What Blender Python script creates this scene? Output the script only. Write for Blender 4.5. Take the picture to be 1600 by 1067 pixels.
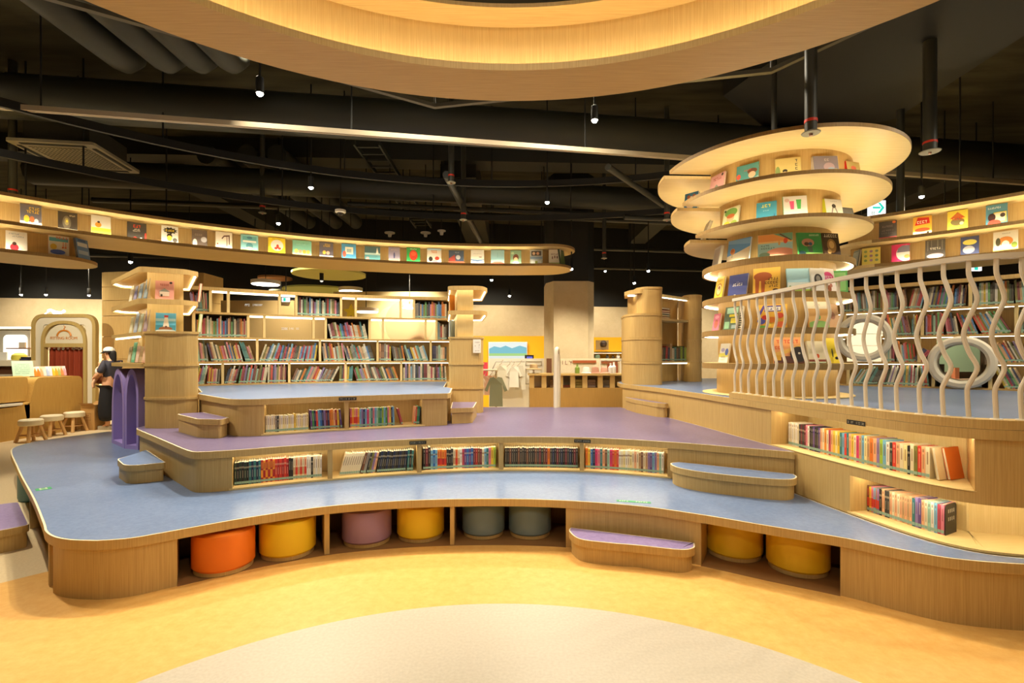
import bpy, bmesh, math, random
from mathutils import Vector, Matrix
RN = random.Random(11)
sc = bpy.context.scene
for _o in list(bpy.data.objects):
    bpy.data.objects.remove(_o, do_unlink=True)
COL = sc.collection
# ---------------------------------------------------------------- camera, world, exposure
F, HY, CH = 770.0, 558.0, 1.5
cam = bpy.data.cameras.new('camera')
cam.sensor_width = 36.0
cam.lens = 36.0 * F / 1600.0
cam.shift_y = (HY - 533.5) / 1600.0
cam.clip_start, cam.clip_end = 0.05, 100
camo = bpy.data.objects.new('camera', cam)
camo.location = (0, 0, CH)
camo.rotation_euler = (math.pi / 2, 0, 0)
COL.objects.link(camo)
sc.camera = camo
w = bpy.data.worlds.new('world')
sc.world = w
w.use_nodes = True
w.node_tree.nodes['Background'].inputs[0].default_value = (1.0, 0.80, 0.54, 1)
w.node_tree.nodes['Background'].inputs[1].default_value = 0.035
sc.view_settings.view_transform = 'Standard'
sc.view_settings.look = 'None'
sc.view_settings.gamma = 1.0
sc.view_settings.use_curve_mapping = False
sc.view_settings.exposure = -0.08
sc.cycles.use_denoising = True
sc.cycles.max_bounces = 6
sc.cycles.diffuse_bounces = 4
sc.cycles.glossy_bounces = 2
sc.cycles.transmission_bounces = 2
sc.cycles.sample_clamp_indirect = 4.0
WARM = (1.0, 0.895, 0.70)
LED_K = 1.0
SPOT_K = 1.0

# ---------------------------------------------------------------- helpers
def lin(c):
    if isinstance(c, str):
        c = [int(c[i:i + 2], 16) / 255 for i in (0, 2, 4)]
    return tuple((x / 12.92 if x <= 0.04045 else ((x + 0.055) / 1.055) ** 2.4) for x in c)

_M = {}
def mat(c, rough=0.55, metal=0.0, emit=0.0, spec=0.4, name=None):
    """plain material, c = sRGB hex"""
    k = (c, rough, metal, emit, spec)
    if k in _M:
        return _M[k]
    m = bpy.data.materials.new(name or ('paint_' + c))
    m.use_nodes = True
    b = m.node_tree.nodes['Principled BSDF']
    l = lin(c)
    b.inputs['Base Color'].default_value = (*l, 1)
    b.inputs['Roughness'].default_value = rough
    b.inputs['Metallic'].default_value = metal
    b.inputs['Specular IOR Level'].default_value = spec
    if emit:
        b.inputs['Emission Color'].default_value = (*l, 1)
        b.inputs['Emission Strength'].default_value = emit
    _M[k] = m
    return m

def nodes(name, rough, spec=0.4):
    m = bpy.data.materials.new(name)
    m.use_nodes = True
    nt = m.node_tree
    b = nt.nodes['Principled BSDF']
    b.inputs['Roughness'].default_value = rough
    b.inputs['Specular IOR Level'].default_value = spec
    return m, nt, b

def ramp(nt, c0, c1, p0=0.3, p1=0.7):
    r = nt.nodes.new('ShaderNodeValToRGB')
    r.color_ramp.elements[0].position = p0
    r.color_ramp.elements[1].position = p1
    r.color_ramp.elements[0].color = (*lin(c0), 1)
    r.color_ramp.elements[1].color = (*lin(c1), 1)
    return r

def wood(name, c0, c1, rough=0.5):
    """oak laminate: streaks upright on standing faces, along x on lying ones"""
    m, nt, b = nodes(name, rough, 0.3)
    N = nt.nodes.new
    L = nt.links.new
    tc = N('ShaderNodeTexCoord')
    mp1, mp2 = N('ShaderNodeMapping'), N('ShaderNodeMapping')
    mp1.inputs['Scale'].default_value = (150, 150, 3)
    mp2.inputs['Scale'].default_value = (3, 130, 130)
    n1, n2 = N('ShaderNodeTexNoise'), N('ShaderNodeTexNoise')
    for n in (n1, n2):
        n.inputs['Scale'].default_value = 1.0
        n.inputs['Detail'].default_value = 4
        n.inputs['Roughness'].default_value = 0.6
    ge, sp, ab = N('ShaderNodeNewGeometry'), N('ShaderNodeSeparateXYZ'), N('ShaderNodeMath')
    ab.operation = 'ABSOLUTE'
    mx = N('ShaderNodeMix')
    L(tc.outputs['Object'], mp1.inputs[0]); L(tc.outputs['Object'], mp2.inputs[0])
    L(mp1.outputs[0], n1.inputs[0]); L(mp2.outputs[0], n2.inputs[0])
    L(ge.outputs['Normal'], sp.inputs[0]); L(sp.outputs[2], ab.inputs[0])
    L(ab.outputs[0], mx.inputs[0]); L(n1.outputs[0], mx.inputs[2]); L(n2.outputs[0], mx.inputs[3])
    r = ramp(nt, c0, c1, 0.32, 0.68)
    L(mx.outputs[0], r.inputs[0]); L(r.outputs[0], b.inputs['Base Color'])
    return m

def lino(name, c0, c1, scale=14, rough=0.3, spec=0.5):
    """marbled linoleum"""
    m, nt, b = nodes(name, rough, spec)
    N = nt.nodes.new
    L = nt.links.new
    tc = N('ShaderNodeTexCoord')
    n1, n2 = N('ShaderNodeTexNoise'), N('ShaderNodeTexNoise')
    n1.inputs['Scale'].default_value = scale
    n1.inputs['Detail'].default_value = 8
    n1.inputs['Roughness'].default_value = 0.75
    n2.inputs['Scale'].default_value = scale * 0.06
    n2.inputs['Detail'].default_value = 3
    L(tc.outputs['Object'], n1.inputs[0]); L(tc.outputs['Object'], n2.inputs[0])
    ad = N('ShaderNodeMath'); ad.operation = 'MULTIPLY_ADD'
    ad.inputs[1].default_value = 0.35
    L(n2.outputs[0], ad.inputs[0]); L(n1.outputs[0], ad.inputs[2])
    r = ramp(nt, c0, c1, 0.5, 0.85)
    L(ad.outputs[0], r.inputs[0]); L(r.outputs[0], b.inputs['Base Color'])
    return m

def led(strength, col=(1.0, 0.875, 0.61)):
    k = ('led', strength, col)
    if k not in _M:
        m = bpy.data.materials.new('light_strip')
        m.use_nodes = True
        nt = m.node_tree
        nt.nodes.remove(nt.nodes['Principled BSDF'])
        e = nt.nodes.new('ShaderNodeEmission')
        e.inputs[0].default_value = (*col, 1)
        e.inputs[1].default_value = strength * LED_K
        nt.links.new(e.outputs[0], nt.nodes['Material Output'].inputs[0])
        _M[k] = m
    return _M[k]

WOOD = wood('oak_laminate', 'b8965a', 'cbaa6c')
WOODL = wood('pale_oak_laminate', 'd9bc7c', 'e4ca8e')
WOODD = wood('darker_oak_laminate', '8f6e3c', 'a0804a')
BLUE = lino('blue_linoleum', '5d7296', '7688a9', 34)
PURP = lino('purple_linoleum', '625675', '766a89', 34)
VIOL = lino('violet_linoleum', '806e9c', '9c8ab2', 34)
EDGE = wood('oak_edge_shade', '8f7040', 'a58450')  # browner edge tone; on upper discs and ledges it paints in shade
WHITE = mat('efe6d2', 0.5)
CREAM = mat('e6dcc4', 0.45)
BLACK = mat('15140f', 0.7, name='black_paint')
DARK = mat('2c2b22', 0.7, name='dark_ceiling_grey')
DUCT = mat('29291f', 0.6, name='dark_duct_grey')
BEIGE = lino('beige_paint', 'c9b58e', 'd3c09b', 5, 0.8, 0.2)

def G(px, py, z):
    """point of the photograph met on the level z"""
    Y = F * (CH - z) / (py - HY)
    return ((px - 800) / F * Y, Y)
def PX(p):
    return 800 + F * p[0] / p[1]

def cr(pts, n=8, closed=False):
    """smooth curve through points"""
    out = []
    m = len(pts)
    seg = m if closed else m - 1
    for i in range(seg):
        g = (lambda k: pts[k % m]) if closed else (lambda k: pts[max(0, min(m - 1, k))])
        p0, p1, p2, p3 = g(i - 1), g(i), g(i + 1), g(i + 2)
        for k in range(n):
            t = k / n
            out.append(tuple(0.5 * (2 * b + (c - a) * t + (2 * a - 5 * b + 4 * c - d) * t * t + (3 * b - a - 3 * c + d) * t ** 3)
                             for a, b, c, d in zip(p0, p1, p2, p3)))
    if not closed:
        out.append(tuple(pts[-1]))
    return out

def fillet(poly, rs, n=8):
    """polygon with rounded corners; rs radius per corner"""
    out = []
    m = len(poly)
    for i in range(m):
        p, a, b = Vector(poly[i]), Vector(poly[i - 1]), Vector(poly[(i + 1) % m])
        r = rs[i] if isinstance(rs, (list, tuple)) else rs
        if r <= 0:
            out.append(tuple(p)); continue
        u, v = (a - p).normalized(), (b - p).normalized()
        ang = math.acos(max(-1, min(1, u.dot(v))))
        d = min(r / math.tan(ang / 2), (a - p).length * 0.49, (b - p).length * 0.49)
        s, e = p + u * d, p + v * d
        for k in range(n + 1):
            t = k / n
            q = s * (1 - t) ** 2 + p * 2 * t * (1 - t) + e * t * t
            out.append(tuple(q))
    return out

def offs(path, d):
    """open path moved to its left side by d"""
    out = []
    for i, p in enumerate(path):
        a, b = path[max(0, i - 1)], path[min(len(path) - 1, i + 1)]
        tx, ty = b[0] - a[0], b[1] - a[1]
        l = math.hypot(tx, ty) or 1
        out.append((p[0] - ty / l * d, p[1] + tx / l * d))
    return out

def inset(poly, d):
    """closed outline drawn in by d all round"""
    n = len(poly)
    A = sum(poly[i][0] * poly[(i + 1) % n][1] - poly[(i + 1) % n][0] * poly[i][1] for i in range(n))
    sg = 1 if A > 0 else -1
    out = []
    for i in range(n):
        a, b = poly[i - 1], poly[(i + 1) % n]
        tx, ty = b[0] - a[0], b[1] - a[1]
        l = math.hypot(tx, ty) or 1
        out.append((poly[i][0] - ty / l * d * sg, poly[i][1] + tx / l * d * sg))
    return out

def cut(path, a, b):
    """piece of a path between two bearings (given as pixels of the photo's width)"""
    out = []
    for i in range(len(path) - 1):
        p, q = path[i], path[i + 1]
        xp, xq = PX(p), PX(q)
        if xq <= xp:
            if a <= xp <= b:
                out.append(p)
            continue
        for lim in (a, b):
            if xp < lim <= xq:
                t = (lim - xp) / (xq - xp)
                out.append((p[0] + (q[0] - p[0]) * t, p[1] + (q[1] - p[1]) * t))
            if lim == a and a <= xq <= b:
                out.append(q)
    res = []
    for p in sorted(out, key=PX):
        if not res or math.hypot(p[0] - res[-1][0], p[1] - res[-1][1]) > 1e-4:
            res.append(p)
    return res

CC = (0.0, 0.5)            # everything in the room curves about this point
def onarc(px, r, c=CC):
    s = (px - 800) / F      # X = s*Y ; X^2+(Y-cy)^2=r^2
    A, B, C_ = 1 + s * s, -2 * c[1], c[1] ** 2 - r * r
    y = (-B + math.sqrt(B * B - 4 * A * C_)) / (2 * A)
    return (s * y, y)
def ang(p, c=CC):
    return math.atan2(p[1] - c[1], p[0] - c[0])
def arc(r, a0, a1, n=40, c=CC):
    return [(c[0] + r * math.cos(a0 + (a1 - a0) * k / n), c[1] + r * math.sin(a0 + (a1 - a0) * k / n)) for k in range(n + 1)]
def parc(r, x0, x1, n=30, rr=None):
    """arc of radius r between the bearings x0, x1 as they stand on radius rr"""
    return arc(r, ang(onarc(x0, rr or r)), ang(onarc(x1, rr or r)), n)

class MB:
    def __init__(s):
        s.v, s.f, s.mi = [], [], []
    def add(s, v, f, mi=0):
        b = len(s.v)
        s.v += [tuple(p) for p in v]
        s.f += [tuple(i + b for i in q) for q in f]
        s.mi += [mi] * len(f)
        return s
    def prism(s, poly, z0, z1, mi=0, top=None):
        n = len(poly)
        s.add([(x, y, z0) for x, y in poly] + [(x, y, z1) for x, y in poly],
              [tuple(range(n))[::-1]] + [(i, (i + 1) % n, n + (i + 1) % n, n + i) for i in range(n)], mi)
        s.f.append(tuple(range(len(s.v) - n, len(s.v)))); s.mi.append(mi if top is None else top)
        return s
    def strip(s, path, d0, d1, z0, z1, mi=0):
        a, b = offs(path, d0), offs(path, d1)
        n = len(a)
        v = [(x, y, z) for z in (z0, z1) for x, y in a] + [(x, y, z) for z in (z0, z1) for x, y in b]
        f = []
        for i in range(n - 1):
            A, A2, B, B2 = i, n + i, 2 * n + i, 3 * n + i
            f += [(A, A + 1, A2 + 1, A2), (B + 1, B, B2, B2 + 1), (A2, A2 + 1, B2 + 1, B2), (A + 1, A, B, B + 1)]
        f += [(0, n, 3 * n, 2 * n), (2 * n - 1, n - 1, 3 * n - 1, 4 * n - 1)]
        return s.add(v, f, mi)
    def ring(s, r0, r1, a0, a1, z0, z1, c=CC, n=48, mi=0):
        """sector of a flat ring"""
        p, q = arc(r0, a0, a1, n, c), arc(r1, a0, a1, n, c)
        m = n + 1
        v = [(x, y, z) for z in (z0, z1) for x, y in p] + [(x, y, z) for z in (z0, z1) for x, y in q]
        f = []
        for i in range(n):
            A, A2, B, B2 = i, m + i, 2 * m + i, 3 * m + i
            f += [(A, A + 1, A2 + 1, A2), (B + 1, B, B2, B2 + 1), (A2, A2 + 1, B2 + 1, B2), (A + 1, A, B, B + 1)]
        if abs(abs(a1 - a0) - 2 * math.pi) > 1e-3:
            f += [(0, m, 3 * m, 2 * m), (2 * m - 1, m - 1, 3 * m - 1, 4 * m - 1)]
        return s.add(v, f, mi)
    def box(s, x0, x1, y0, y1, z0, z1, mi=0):
        return s.prism([(x0, y0), (x1, y0), (x1, y1), (x0, y1)], z0, z1, mi)
    def tube(s, path, r, n=10, mi=0, cap=True):
        rs = r if isinstance(r, (list, tuple)) else [r] * len(path)
        P = [Vector(p) for p in path]
        rings = []
        up = Vector((0, 0, 1))
        prev = None
        for i, p in enumerate(P):
            t = (P[min(len(P) - 1, i + 1)] - P[max(0, i - 1)]).normalized()
            if prev is None:
                ref = up if abs(t.z) < 0.9 else Vector((1, 0, 0))
                u = t.cross(ref).normalized()
            else:
                u = (prev - t * prev.dot(t)).normalized()
            prev = u
            v = t.cross(u)
            rings.append([p + (u * math.cos(k * 2 * math.pi / n) + v * math.sin(k * 2 * math.pi / n)) * rs[i] for k in range(n)])
        vv = [q for r_ in rings for q in r_]
        f = [(i * n + k, i * n + (k + 1) % n, (i + 1) * n + (k + 1) % n, (i + 1) * n + k) for i in range(len(P) - 1) for k in range(n)]
        if cap:
            f += [tuple(range(n))[::-1], tuple(range((len(P) - 1) * n, len(P) * n))]
        return s.add(vv, f, mi)
    def lathe(s, prof, c=(0, 0, 0), n=32, mi=0, axis='z'):
        """profile of (radius, height) turned about an axis"""
        v = []
        for r, h in prof:
            for k in range(n):
                a = 2 * math.pi * k / n
                v.append((c[0] + r * math.cos(a), c[1] + r * math.sin(a), c[2] + h))
        f = [(i * n + k, i * n + (k + 1) % n, (i + 1) * n + (k + 1) % n, (i + 1) * n + k) for i in range(len(prof) - 1) for k in range(n)]
        if prof[0] == prof[-1]: return s.add(v, f, mi)
        if prof[0][0] > 1e-6: f.append(tuple(range(n))[::-1])
        if prof[-1][0] > 1e-6: f.append(tuple(range((len(prof) - 1) * n, len(prof) * n)))
        return s.add(v, f, mi)
    def xf(s, M, start=0):
        for i in range(start, len(s.v)):
            s.v[i] = tuple(M @ Vector(s.v[i]))
        return s
    def mesh(s, name, mats, smooth=True, org=(0, 0, 0)):
        me = bpy.data.meshes.new(name)
        me.from_pydata([(x - org[0], y - org[1], z - org[2]) for x, y, z in s.v], [], s.f)
        for m in (mats if isinstance(mats, (list, tuple)) else [mats]):
            me.materials.append(m)
        me.polygons.foreach_set('material_index', s.mi)
        bm = bmesh.new(); bm.from_mesh(me)
        bmesh.ops.remove_doubles(bm, verts=bm.verts, dist=1e-6)
        bmesh.ops.recalc_face_normals(bm, faces=bm.faces)
        bm.to_mesh(me); bm.free()
        if smooth:
            me.polygons.foreach_set('use_smooth', [True] * len(me.polygons))
            me.set_sharp_from_angle(angle=math.radians(38))
        return me
    def obj(s, name, mats, parent=None, label=None, cat=None, group=None, kind=None, smooth=True):
        """one mesh object; a top-level one gets its origin at the middle of its base"""
        if parent is None:
            xs, ys, zs = [p[0] for p in s.v], [p[1] for p in s.v], [p[2] for p in s.v]
            org = ((min(xs) + max(xs)) / 2, (min(ys) + max(ys)) / 2, min(zs))
        else:
            org = tuple(parent['org'])
        o = bpy.data.objects.new(name, s.mesh(name, mats, smooth, org))
        COL.objects.link(o)
        if parent is None:
            o.location = org
            o['org'] = org
        else:
            o.parent = parent
            o['org'] = org
        return tag(o, label, cat, group, kind)

def tag(o, label=None, cat=None, group=None, kind=None):
    if label: o['label'] = label
    if cat: o['category'] = cat
    if group: o['group'] = group
    if kind: o['kind'] = kind
    return o

def thing(name, label, cat, loc, group=None, kind=None):
    o = bpy.data.objects.new(name, None)
    o.empty_display_size = 0.1
    COL.objects.link(o)
    o.location = loc
    o['org'] = tuple(loc)
    return tag(o, label, cat, group, kind)

def text(name, body, size, M, m, parent, ext=0.002, align='CENTER'):
    """lettering as a part; M places its plane in the world"""
    cu = bpy.data.curves.new(name, 'FONT')
    cu.body, cu.size, cu.extrude, cu.align_x, cu.align_y = body, size, ext, align, 'CENTER'
    cu.materials.append(m)
    o = bpy.data.objects.new(name, cu)
    COL.objects.link(o)
    o.parent = parent
    me = bpy.data.meshes.new_from_object(o.evaluated_get(bpy.context.evaluated_depsgraph_get()))
    bpy.data.objects.remove(o, do_unlink=True)
    o = bpy.data.objects.new(name, me)
    COL.objects.link(o)
    o.parent = parent
    o.matrix_local = Matrix.Translation(-Vector(parent['org'])) @ M
    return o

def frame(p, tdir, z=0.0):
    """matrix: local x along tdir (level), local y away to its left, z up, at p"""
    t = Vector((tdir[0], tdir[1], 0)).normalized()
    n = Vector((-t.y, t.x, 0))
    M = Matrix(((t.x, n.x, 0, p[0]), (t.y, n.y, 0, p[1]), (0, 0, 1, z), (0, 0, 0, 1)))
    return M

def upright(M):
    """turns the lettering plane (xy) so that it stands in the local xz plane, read from -y"""
    return M @ Matrix.Rotation(math.pi / 2, 4, 'X')

def dashes(mb, x0, x1, z0, z1, y=-0.001, n=8, rn=None, mi=0):
    """a line of small writing too fine to read in the photo"""
    rn = rn or RN
    x = x0
    wd = (x1 - x0) / n
    for k in range(n):
        if rn.random() < 0.15: continue
        a, b = x0 + wd * k, x0 + wd * (k + 0.72)
        h = z1 - z0
        t = rn.choice((0, 1, 2))
        if t != 1: mb.box(a, b, y - 0.0004, y, z0, z0 + h * 0.25, mi)
        if t != 2: mb.box(a, a + (b - a) * 0.3, y - 0.0004, y, z0, z1, mi)
        mb.box(a, b, y - 0.0004, y, z1 - h * 0.25, z1, mi)
# ---------------------------------------------------------------- the setting
T1, T2, T3 = 0.37, 0.715, 1.085
ZC = 5.6
def struct(mb, name, mats, **k):
    return mb.obj(name, mats, kind='structure', **k)

# floor: grey disc and yellow linoleum inlaid about the centre of the room, pale boards beyond
fm, nt, b = nodes('floor_linoleum', 0.42, 0.3)
N, L = nt.nodes.new, nt.links.new
tc, ln = N('ShaderNodeTexCoord'), N('ShaderNodeVectorMath')
ln.operation = 'LENGTH'
L(tc.outputs['Object'], ln.inputs[0])
n1, n2 = N('ShaderNodeTexNoise'), N('ShaderNodeTexNoise')
n1.inputs['Scale'].default_value, n1.inputs['Detail'].default_value, n1.inputs['Roughness'].default_value = 16, 9, 0.75
n2.inputs['Scale'].default_value, n2.inputs['Detail'].default_value = 60, 5
L(tc.outputs['Object'], n1.inputs[0]); L(tc.outputs['Object'], n2.inputs[0])
ry, rg, rp = ramp(nt, 'dda352', 'e8b768', 0.35, 0.68), ramp(nt, 'b9ad9a', 'c4b9a6', 0.3, 0.7), ramp(nt, 'd5bd92', 'e0caa2', 0.3, 0.7)
L(n1.outputs[0], ry.inputs[0]); L(n2.outputs[0], rg.inputs[0]); L(n2.outputs[0], rp.inputs[0])
def gt(v):
    q = N('ShaderNodeMath'); q.operation = 'GREATER_THAN'; q.inputs[1].default_value = v
    L(ln.outputs['Value'], q.inputs[0]); return q
mx1, mx2 = N('ShaderNodeMix'), N('ShaderNodeMix')
mx1.data_type = mx2.data_type = 'RGBA'
L(gt(2.28).outputs[0], mx1.inputs[0]); L(rg.outputs[0], mx1.inputs[6]); L(ry.outputs[0], mx1.inputs[7])
L(gt(4.2).outputs[0], mx2.inputs[0]); L(mx1.outputs[2], mx2.inputs[6]); L(rp.outputs[0], mx2.inputs[7])
L(mx2.outputs[2], b.inputs['Base Color'])
fl = bpy.data.objects.new('floor', MB().prism([(-17 + 0.06, -6 - 0.72), (14, -6.7), (14, 20), (-17, 20)], -0.1, 0).mesh('floor', fm))
COL.objects.link(fl)
fl.location = (-0.06, 0.72, 0)
fl['kind'] = 'structure'

# ceiling and walls: beige below, painted black above
cm, nt, b = nodes('ceiling_concrete', 0.85, 0.1)
N, L = nt.nodes.new, nt.links.new
tc, mp, n1 = N('ShaderNodeTexCoord'), N('ShaderNodeMapping'), N('ShaderNodeTexNoise')
mp.inputs['Scale'].default_value = (0.7, 3.5, 1)
n1.inputs['Scale'].default_value, n1.inputs['Detail'].default_value = 1.2, 7
r = ramp(nt, '2a281e', '413d2d', 0.35, 0.65)
L(tc.outputs['Object'], mp.inputs[0]); L(mp.outputs[0], n1.inputs[0]); L(n1.outputs[0], r.inputs[0]); L(r.outputs[0], b.inputs['Base Color'])
struct(MB().box(-17, 14, -6, 20, ZC, ZC + 0.1), 'ceiling', cm)
BK = [(-17, 12.85), (14, 17.2)]
def backstrip(z0, z1, name, m):
    struct(MB().strip(BK, 0, 0.12, z0, z1), name, m)
backstrip(0, 3.1, 'wall_back', BEIGE)
backstrip(3.1, ZC, 'trim_1', BLACK)
struct(MB().box(-17, -16.9, -6, 13, 0, 3.1), 'wall_left', BEIGE)
struct(MB().box(-17, -16.9, -6, 13, 3.1, ZC), 'trim_2', BLACK)
struct(MB().box(13.9, 14, -6, 17.3, 0, 3.1), 'wall_right', BEIGE)
struct(MB().box(13.9, 14, -6, 17.3, 3.1, ZC), 'trim_3', BLACK)
struct(MB().box(-17, 14, -6.1, -6, 0, 3.1), 'wall_front', BEIGE)
struct(MB().box(-17, 14, -6.1, -6, 3.1, ZC), 'trim_4', BLACK)
# beams under the ceiling
for i, (x, wd) in enumerate(((-6.9, 0.5), (-1.4, 0.7), (3.6, 0.5), (8.6, 0.6))):
    struct(MB().box(x, x + wd, 9.6, 15.2, 5.0, ZC), 'beam_%d' % (i + 1), DARK)
struct(MB().prism([G(*q, 5.2) for q in ((1130, 150), (1420, -60), (1700, -60), (1640, 30), (1400, 185), (1230, 225))], 5.2, ZC), 'beam_6', BLACK)
struct(MB().strip([(-16.8, 8.6), (13.8, 10.2)], 0, 0.5, 5.26, ZC), 'beam_5', DARK)
# free-standing column: beige cladding below, black above
cp = [(0.78, 11.35), (0.93, 11.0), (1.70, 11.0), (1.86, 11.2), (1.86, 12.0), (0.78, 12.0)]
struct(MB().prism(cp, 0, 3.2), 'column_middle', BEIGE)
struct(MB().prism(cp, 3.2, ZC), 'column_middle_top', BLACK)
# wood clad column behind the first shelf tower, joints between the boards
mb = MB()
z = 0
for h in (0.9, 0.56, 0.54, 0.5, 0.37, 0.33, 0.36):
    mb.prism(fillet([(-9.93, 11.92), (-8.9, 11.75), (-7.5, 12.0), (-7.5, 12.8), (-9.93, 12.8)], [0.03, 0.2, 0.03, 0, 0]), z, z + h - 0.012)
    mb.prism([(-9.90, 11.95), (-8.9, 11.78), (-7.53, 12.03), (-7.53, 12.8), (-9.90, 12.8)], z + h - 0.012, z + h)
    z += h
struct(mb, 'column_left', WOOD)

# ---------------------------------------------------------------- lower tier (blue deck)
PALE = mat('e4d6b2', 0.5)
def deck(t, path_poly, z, m, gap=0.012, th=0.06, trim=WOOD):
    MB().prism(path_poly, z - th, z - 0.0005, 0, 1).obj('deck_edge', [trim, PALE], t)
    # linoleum sheet a finger in from the edge
    MB().prism(inset(path_poly, gap), z - 0.003, z + 0.001).obj('deck_linoleum', m, t, label=None)

t1side = cr([(-6.33, 6.98), (-6.39, 6.6), (-6.27, 6.22), (-5.95, 5.85), (-5.15, 5.12), (-4.63, 4.65), (-3.83, 3.94), (-3.21, 3.37), (-3.03, 3.2), (-2.88, 3.1), (-2.73, 3.05), (-2.56, 3.035)], 6)
t1front = cr([(-2.56, 3.035), (-2.38, 3.08), (-2.19, 3.22), (-1.85, 3.48), (-1.41, 3.73), (-0.95, 3.86), (-0.51, 3.92), (0, 3.93), (0.45, 3.88), (0.97, 3.74), (1.37, 3.53), (1.72, 3.30), (2.07, 3.085), (2.27, 2.91), (2.48, 2.765), (2.80, 2.69), (3.2, 2.66), (4.6, 2.75)], 6)
t1 = thing('seating_platform', 'lowest curved platform with a blue deck over stool bays', 'platform', (0, 4, 0))
Fp = cr([(1.70, 7.72), (1.84, 7.2), (1.98, 6.7), (2.12, 5.9), (2.22, 5.1), (2.31, 4.4), (2.36, 4.0), (2.43, 3.54), (2.53, 3.1), (2.68, 2.865), (2.92, 2.765), (3.3, 2.69), (3.9, 2.72), (4.6, 2.9)], 8)
Fb = offs(Fp, -0.001)[::-1]
poly = [(-6.14, 7.5)] + t1side + t1front[1:] + [p for p in Fb if p[1] < 5.0] + [(0, 5.2), (-3.0, 5.2), (-4.4, 6.4), (-4.6, 7.5)]
deck(t1, poly, T1, BLUE)
zb = T1 - 0.062
full = t1side + t1front[1:]
MB().prism(offs(cut(t1side[-26:] + t1front[1:], 79, 277), 0.012) + [(-2.44, 3.62), (-2.9, 3.85)], 0, zb).obj('front_panel', WOOD, t1)
MB().strip(cut(t1front, 884, 1095), 0.012, 0.3, 0, zb).obj('front_panel', WOOD, t1)
MB().strip(cut(t1front, 1313, 1480), 0.012, 0.4, 0, zb).strip(cut(t1front, 1480, 2000), 0.012, 0.03, 0, zb).obj('front_panel', WOOD, t1)
for a, b_ in ((507, 515), (703, 709.5)):
    MB().strip(cut(t1front, a, b_), 0.015, 0.56, 0, zb).obj('bay_divider', WOOD, t1)
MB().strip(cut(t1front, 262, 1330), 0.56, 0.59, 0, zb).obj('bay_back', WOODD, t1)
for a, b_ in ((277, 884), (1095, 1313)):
    MB().strip(cut(t1front, a, b_), 0.0, 0.56, -0.002, 0.0012).obj('bay_floor_shadow', mat('8a6236', 0.6), t1)  # dark sheet that paints in the shadow on the floor under the deck
sd = t1side[:-20]
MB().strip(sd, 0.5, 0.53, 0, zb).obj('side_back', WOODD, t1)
for k in (8, 33, 47):
    p, q = t1side[k], t1side[k + 1]
    M = frame(p, (q[0] - p[0], q[1] - p[1]))
    mb = MB().box(-0.02, 0.02, 0.02, 0.5, 0, zb).xf(M)
    mb.obj('side_divider', WOOD, t1)

def step(name_label, base_pts, z0, z1, m, over=0.02, group=None, rad=None):
    """step: wooden drum under a thicker tread with a linoleum top"""
    cx = sum(p[0] for p in base_pts) / len(base_pts)
    cy = sum(p[1] for p in base_pts) / len(base_pts)
    t = thing('platform_step', name_label, 'step', (cx, cy, z0), group)
    deck(t, base_pts, z1, m, 0.01, 0.055)
    k = []
    for p in base_pts:
        d = Vector((cx - p[0], cy - p[1]))
        d = d.normalized() * min(over, d.length * .3)
        k.append((p[0] + d.x, p[1] + d.y))
    MB().prism(k, z0 + (0.0015 if z0 > 0 else 0), z1 - 0.057).obj('step_body', WOOD, t)
    return t

step('low violet topped step at the floor in front of the blue deck', cr([(0.46, 3.865), (0.44, 3.78), (0.50, 3.62), (0.70, 3.545), (0.911, 3.495), (1.165, 3.42), (1.27, 3.45), (1.305, 3.52), (1.31, 3.55)], 5) , 0, 0.165, VIOL)
step('violet topped step cut by the picture edge beside the blue deck', fillet([(-4.5, 4.50), (-3.80, 3.885), (-4.0, 3.62), (-4.14, 3.58), (-4.78, 4.15), (-4.8, 4.28)], 0.06, 4), 0, 0.18, VIOL)

# ---------------------------------------------------------------- middle tier (purple deck)
t2left = [(-4.16, 5.46), (-4.10, 5.38), (-3.4, 4.75), (-2.85, 4.25), (-2.72, 4.14)]
t2front = cr([(-2.72, 4.14), (-2.60, 4.085), (-2.36, 4.16), (-2.05, 4.32), (-1.73, 4.46), (-1.2, 4.65), (-0.6, 4.80), (-0.127, 4.86), (0.4, 4.85), (0.873, 4.78), (1.494, 4.55), (1.95, 4.30), (2.34, 4.08)], 7)
t2 = thing('seating_platform', 'middle platform with a purple deck and book bays facing the floor', 'platform', (-0.3, 5.5, T1))
deck(t2, [(-4.5, 7.2)] + t2left + t2front[1:] + [p for p in Fb if 4.1 < p[1] < 7.75] + [(-0.45, 7.75), (-0.8, 7.9), (-2, 7.6)], T2, PURP)
za = T2 - 0.062
fr = offs(t2front, 0.02)
lf = [(p[0] + 0.02, p[1] + 0.02) for p in t2left]
E = 0.0015
MB().prism(lf[:-1] + cut(fr, 285, 363) + [(-2.5, 4.45), (-2.9, 5.0), (-3.9, 5.9)], T1 + E, za).obj('front_panel', WOOD, t2)
MB().strip(cut(fr, 1043, 1165), 0, 0.3, T1 + E, za).strip(cut(fr, 1165, 1241), 0, 0.03, T1 + E, za).obj('front_panel', WOOD, t2)
MB().strip(cut(fr, 358, 1048), -0.004, 0.32, T1 + 0.002, T1 + 0.018).obj('shelf_board', WOODL, t2)
MB().strip(cut(fr, 355, 1050), 0.32, 0.34, T1 + E, za).obj('back_panel', WOODL, t2)
for a, b_ in ((512, 519.5), (651.5, 658.5), (779.5, 786.5), (906, 912.5)):
    MB().strip(cut(fr, a, b_), 0, 0.32, T1 + 0.018, za).obj('bay_divider', WOOD, t2)
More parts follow.
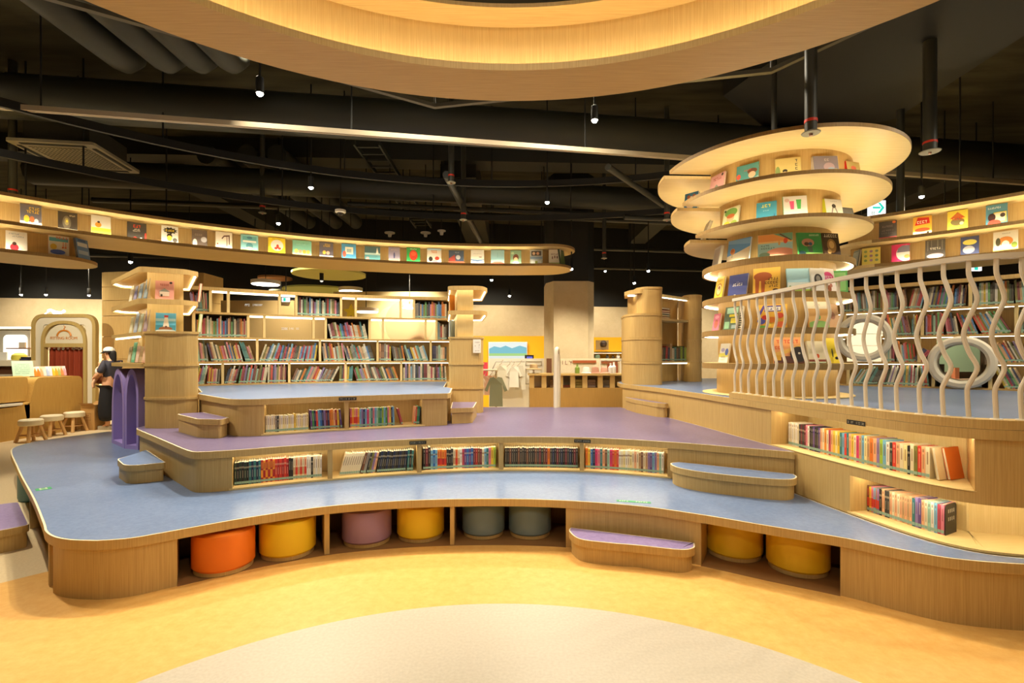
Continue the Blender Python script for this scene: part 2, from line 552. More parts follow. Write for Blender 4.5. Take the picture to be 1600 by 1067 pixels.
for a, b_ in ((366, 508), (522, 649), (661, 777), (789, 904), (915, 1040)):
    MB().strip(cut(fr, a, b_), 0.08, 0.095, za - 0.009, za - 0.001).obj('light_strip', led(34), t2)
MB().strip([(-0.45, 7.7), (2.2, 7.7)], 0, 0.04, 0.0, za).obj('rear_panel', WOOD, t2)

step('blue topped step against the purple platform beside the arched nook', fillet([(-3.78, 5.1), (-3.72, 4.64), (-3.40, 4.33), (-3.16, 4.50)], [0, 0.12, 0.2, 0.02], 6), T1, 0.54, BLUE)
step('long rounded blue topped step under the purple platform by the book wall', cr([(1.53, 4.52), (1.43, 4.45), (1.45, 4.28), (1.60, 4.12), (1.82, 3.99), (2.05, 3.89), (2.2, 3.88), (2.29, 3.96), (2.31, 4.05)], 5), T1, 0.54, BLUE)

# ---------------------------------------------------------------- upper tier, on the side of the wall bookcase
t3left = [(-4.62, 7.2), (-3.68, 5.84), (-3.60, 5.62), (-3.30, 5.34), (-2.93, 5.0)]
t3front = cr([(-2.93, 5.0), (-2.80, 4.90), (-2.66, 4.86), (-2.48, 4.90), (-2.04, 5.15), (-1.70, 5.29), (-1.2, 5.5), (-0.74, 5.66)], 7)
t3 = thing('seating_platform', 'upper platform with a pale blue deck in front of the window bookcase', 'platform', (-2.5, 6.5, T2))
deck(t3, t3left + t3front[1:] + [(-0.72, 5.74), (-0.80, 6.6), (-0.95, 6.9), (-1.05, 7.9), (-1.12, 8.5), (-3.0, 8.3)], T3, BLUE)
zc = T3 - 0.062
fr = offs(t3front, 0.02)
MB().prism([(p[0] + 0.02, p[1] + 0.02) for p in t3left[2:-1]] + cut(fr, 345, 412) + [(-2.56, 5.15), (-3.2, 6.0)], T2 + E, zc).obj('front_panel', WOOD, t3)
MB().strip(cut(fr, 660, 705), 0, 0.35, T2 + E, zc).obj('front_panel', WOOD, t3)
MB().prism([(-0.90, 6.05), (-0.755, 6.05), (-0.92, 7.5), (-1.0, 7.5)], T2 + E, zc).obj('side_panel', WOOD, t3)
MB().strip(cut(fr, 408, 664), -0.004, 0.32, T2 + 0.002, T2 + 0.018).obj('shelf_board', WOODL, t3)
MB().strip(cut(fr, 405, 668), 0.32, 0.34, T2 + E, zc).obj('back_panel', WOOD, t3)
MB().strip(cut(fr, 538.5, 545), 0, 0.32, T2 + 0.018, zc).obj('bay_divider', WOOD, t3)
for a, b_ in ((416, 536), (548, 656)):
    MB().strip(cut(fr, a, b_), 0.085, 0.11, zc - 0.003, zc).obj('light_strip', led(14), t3)
step('purple topped step beside the upper platform by the shelf tower', fillet([(-3.36, 5.37), (-3.56, 5.22), (-3.06, 4.79), (-2.80, 4.74), (-2.815, 4.9)], [0, 0.06, 0.2, 0.03, 0], 6), T2, 0.90, PURP)
step('small purple topped step between upper platform and slim shelf tower', fillet([(-0.72, 5.78), (-0.46, 5.86), (-0.47, 6.6), (-0.80, 6.6)], [0, 0.05, 0, 0], 6), T2, 0.90, PURP)

# ---------------------------------------------------------------- upper tier with the railing
t4 = thing('seating_platform', 'tall curved platform under the wavy railing with two lit book bays', 'platform', (3.5, 5, T1))
deck(t4, Fp + [(7.5, 4), (8, 7.5), (5.2, 9.5), (2.6, 9.8), (1.75, 8.2)], T3, BLUE)
zt = T3 - 0.062
fr = offs(Fp, 0.012)
MB().strip(cut(fr, 960, 1205), 0, 0.36, 0.0, zt).strip(cut(fr, 1205, 1328), 0, 0.36, T1, T2).strip(cut(fr, 1328, 2030), 0, 0.36, 0.647, T2).strip(cut(fr, 1523, 2030), 0, 0.36, T2, zt).obj('front_panel', WOOD, t4)
MB().strip(cut(fr, 1203, 1526), -0.004, 0.36, T2 + 0.002, T2 + 0.006).obj('shelf_board', WOODL, t4)
MB().strip(cut(fr, 1325, 2030), -0.004, 0.36, T1 + 0.002, T1 + 0.016).obj('shelf_board', WOODL, t4)
mb = MB()
mb.strip(cut(fr, 1190, 2030), 0.36, 0.38, T1, zt)
mb.obj('back_panel', WOODL, t4)
MB().strip([(4.62, 2.93), (6.2, 3.6), (7.48, 4.02)], 0.02, 0.06, 0.0, zt).obj('end_panel', WOOD, t4)
MB().strip(cut(fr, 1208, 1520), 0.08, 0.095, zt - 0.007, zt).obj('light_strip', led(34), t4)
MB().strip(cut(fr, 1332, 1800), 0.08, 0.095, 0.637, 0.646).obj('light_strip', led(34), t4)

# black lettered labels on the platform edges
def plate(path, px, z, wd, label, d=-0.003):
    q = cut(path, px - 2, px + 2)
    M = frame(q[len(q) // 2], (q[-1][0] - q[0][0], q[-1][1] - q[0][1]), z)
    t = thing('shelf_label', label, 'label', (M[0][3], M[1][3], z))
    MB().box(-wd / 2, wd / 2, d - 0.002, d, -0.016, 0.016).xf(M).obj('label_strip', mat('26241d', 0.4), t)
    mb = MB()
    dashes(mb, -wd * 0.45, -wd * 0.03, -0.007, 0.007, d - 0.0022, 9)
    dashes(mb, wd * 0.03, wd * 0.45, -0.007, 0.007, d - 0.0022, 9)
    mb.xf(M).obj('lettering', mat('b5b09c', 0.5), t, smooth=False)
plate(t2front, 651, T2 - 0.035, 0.16, 'black lettered strip on the purple platform edge above the second bay divider')
plate(t2front, 908, T2 - 0.035, 0.16, 'black lettered strip on the purple platform edge above the fourth bay divider')
plate(t3front, 543, T3 - 0.03, 0.18, 'black lettered strip on the upper platform edge above its bay divider')
plate(Fp, 1336, 1.035, 0.15, 'black lettered strip above the lit book bay below the railing', -0.003)
# green floor stickers on the blue deck
def sticker(p, tdir, wd, h, label):
    M = frame(p, tdir, T1 + 0.0015)
    t = thing('safety_sticker', label, 'sticker', (p[0], p[1], T1 + 0.0015))
    MB().box(-wd / 2, wd / 2, -h / 2, h / 2, 0, 0.001).xf(M).obj('sticker_film', mat('3f9a63', 0.4), t)
    mb = MB()
    st = len(mb.v)
    dashes(mb, -wd * 0.42, wd * 0.42, -h * 0.25, h * 0.25, 0, 12)
    mb.xf(M @ Matrix.Translation((0, 0, 0.0012)) @ Matrix.Rotation(-math.pi / 2, 4, 'X'))
    mb.obj('lettering', mat('dfe8d0', 0.5), t, smooth=False)
sticker(G(990, 784, T1), (1, -0.22), 0.26, 0.045, 'long green lettered sticker along the front edge of the blue deck')
sticker(G(68, 764, T1), (0.75, -0.66), 0.10, 0.10, 'small green sticker near the far side edge of the blue deck')

# ---------------------------------------------------------------- stools under the deck
def stool(px, yf, col, label, z=0.0, r=0.2):
    s = (px - 800) / F
    yb = F * CH / (yf - HY)
    k = math.hypot(s, 1)
    D = yb * k + r
    x, y = s * D / k, D / k
    t = thing('round_stool', label, 'stool', (x, y, 0), 'round stools under the lowest platform')
    MB().lathe([(0, 0), (r - 0.02, 0), (r - 0.012, 0.004), (r - 0.012, 0.03), (0, 0.03)], (x, y, 0), 40).obj('base_ring', WOOD, t)
    MB().lathe([(0, 0.03), (r - 0.012, 0.03), (r, 0.045), (r, 0.25), (r - 0.008, 0.272), (r - 0.03, 0.285), (0, 0.288)], (x, y, 0), 48).obj('cushion', mat(col, 0.42), t)
stool(350, 902, 'e8761c', 'orange round stool in the first bay under the blue deck')
stool(450, 878, 'ebc022', 'yellow round stool next to the orange one under the blue deck')
stool(573.5, 858, '9a7890', 'mauve round stool in the second bay under the blue deck', r=0.195)
stool(657.5, 850, 'ebc022', 'yellow round stool next to the mauve one under the blue deck', r=0.195)
stool(755.5, 845, '6a7c80', 'grey blue round stool beside the third bay divider under the deck', r=0.18)
stool(828, 845, '6a7c80', 'grey blue round stool farther from the divider, towards the violet step', r=0.18)
stool(1147, 880, 'ebc022', 'yellow round stool nearest the violet step in the last bay')
stool(1246, 904, 'ebc022', 'yellow round stool at the far end of the last bay')
t = thing('round_stool', 'teal stool glimpsed under the far side edge of the blue deck', 'stool', (-5.02, 5.28, 0))
MB().lathe([(0, 0), (0.19, 0), (0.2, 0.03), (0.2, 0.26), (0.18, 0.285), (0, 0.288)], (-5.02, 5.28, 0), 40).obj('cushion', mat('4f7c84', 0.45), t)
# ---------------------------------------------------------------- round shelf tower
PI = math.pi
TC = (2.99, 5.62)
TZ = [3.60, 3.24, 2.88, 2.52, 2.155, 1.795, 1.435]      # plate tops
TR = [1.215, 1.065, 0.914, 0.765, 0.765, 0.765, 0.765]
tw = thing('round_bookcase', 'round wooden shelf tower widening in discs towards the ceiling', 'bookcase', (TC[0], TC[1], T3))
MB().lathe([(0, 0), (0.76, 0), (0.765, 0.006), (0.76, 0.012), (0, 0.012)], (TC[0], TC[1], T3 + 0.0015), 64).obj('base_disc', WOODL, tw)
A0 = math.radians(183)
A1 = math.radians(183 + 270)
B0 = math.radians(93)
CR = [0.74, 0.63, 0.55]
def tp(r, a):
    return (TC[0] + r * math.cos(a), TC[1] + r * math.sin(a))
for i, (z, r) in enumerate(zip(TZ, TR)):
    if i < 3:
        sd_ = MB().ring(0.3, r, A0, A1, z - 0.036, z, TC, 72).obj('shelf_disc', WOODL, tw)
        MB().ring(r, r + 0.003, A0, A1, z - 0.036, z, TC, 72).obj('edge_shade_band', EDGE, sd_)
        sd_ = MB().ring(0.28, r + 0.055, B0, A0 - 0.012, z - 0.085, z - 0.049, TC, 36).obj('shelf_disc', WOODL, tw)
        MB().ring(r + 0.055, r + 0.058, B0, A0 - 0.012, z - 0.085, z - 0.049, TC, 36).obj('edge_shade_band', EDGE, sd_)
    else:
        mb = MB().ring(0.3, r - 0.019, 0, 2 * PI, z - 0.03, z, TC, 80)
        sd_ = mb.obj('shelf_disc', WOODL, tw)
        MB().ring(r - 0.018, r + 0.002, 0, 2 * PI, z - 0.062, z, TC, 80).obj('edge_shade_band', EDGE, sd_)
        MB().ring(r - 0.036, r - 0.022, 0, 2 * PI, z - 0.056, z - 0.038, TC, 80).obj('light_strip', led(9), tw)
# backing drums between the discs
for i in range(3):
    zt_, zb_ = TZ[i] - 0.036, TZ[i + 1]
    MB().ring(CR[i] - 0.035, CR[i], A0 + 0.0, A1, zb_, zt_, TC, 56).obj('backing', WOOD, tw)
    MB().ring(CR[i] - 0.20, CR[i] - 0.165, B0, A0, zb_ - 0.049, zt_ - 0.049, TC, 24).obj('backing', WOOD, tw)
    MB().ring(TR[i + 1] - 0.10, TR[i + 1] - 0.085, A0 + 0.16, A1, zb_ + 0.001, zb_ + 0.011, TC, 60).obj('light_strip', led(42), tw)
    MB().ring(TR[i + 1] - 0.05, TR[i + 1] - 0.035, B0 + 0.02, A0 - 0.32, zb_ - 0.048, zb_ - 0.038, TC, 24).obj('light_strip', led(40), tw)
for i in range(3, 6):
    MB().ring(0.555, 0.59, 0, 2 * PI, TZ[i + 1], TZ[i] - 0.03, TC, 64).obj('backing', WOOD, tw)
MB().ring(0.57, 0.605, 0, 2 * PI, T3, TZ[6] - 0.03, TC, 64).obj('drum', WOOD, tw)
MB().lathe([(0, 0), (0.03, 0), (0.03, ZC - TZ[0] + 0.04), (0, ZC - TZ[0] + 0.04)], (TC[0], TC[1], TZ[0] - 0.04), 16).obj('ceiling_post', BLACK, tw)

# ---------------------------------------------------------------- shelves hung in an arc round the room
def hang(name, label, rows, rods):
    """rows: (z, start bearing, tip bearing, rounded at end) ; plates 8.65..9.7 from the room's centre"""
    r0, r1 = 8.65, 9.70
    z0 = min(r[0] for r in rows)
    c = onarc((rows[0][1] + rows[0][2]) / 2, 9.1)
    t = thing(name, label, 'hanging shelf', (c[0], c[1], z0 - 0.05))
    rm, rr = (r0 + r1) / 2, (r1 - r0) / 2
    for i, (z, xa, xb, ea, eb) in enumerate(rows):
        a, b_ = ang(onarc(xa, rm)), ang(onarc(xb, rm))
        ins = rr / rm
        pa = a - (ins if ea else 0)
        pb = b_ + (ins if eb else 0)
        poly = arc(r0, pa, pb, 60)
        if eb:
            e = (CC[0] + rm * math.cos(pb), CC[1] + rm * math.sin(pb))
            s0 = pb + PI
            poly += [(e[0] + rr * math.cos(s0 + PI * k / 16), e[1] + rr * math.sin(s0 + PI * k / 16)) for k in range(1, 16)]
        poly += arc(r1, pb, pa, 60)
        if ea:
            e = (CC[0] + rm * math.cos(pa), CC[1] + rm * math.sin(pa))
            poly += [(e[0] + rr * math.cos(pa + PI * k / 16), e[1] + rr * math.sin(pa + PI * k / 16)) for k in range(1, 16)]
        sb_ = MB().prism(poly, z - 0.045, z).obj('shelf_board', WOODL, t)
        bp_ = inset(poly, -0.003)[:75 if eb else 61]
        MB().strip(bp_, -0.0015, 0.0025, z - 0.045, z).obj('edge_shade_band', EDGE, sb_)
        if i:      # backing and light between this plate and the one above
            zt_ = rows[i - 1][0] - 0.045
            ba = pa + (0.035 if ea else 0)
            bb = pb - (0.035 if eb else 0)
            MB().ring(9.03, 9.07, ba, bb, z, zt_, CC, 60).obj('back_panel', WOOD, t)
            MB().ring(r0 + 0.09, r0 + 0.105, pa - 0.03, pb + 0.03, z + 0.001, z + 0.012, CC, 70).obj('light_strip', led(55), t)
    for px in rods:
        p = onarc(px, 9.25)
        MB().lathe([(0, 0), (0.012, 0), (0.012, ZC - rows[0][0] + 0.02), (0, ZC - rows[0][0] + 0.02)], (p[0], p[1], rows[0][0] - 0.02), 8).obj('hanging_rod', BLACK, t)
    return t
hang('hanging_bookshelf', 'long curved book ledge hung from the ceiling above the window bookcase',
     [(3.60, -420, 898, 0, 1), (3.24, -420, 893, 0, 1), (2.88, -420, 152, 0, 1)], (40, 260, 480, 720, 850))
hang('hanging_bookshelf', 'short curved book ledge hung from the ceiling behind the round tower',
     [(3.60, 1300, 2050, 1, 0), (3.24, 1302, 2050, 1, 0), (2.88, 1306, 2050, 1, 0)], (1345, 1500))

# ---------------------------------------------------------------- wooden ring overhead
RC = (0.0, 0.69)
rg = thing('ceiling_ring', 'big wooden ring hanging overhead with a lit inner channel', 'ceiling ring', (0, 0.69, 3.6))
mb = MB().ring(2.92, 3.35, 0, 2 * PI, 3.60, 3.612, RC, 120)
mb.ring(2.92, 2.94, 0, 2 * PI, 3.612, 3.65, RC, 120)
mb.ring(3.33, 3.35, 0, 2 * PI, 3.612, 3.65, RC, 120)
mb.obj('lower_band', WOOD, rg)
MB().ring(3.14, 3.18, 0, 2 * PI, 3.612, 4.06, RC, 120).obj('back_panel', WOOD, rg)
mb = MB().ring(2.92, 3.35, 0, 2 * PI, 4.06, 4.09, RC, 120)
mb.obj('upper_band', WOOD, rg)
MB().ring(2.96, 2.985, 0, 2 * PI, 3.614, 3.634, RC, 120).obj('light_strip', led(35), rg)
for k in range(8):
    a = k * PI / 4 + 0.4
    MB().lathe([(0, 0), (0.014, 0), (0.014, ZC - 4.07), (0, ZC - 4.07)], (RC[0] + 3.16 * math.cos(a), RC[1] + 3.16 * math.sin(a), 4.08), 8).obj('hanging_rod', BLACK, rg)

# ---------------------------------------------------------------- wall bookcases
RZ = [2.515, 2.155, 1.795, 1.435]           # tops of the boards
LR, RR_, DEP = 7.92, 8.25, 0.30
bl = thing('curved_bookcase', 'curved window bookcase on the upper platform with see-through bays', 'bookcase', (*onarc(500, 8.1), T3))
def boards(t, R, xa, xb, holes={}):
    for i, z in enumerate(RZ + [T3 + 0.022]):
        th = 0.05 if i == 0 else 0.03
        if i == 4: th = 0.02
        for a, b_ in holes.get(i, ((xa, xb),)):
            MB().strip(parc(R, a, b_, 30), 0, DEP, z - th, z).obj('shelf_board', WOOD, t)
def para(R, xa, xb, n=30):
    p = parc(R, xa, xb, n)
    return p
def vboard(t, R, px, z0, z1, wd=0.035, name='divider', m=WOODL):
    p = onarc(px, R)
    q = onarc(px + 1, R)
    M = frame(p, (q[0] - p[0], q[1] - p[1]))
    MB().box(-wd / 2, wd / 2, 0.008, DEP - 0.01, z0, z1).xf(M).obj(name, m, t)
rows_z = [(RZ[1], RZ[0] - 0.05), (RZ[2], RZ[1] - 0.03), (RZ[3], RZ[2] - 0.03), (T3 + 0.022, RZ[3] - 0.03)]
boards(bl, LR, 296, 704)
for r, pxs in enumerate(([329, 357, 437, 463, 533, 556, 626, 647], [303, 388, 413, 490, 509, 577.5, 598.5, 665, 682], [402, 500, 590, 673], [348, 452, 540, 627])):
    for px in pxs:
        vboard(bl, LR, px, *rows_z[r])
DB = mat('4a3a22', 0.7)  # dark brown; behind the upper window rows it stands for shadow
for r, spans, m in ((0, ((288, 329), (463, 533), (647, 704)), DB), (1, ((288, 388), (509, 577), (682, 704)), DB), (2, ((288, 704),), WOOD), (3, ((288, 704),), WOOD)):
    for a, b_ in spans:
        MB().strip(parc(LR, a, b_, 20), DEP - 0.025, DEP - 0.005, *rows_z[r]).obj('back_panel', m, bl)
for r, spans in ((0, ((331, 355.5), (359, 435.5), (438.5, 461.5), (535, 554.5), (558, 624.5), (628, 645))), (1, ((390, 411.5), (415, 488.5), (492, 507.5), (580, 596.5), (600.5, 663.5), (667, 680)))):
    for a, b_ in spans:
        MB().strip(parc(LR, a, b_, 12), 0.015, 0.06, rows_z[r][1] - 0.026, rows_z[r][1] - 0.002).obj('light_strip', led(5), bl)
for r in (2, 3):
    MB().strip(parc(LR, 292, 702, 40), 0.015, 0.03, rows_z[r][1] - 0.008, rows_z[r][1] - 0.002).obj('light_strip', led(9), bl)

br = thing('curved_bookcase', 'curved bookcase with round portholes behind the wavy railing', 'bookcase', (*onarc(1450, 8.4), T3))
boards(br, RR_, 1290, 1760, {2: ((1290, 1322), (1377, 1760)), 3: ((1290, 1459), (1546, 1760))})
for r, pxs in enumerate(([1381, 1516, 1640], [1320, 1441, 1588], [1436, 1640], [1325, 1458, 1547])):
    for px in pxs:
        vboard(br, RR_, px, *rows_z[r])
OR = WOOD
for r, spans in ((0, ((1292, 1755),)), (1, ((1292, 1322), (1378, 1755))), (2, ((1292, 1322), (1376, 1462), (1545, 1755))), (3, ((1292, 1462), (1545, 1755)))):
    for a, b_ in spans:
        MB().strip(parc(RR_, a, b_, 24), DEP - 0.025, DEP - 0.005, *rows_z[r]).obj('back_panel', WOOD, br)
for r, spans in ((1, ((1300, 1750),)), (2, ((1300, 1320), (1379, 1750))), (3, ((1300, 1457), (1548, 1750)))):
    for a, b_ in spans:
        MB().strip(parc(RR_, a, b_, 30), 0.015, 0.03, rows_z[r][1] - 0.008, rows_z[r][1] - 0.002).obj('light_strip', led(10), br)
for px, z in ((1349, 1.78), (1502, 1.43)):
    p = onarc(px, RR_)
    q = onarc(px + 1, RR_)
    M = frame(p, (q[0] - p[0], q[1] - p[1]), z) @ Matrix.Rotation(PI / 2, 4, 'X')
    # local z of the lathe points to the room
    MB().lathe([(0.235, -0.29), (0.24, 0.0), (0.245, 0.03), (0.27, 0.05), (0.315, 0.045), (0.34, 0.02), (0.34, -0.27), (0.235, -0.29)], (0, 0, 0), 56).xf(M).obj('porthole_ring', CREAM, br)
# dark boarding round the lower porthole
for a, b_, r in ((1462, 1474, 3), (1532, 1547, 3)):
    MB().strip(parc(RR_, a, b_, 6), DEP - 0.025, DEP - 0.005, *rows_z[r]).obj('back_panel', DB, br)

# ---------------------------------------------------------------- slim shelf towers at the ends
def tower(label, body, plates, zs_body, seams, led_sides, upper):
    cx = sum(p[0] for p in body) / len(body)
    cy = sum(p[1] for p in body) / len(body)
    t = thing('shelf_tower', label, 'bookcase', (cx, cy, zs_body[0]))
    mb = MB()
    def grow(poly, d):
        return [(p[0] + (p[0] - cx) / math.hypot(p[0] - cx, p[1] - cy) * d, p[1] + (p[1] - cy) / math.hypot(p[0] - cx, p[1] - cy) * d) for p in poly]
    z = zs_body[0]
    for s in seams + [zs_body[1]]:
        mb.prism(body, z, s - 0.03)
        mb.prism(grow(body, 0.012), s - 0.03, s - 0.004)
        z = s - 0.004
    mb.obj('tower_body', WOOD, t)
    for k, z in enumerate(plates[1]):
        poly = plates[0]
        n = len(poly)
        def band(A, B, z0, z1):
            return MB().add([(x, y, z1) for x, y in A] + [(x, y, z1) for x, y in B] + [(x, y, z0) for x, y in A] + [(x, y, z0) for x, y in B],
                   [f for i in range(n) for f in ((i, (i + 1) % n, 2 * n + (i + 1) % n, 2 * n + i), (n + (i + 1) % n, n + i, 3 * n + i, 3 * n + (i + 1) % n), (2 * n + i, 2 * n + (i + 1) % n, 3 * n + (i + 1) % n, 3 * n + i), (i, (i + 1) % n, n + (i + 1) % n, n + i))])
        MB().prism(poly, z - 0.03, z).obj('shelf_board', WOOD, t)
        band(poly, inset(poly, 0.014), z - 0.058, z - 0.03).obj('shelf_lip', WOOD, t)
        band(inset(poly, 0.018), inset(poly, 0.03), z - 0.044, z - 0.031).obj('light_strip', led(led_sides * 2), t)
    for poly, z0, z1 in upper:
        MB().prism(poly, z0, z1).obj('core_panel', WOODL, t)
    return t
# beside the window bookcase, facing the floor
bodyL = fillet([(-4.12, 5.60), (-4.08, 5.46), (-3.86, 5.40), (-3.62, 5.47), (-3.54, 5.56), (-3.72, 5.83), (-4.3, 6.1)], [0.05, 0.08, 0.3, 0.08, 0.03, 0, 0], 5)
plL = fillet([(-4.10, 5.42), (-3.72, 5.60), (-3.68, 5.78), (-4.60, 7.05), (-5.35, 6.75), (-5.24, 6.44)], [0.10, 0.10, 0.05, 0, 0.1, 0.15], 6)
coreL = [(-4.16, 5.62), (-3.84, 5.76), (-4.66, 6.98), (-5.02, 6.62), (-4.32, 5.95)]
tL = tower('broad shelf tower with lit ledges beside the purple arched nook', bodyL, (plL, [2.50, 2.15]), (T2 + E, 1.79), [1.06, 1.43], 7,
      [(coreL, 1.79, 2.12), (coreL, 2.15, 2.47)])
# side ledges below, opening over the purple nook
plL2 = fillet([(-4.14, 5.50), (-3.9, 5.8), (-4.60, 7.05), (-5.35, 6.75), (-5.24, 6.44)], [0.03, 0, 0, 0.1, 0.15], 6)
MB().prism(plL2, 1.745, 1.785).obj('shelf_board', WOOD, tL)
MB().prism(plL2, 1.385, 1.43).obj('shelf_board', WOOD, tL)
MB().prism([(-4.2, 5.80), (-3.95, 5.95), (-4.66, 6.98), (-5.0, 6.7)], T2 + 0.03, 1.745).obj('core_panel', WOODL, tL)
MB().strip([(-5.15, 6.40), (-4.25, 5.62)], -0.0, 0.015, 1.725, 1.74).obj('light_strip', led(9), tL)
MB().prism([(-4.62, 6.10), (-4.45, 5.93), (-4.35, 6.03), (-4.52, 6.2)], 1.43, 1.745).obj('divider', WOODL, tL)
# at the other end of the window bookcase
bodyR = fillet([(-0.90, 7.05), (-0.88, 6.92), (-0.43, 6.92), (-0.41, 7.05), (-0.5, 7.75), (-1.0, 7.9)], [0.08, 0.1, 0.1, 0.05, 0, 0], 5)
plR = fillet([(-0.93, 7.15), (-0.90, 6.90), (-0.42, 6.90), (-0.36, 7.15), (-0.50, 8.3), (-1.10, 8.36)], [0.05, 0.18, 0.18, 0.05, 0, 0], 6)
coreR = [(-0.78, 7.0), (-0.55, 7.0), (-0.66, 8.25), (-0.98, 8.25)]
tR = tower('slim shelf tower with a white notice beside the open platform', bodyR, (plR, [2.50, 2.155]), (T2 + E, 1.79), [1.08, 1.42], 7,
      [(coreR, 1.79, 2.12), (coreR, 2.155, 2.47)])
# on the rail side: two drums with a bay between
bodyA = fillet([(1.74, 7.68), (1.78, 7.40), (2.0, 7.30), (2.24, 7.36), (2.30, 7.55), (2.20, 7.95), (1.8, 8.1)], [0.05, 0.15, 0.25, 0.15, 0.05, 0, 0], 5)
bodyA2 = fillet([(1.90, 7.50), (1.98, 7.36), (2.24, 7.36), (2.30, 7.55), (2.20, 7.95), (1.9, 8.1)], [0.05, 0.1, 0.12, 0.05, 0, 0], 5)
tA = thing('shelf_tower', 'round edged shelf pier at the back of the railing platform with books lying flat', 'bookcase', (2.1, 7.7, T3))
mb = MB()
for z0, z1, p in ((T3 + E, 1.43, bodyA), (1.435, 1.79, bodyA), (1.795, 2.15, bodyA), (2.155, 2.55, bodyA2)):
    mb.prism(p, z0, z1)
    mb.prism([((x - 2.05) * 1.02 + 2.05, (y - 7.7) * 1.02 + 7.7) for x, y in p], z1 - 0.03, z1 + 0.003)
mb.obj('tower_body', WOOD, tA)
MB().prism(fillet([(1.76, 7.72), (1.80, 7.5), (1.95, 7.36), (2.0, 7.5), (2.0, 8.1), (1.85, 8.1)], [0.03, 0.15, 0.05, 0, 0, 0], 5), 2.46, 2.52).obj('shelf_board', WOOD, tA)
MB().box(1.80, 1.90, 7.62, 7.66, 2.445, 2.458).obj('light_strip', led(14), tA)
# bay between the drums and the second drum
bayM = frame((2.33, 7.78), (0.66, 0.55))
for z, th in ((2.50, 0.04), (2.12, 0.03), (1.435, 0.03)):
    MB().box(0, 0.87, 0.0, 0.3, z - th, z).xf(bayM).obj('shelf_board', WOODL, tA)
MB().box(0, 1.0, 0.3, 0.32, T3 + E, 2.50).xf(bayM).obj('back_panel', WOOD, tA)
MB().box(0.05, 0.84, 0.02, 0.03, 1.392, 1.404).xf(bayM).obj('light_strip', led(10), tA)
MB().box(0.05, 0.84, 0.02, 0.03, 2.445, 2.457).xf(bayM).obj('light_strip', led(8), tA)
bodyB = fillet([(2.94, 8.42), (2.99, 8.30), (3.14, 8.28), (3.23, 8.38), (3.23, 8.9), (3.0, 8.9)], [0.05, 0.1, 0.15, 0.05, 0, 0], 5)
mb = MB()
for z0, z1 in ((T3 + E, 1.43), (1.435, 1.79), (1.795, 2.15), (2.155, 2.55)):
    mb.prism(bodyB, z0, z1)
    mb.prism([((x - 3.08) * 1.02 + 3.08, (y - 8.6) * 1.02 + 8.6) for x, y in bodyB], z1 - 0.03, z1 + 0.003)
mb.obj('tower_body', WOOD, tA)
step('small rounded step at the back of the purple platform by the shelf pier', fillet([(1.70, 7.4), (1.74, 6.95), (1.90, 6.45), (1.98, 6.38), (2.03, 6.40), (1.83, 7.15)], [0, 0.15, 0.1, 0.05, 0, 0], 5), T2, 0.9, PURP)
# notice on the slim tower
t = thing('notice', 'white paper notice fixed to the slim shelf tower', 'notice', (-0.49, 6.905, 1.55))
p = (-0.41, 6.93)
q0, q1 = G(737, 530, 1.6), None
MB().box(-0.545, -0.435, 6.9, 6.903, 1.56, 1.75).obj('paper', mat('e9e2d2', 0.6), t)
mb = MB()
dashes(mb, -0.53, -0.45, 1.70, 1.715, 6.8995, 7)
mb.lathe([(0, 0), (0.006, 0), (0.006, 0.008), (0, 0.008)], (-0.515, 6.899, 1.655), 8)
dashes(mb, -0.475, -0.45, 1.62, 1.68, 6.8995, 2)
dashes(mb, -0.53, -0.45, 1.585, 1.595, 6.8995, 7)
mb.obj('printing', mat('a08c7c', 0.6), t, smooth=False)

# ---------------------------------------------------------------- purple double arched nook
def arch_pts(wd, h, n=14):
    """pointed-round arch outline, from the foot up and over"""
    hw = wd / 2
    rise = max(wd * 1.0, 0.34)
    pts = [(-hw, 0)]
    for k in range(n + 1):
        a = PI - PI * k / n
        pts.append((hw * math.cos(a), h - rise + rise * math.sin(a) ** 0.9))
    pts.append((hw, 0))
    return pts
nk = thing('reading_nook', 'purple double arched reading nook built into the shelf tower side', 'nook', (-5.0, 6.3, T1))
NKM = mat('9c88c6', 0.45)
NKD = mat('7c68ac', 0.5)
def nook(p, q, depth):
    wd = math.hypot(q[0] - p[0], q[1] - p[1])
    M = frame(((p[0] + q[0]) / 2, (p[1] + q[1]) / 2), (q[0] - p[0], q[1] - p[1]), T1)
    o, i = arch_pts(wd, 0.985), arch_pts(wd * 0.72, 0.915)
    i = [(x, max(z, 0.05) if k in (0, len(i) - 1) else z) for k, (x, z) in enumerate(i)]
    n = len(o)
    v = [(x, 0, z) for x, z in o] + [(x, 0, z) for x, z in i] + [(x, depth, z) for x, z in o] + [(x, depth - 0.03, z) for x, z in i]
    f = []
    for k in range(n - 1):
        f += [(k, k + 1, n + k + 1, n + k), (2 * n + k, 2 * n + k + 1, k + 1, k), (n + k, n + k + 1, 3 * n + k + 1, 3 * n + k)]
    f += [(0, n, 2 * n - 1, n - 1), (0, n - 1, 3 * n - 1, 2 * n), (n, 3 * n, 4 * n - 1, 2 * n - 1)]
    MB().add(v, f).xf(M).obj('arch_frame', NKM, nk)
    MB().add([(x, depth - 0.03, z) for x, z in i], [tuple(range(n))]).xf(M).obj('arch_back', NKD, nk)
nook((-5.28, 6.50), (-4.80, 6.10), 0.36)
nook((-4.785, 6.09), (-4.55, 6.0), 0.30)
MB().prism([(-5.15, 6.92), (-4.70, 6.45), (-4.44, 6.34), (-4.5, 7.0), (-4.9, 7.1)], T1, 1.38).obj('rear_casing', mat('3a3040', 0.7), nk)

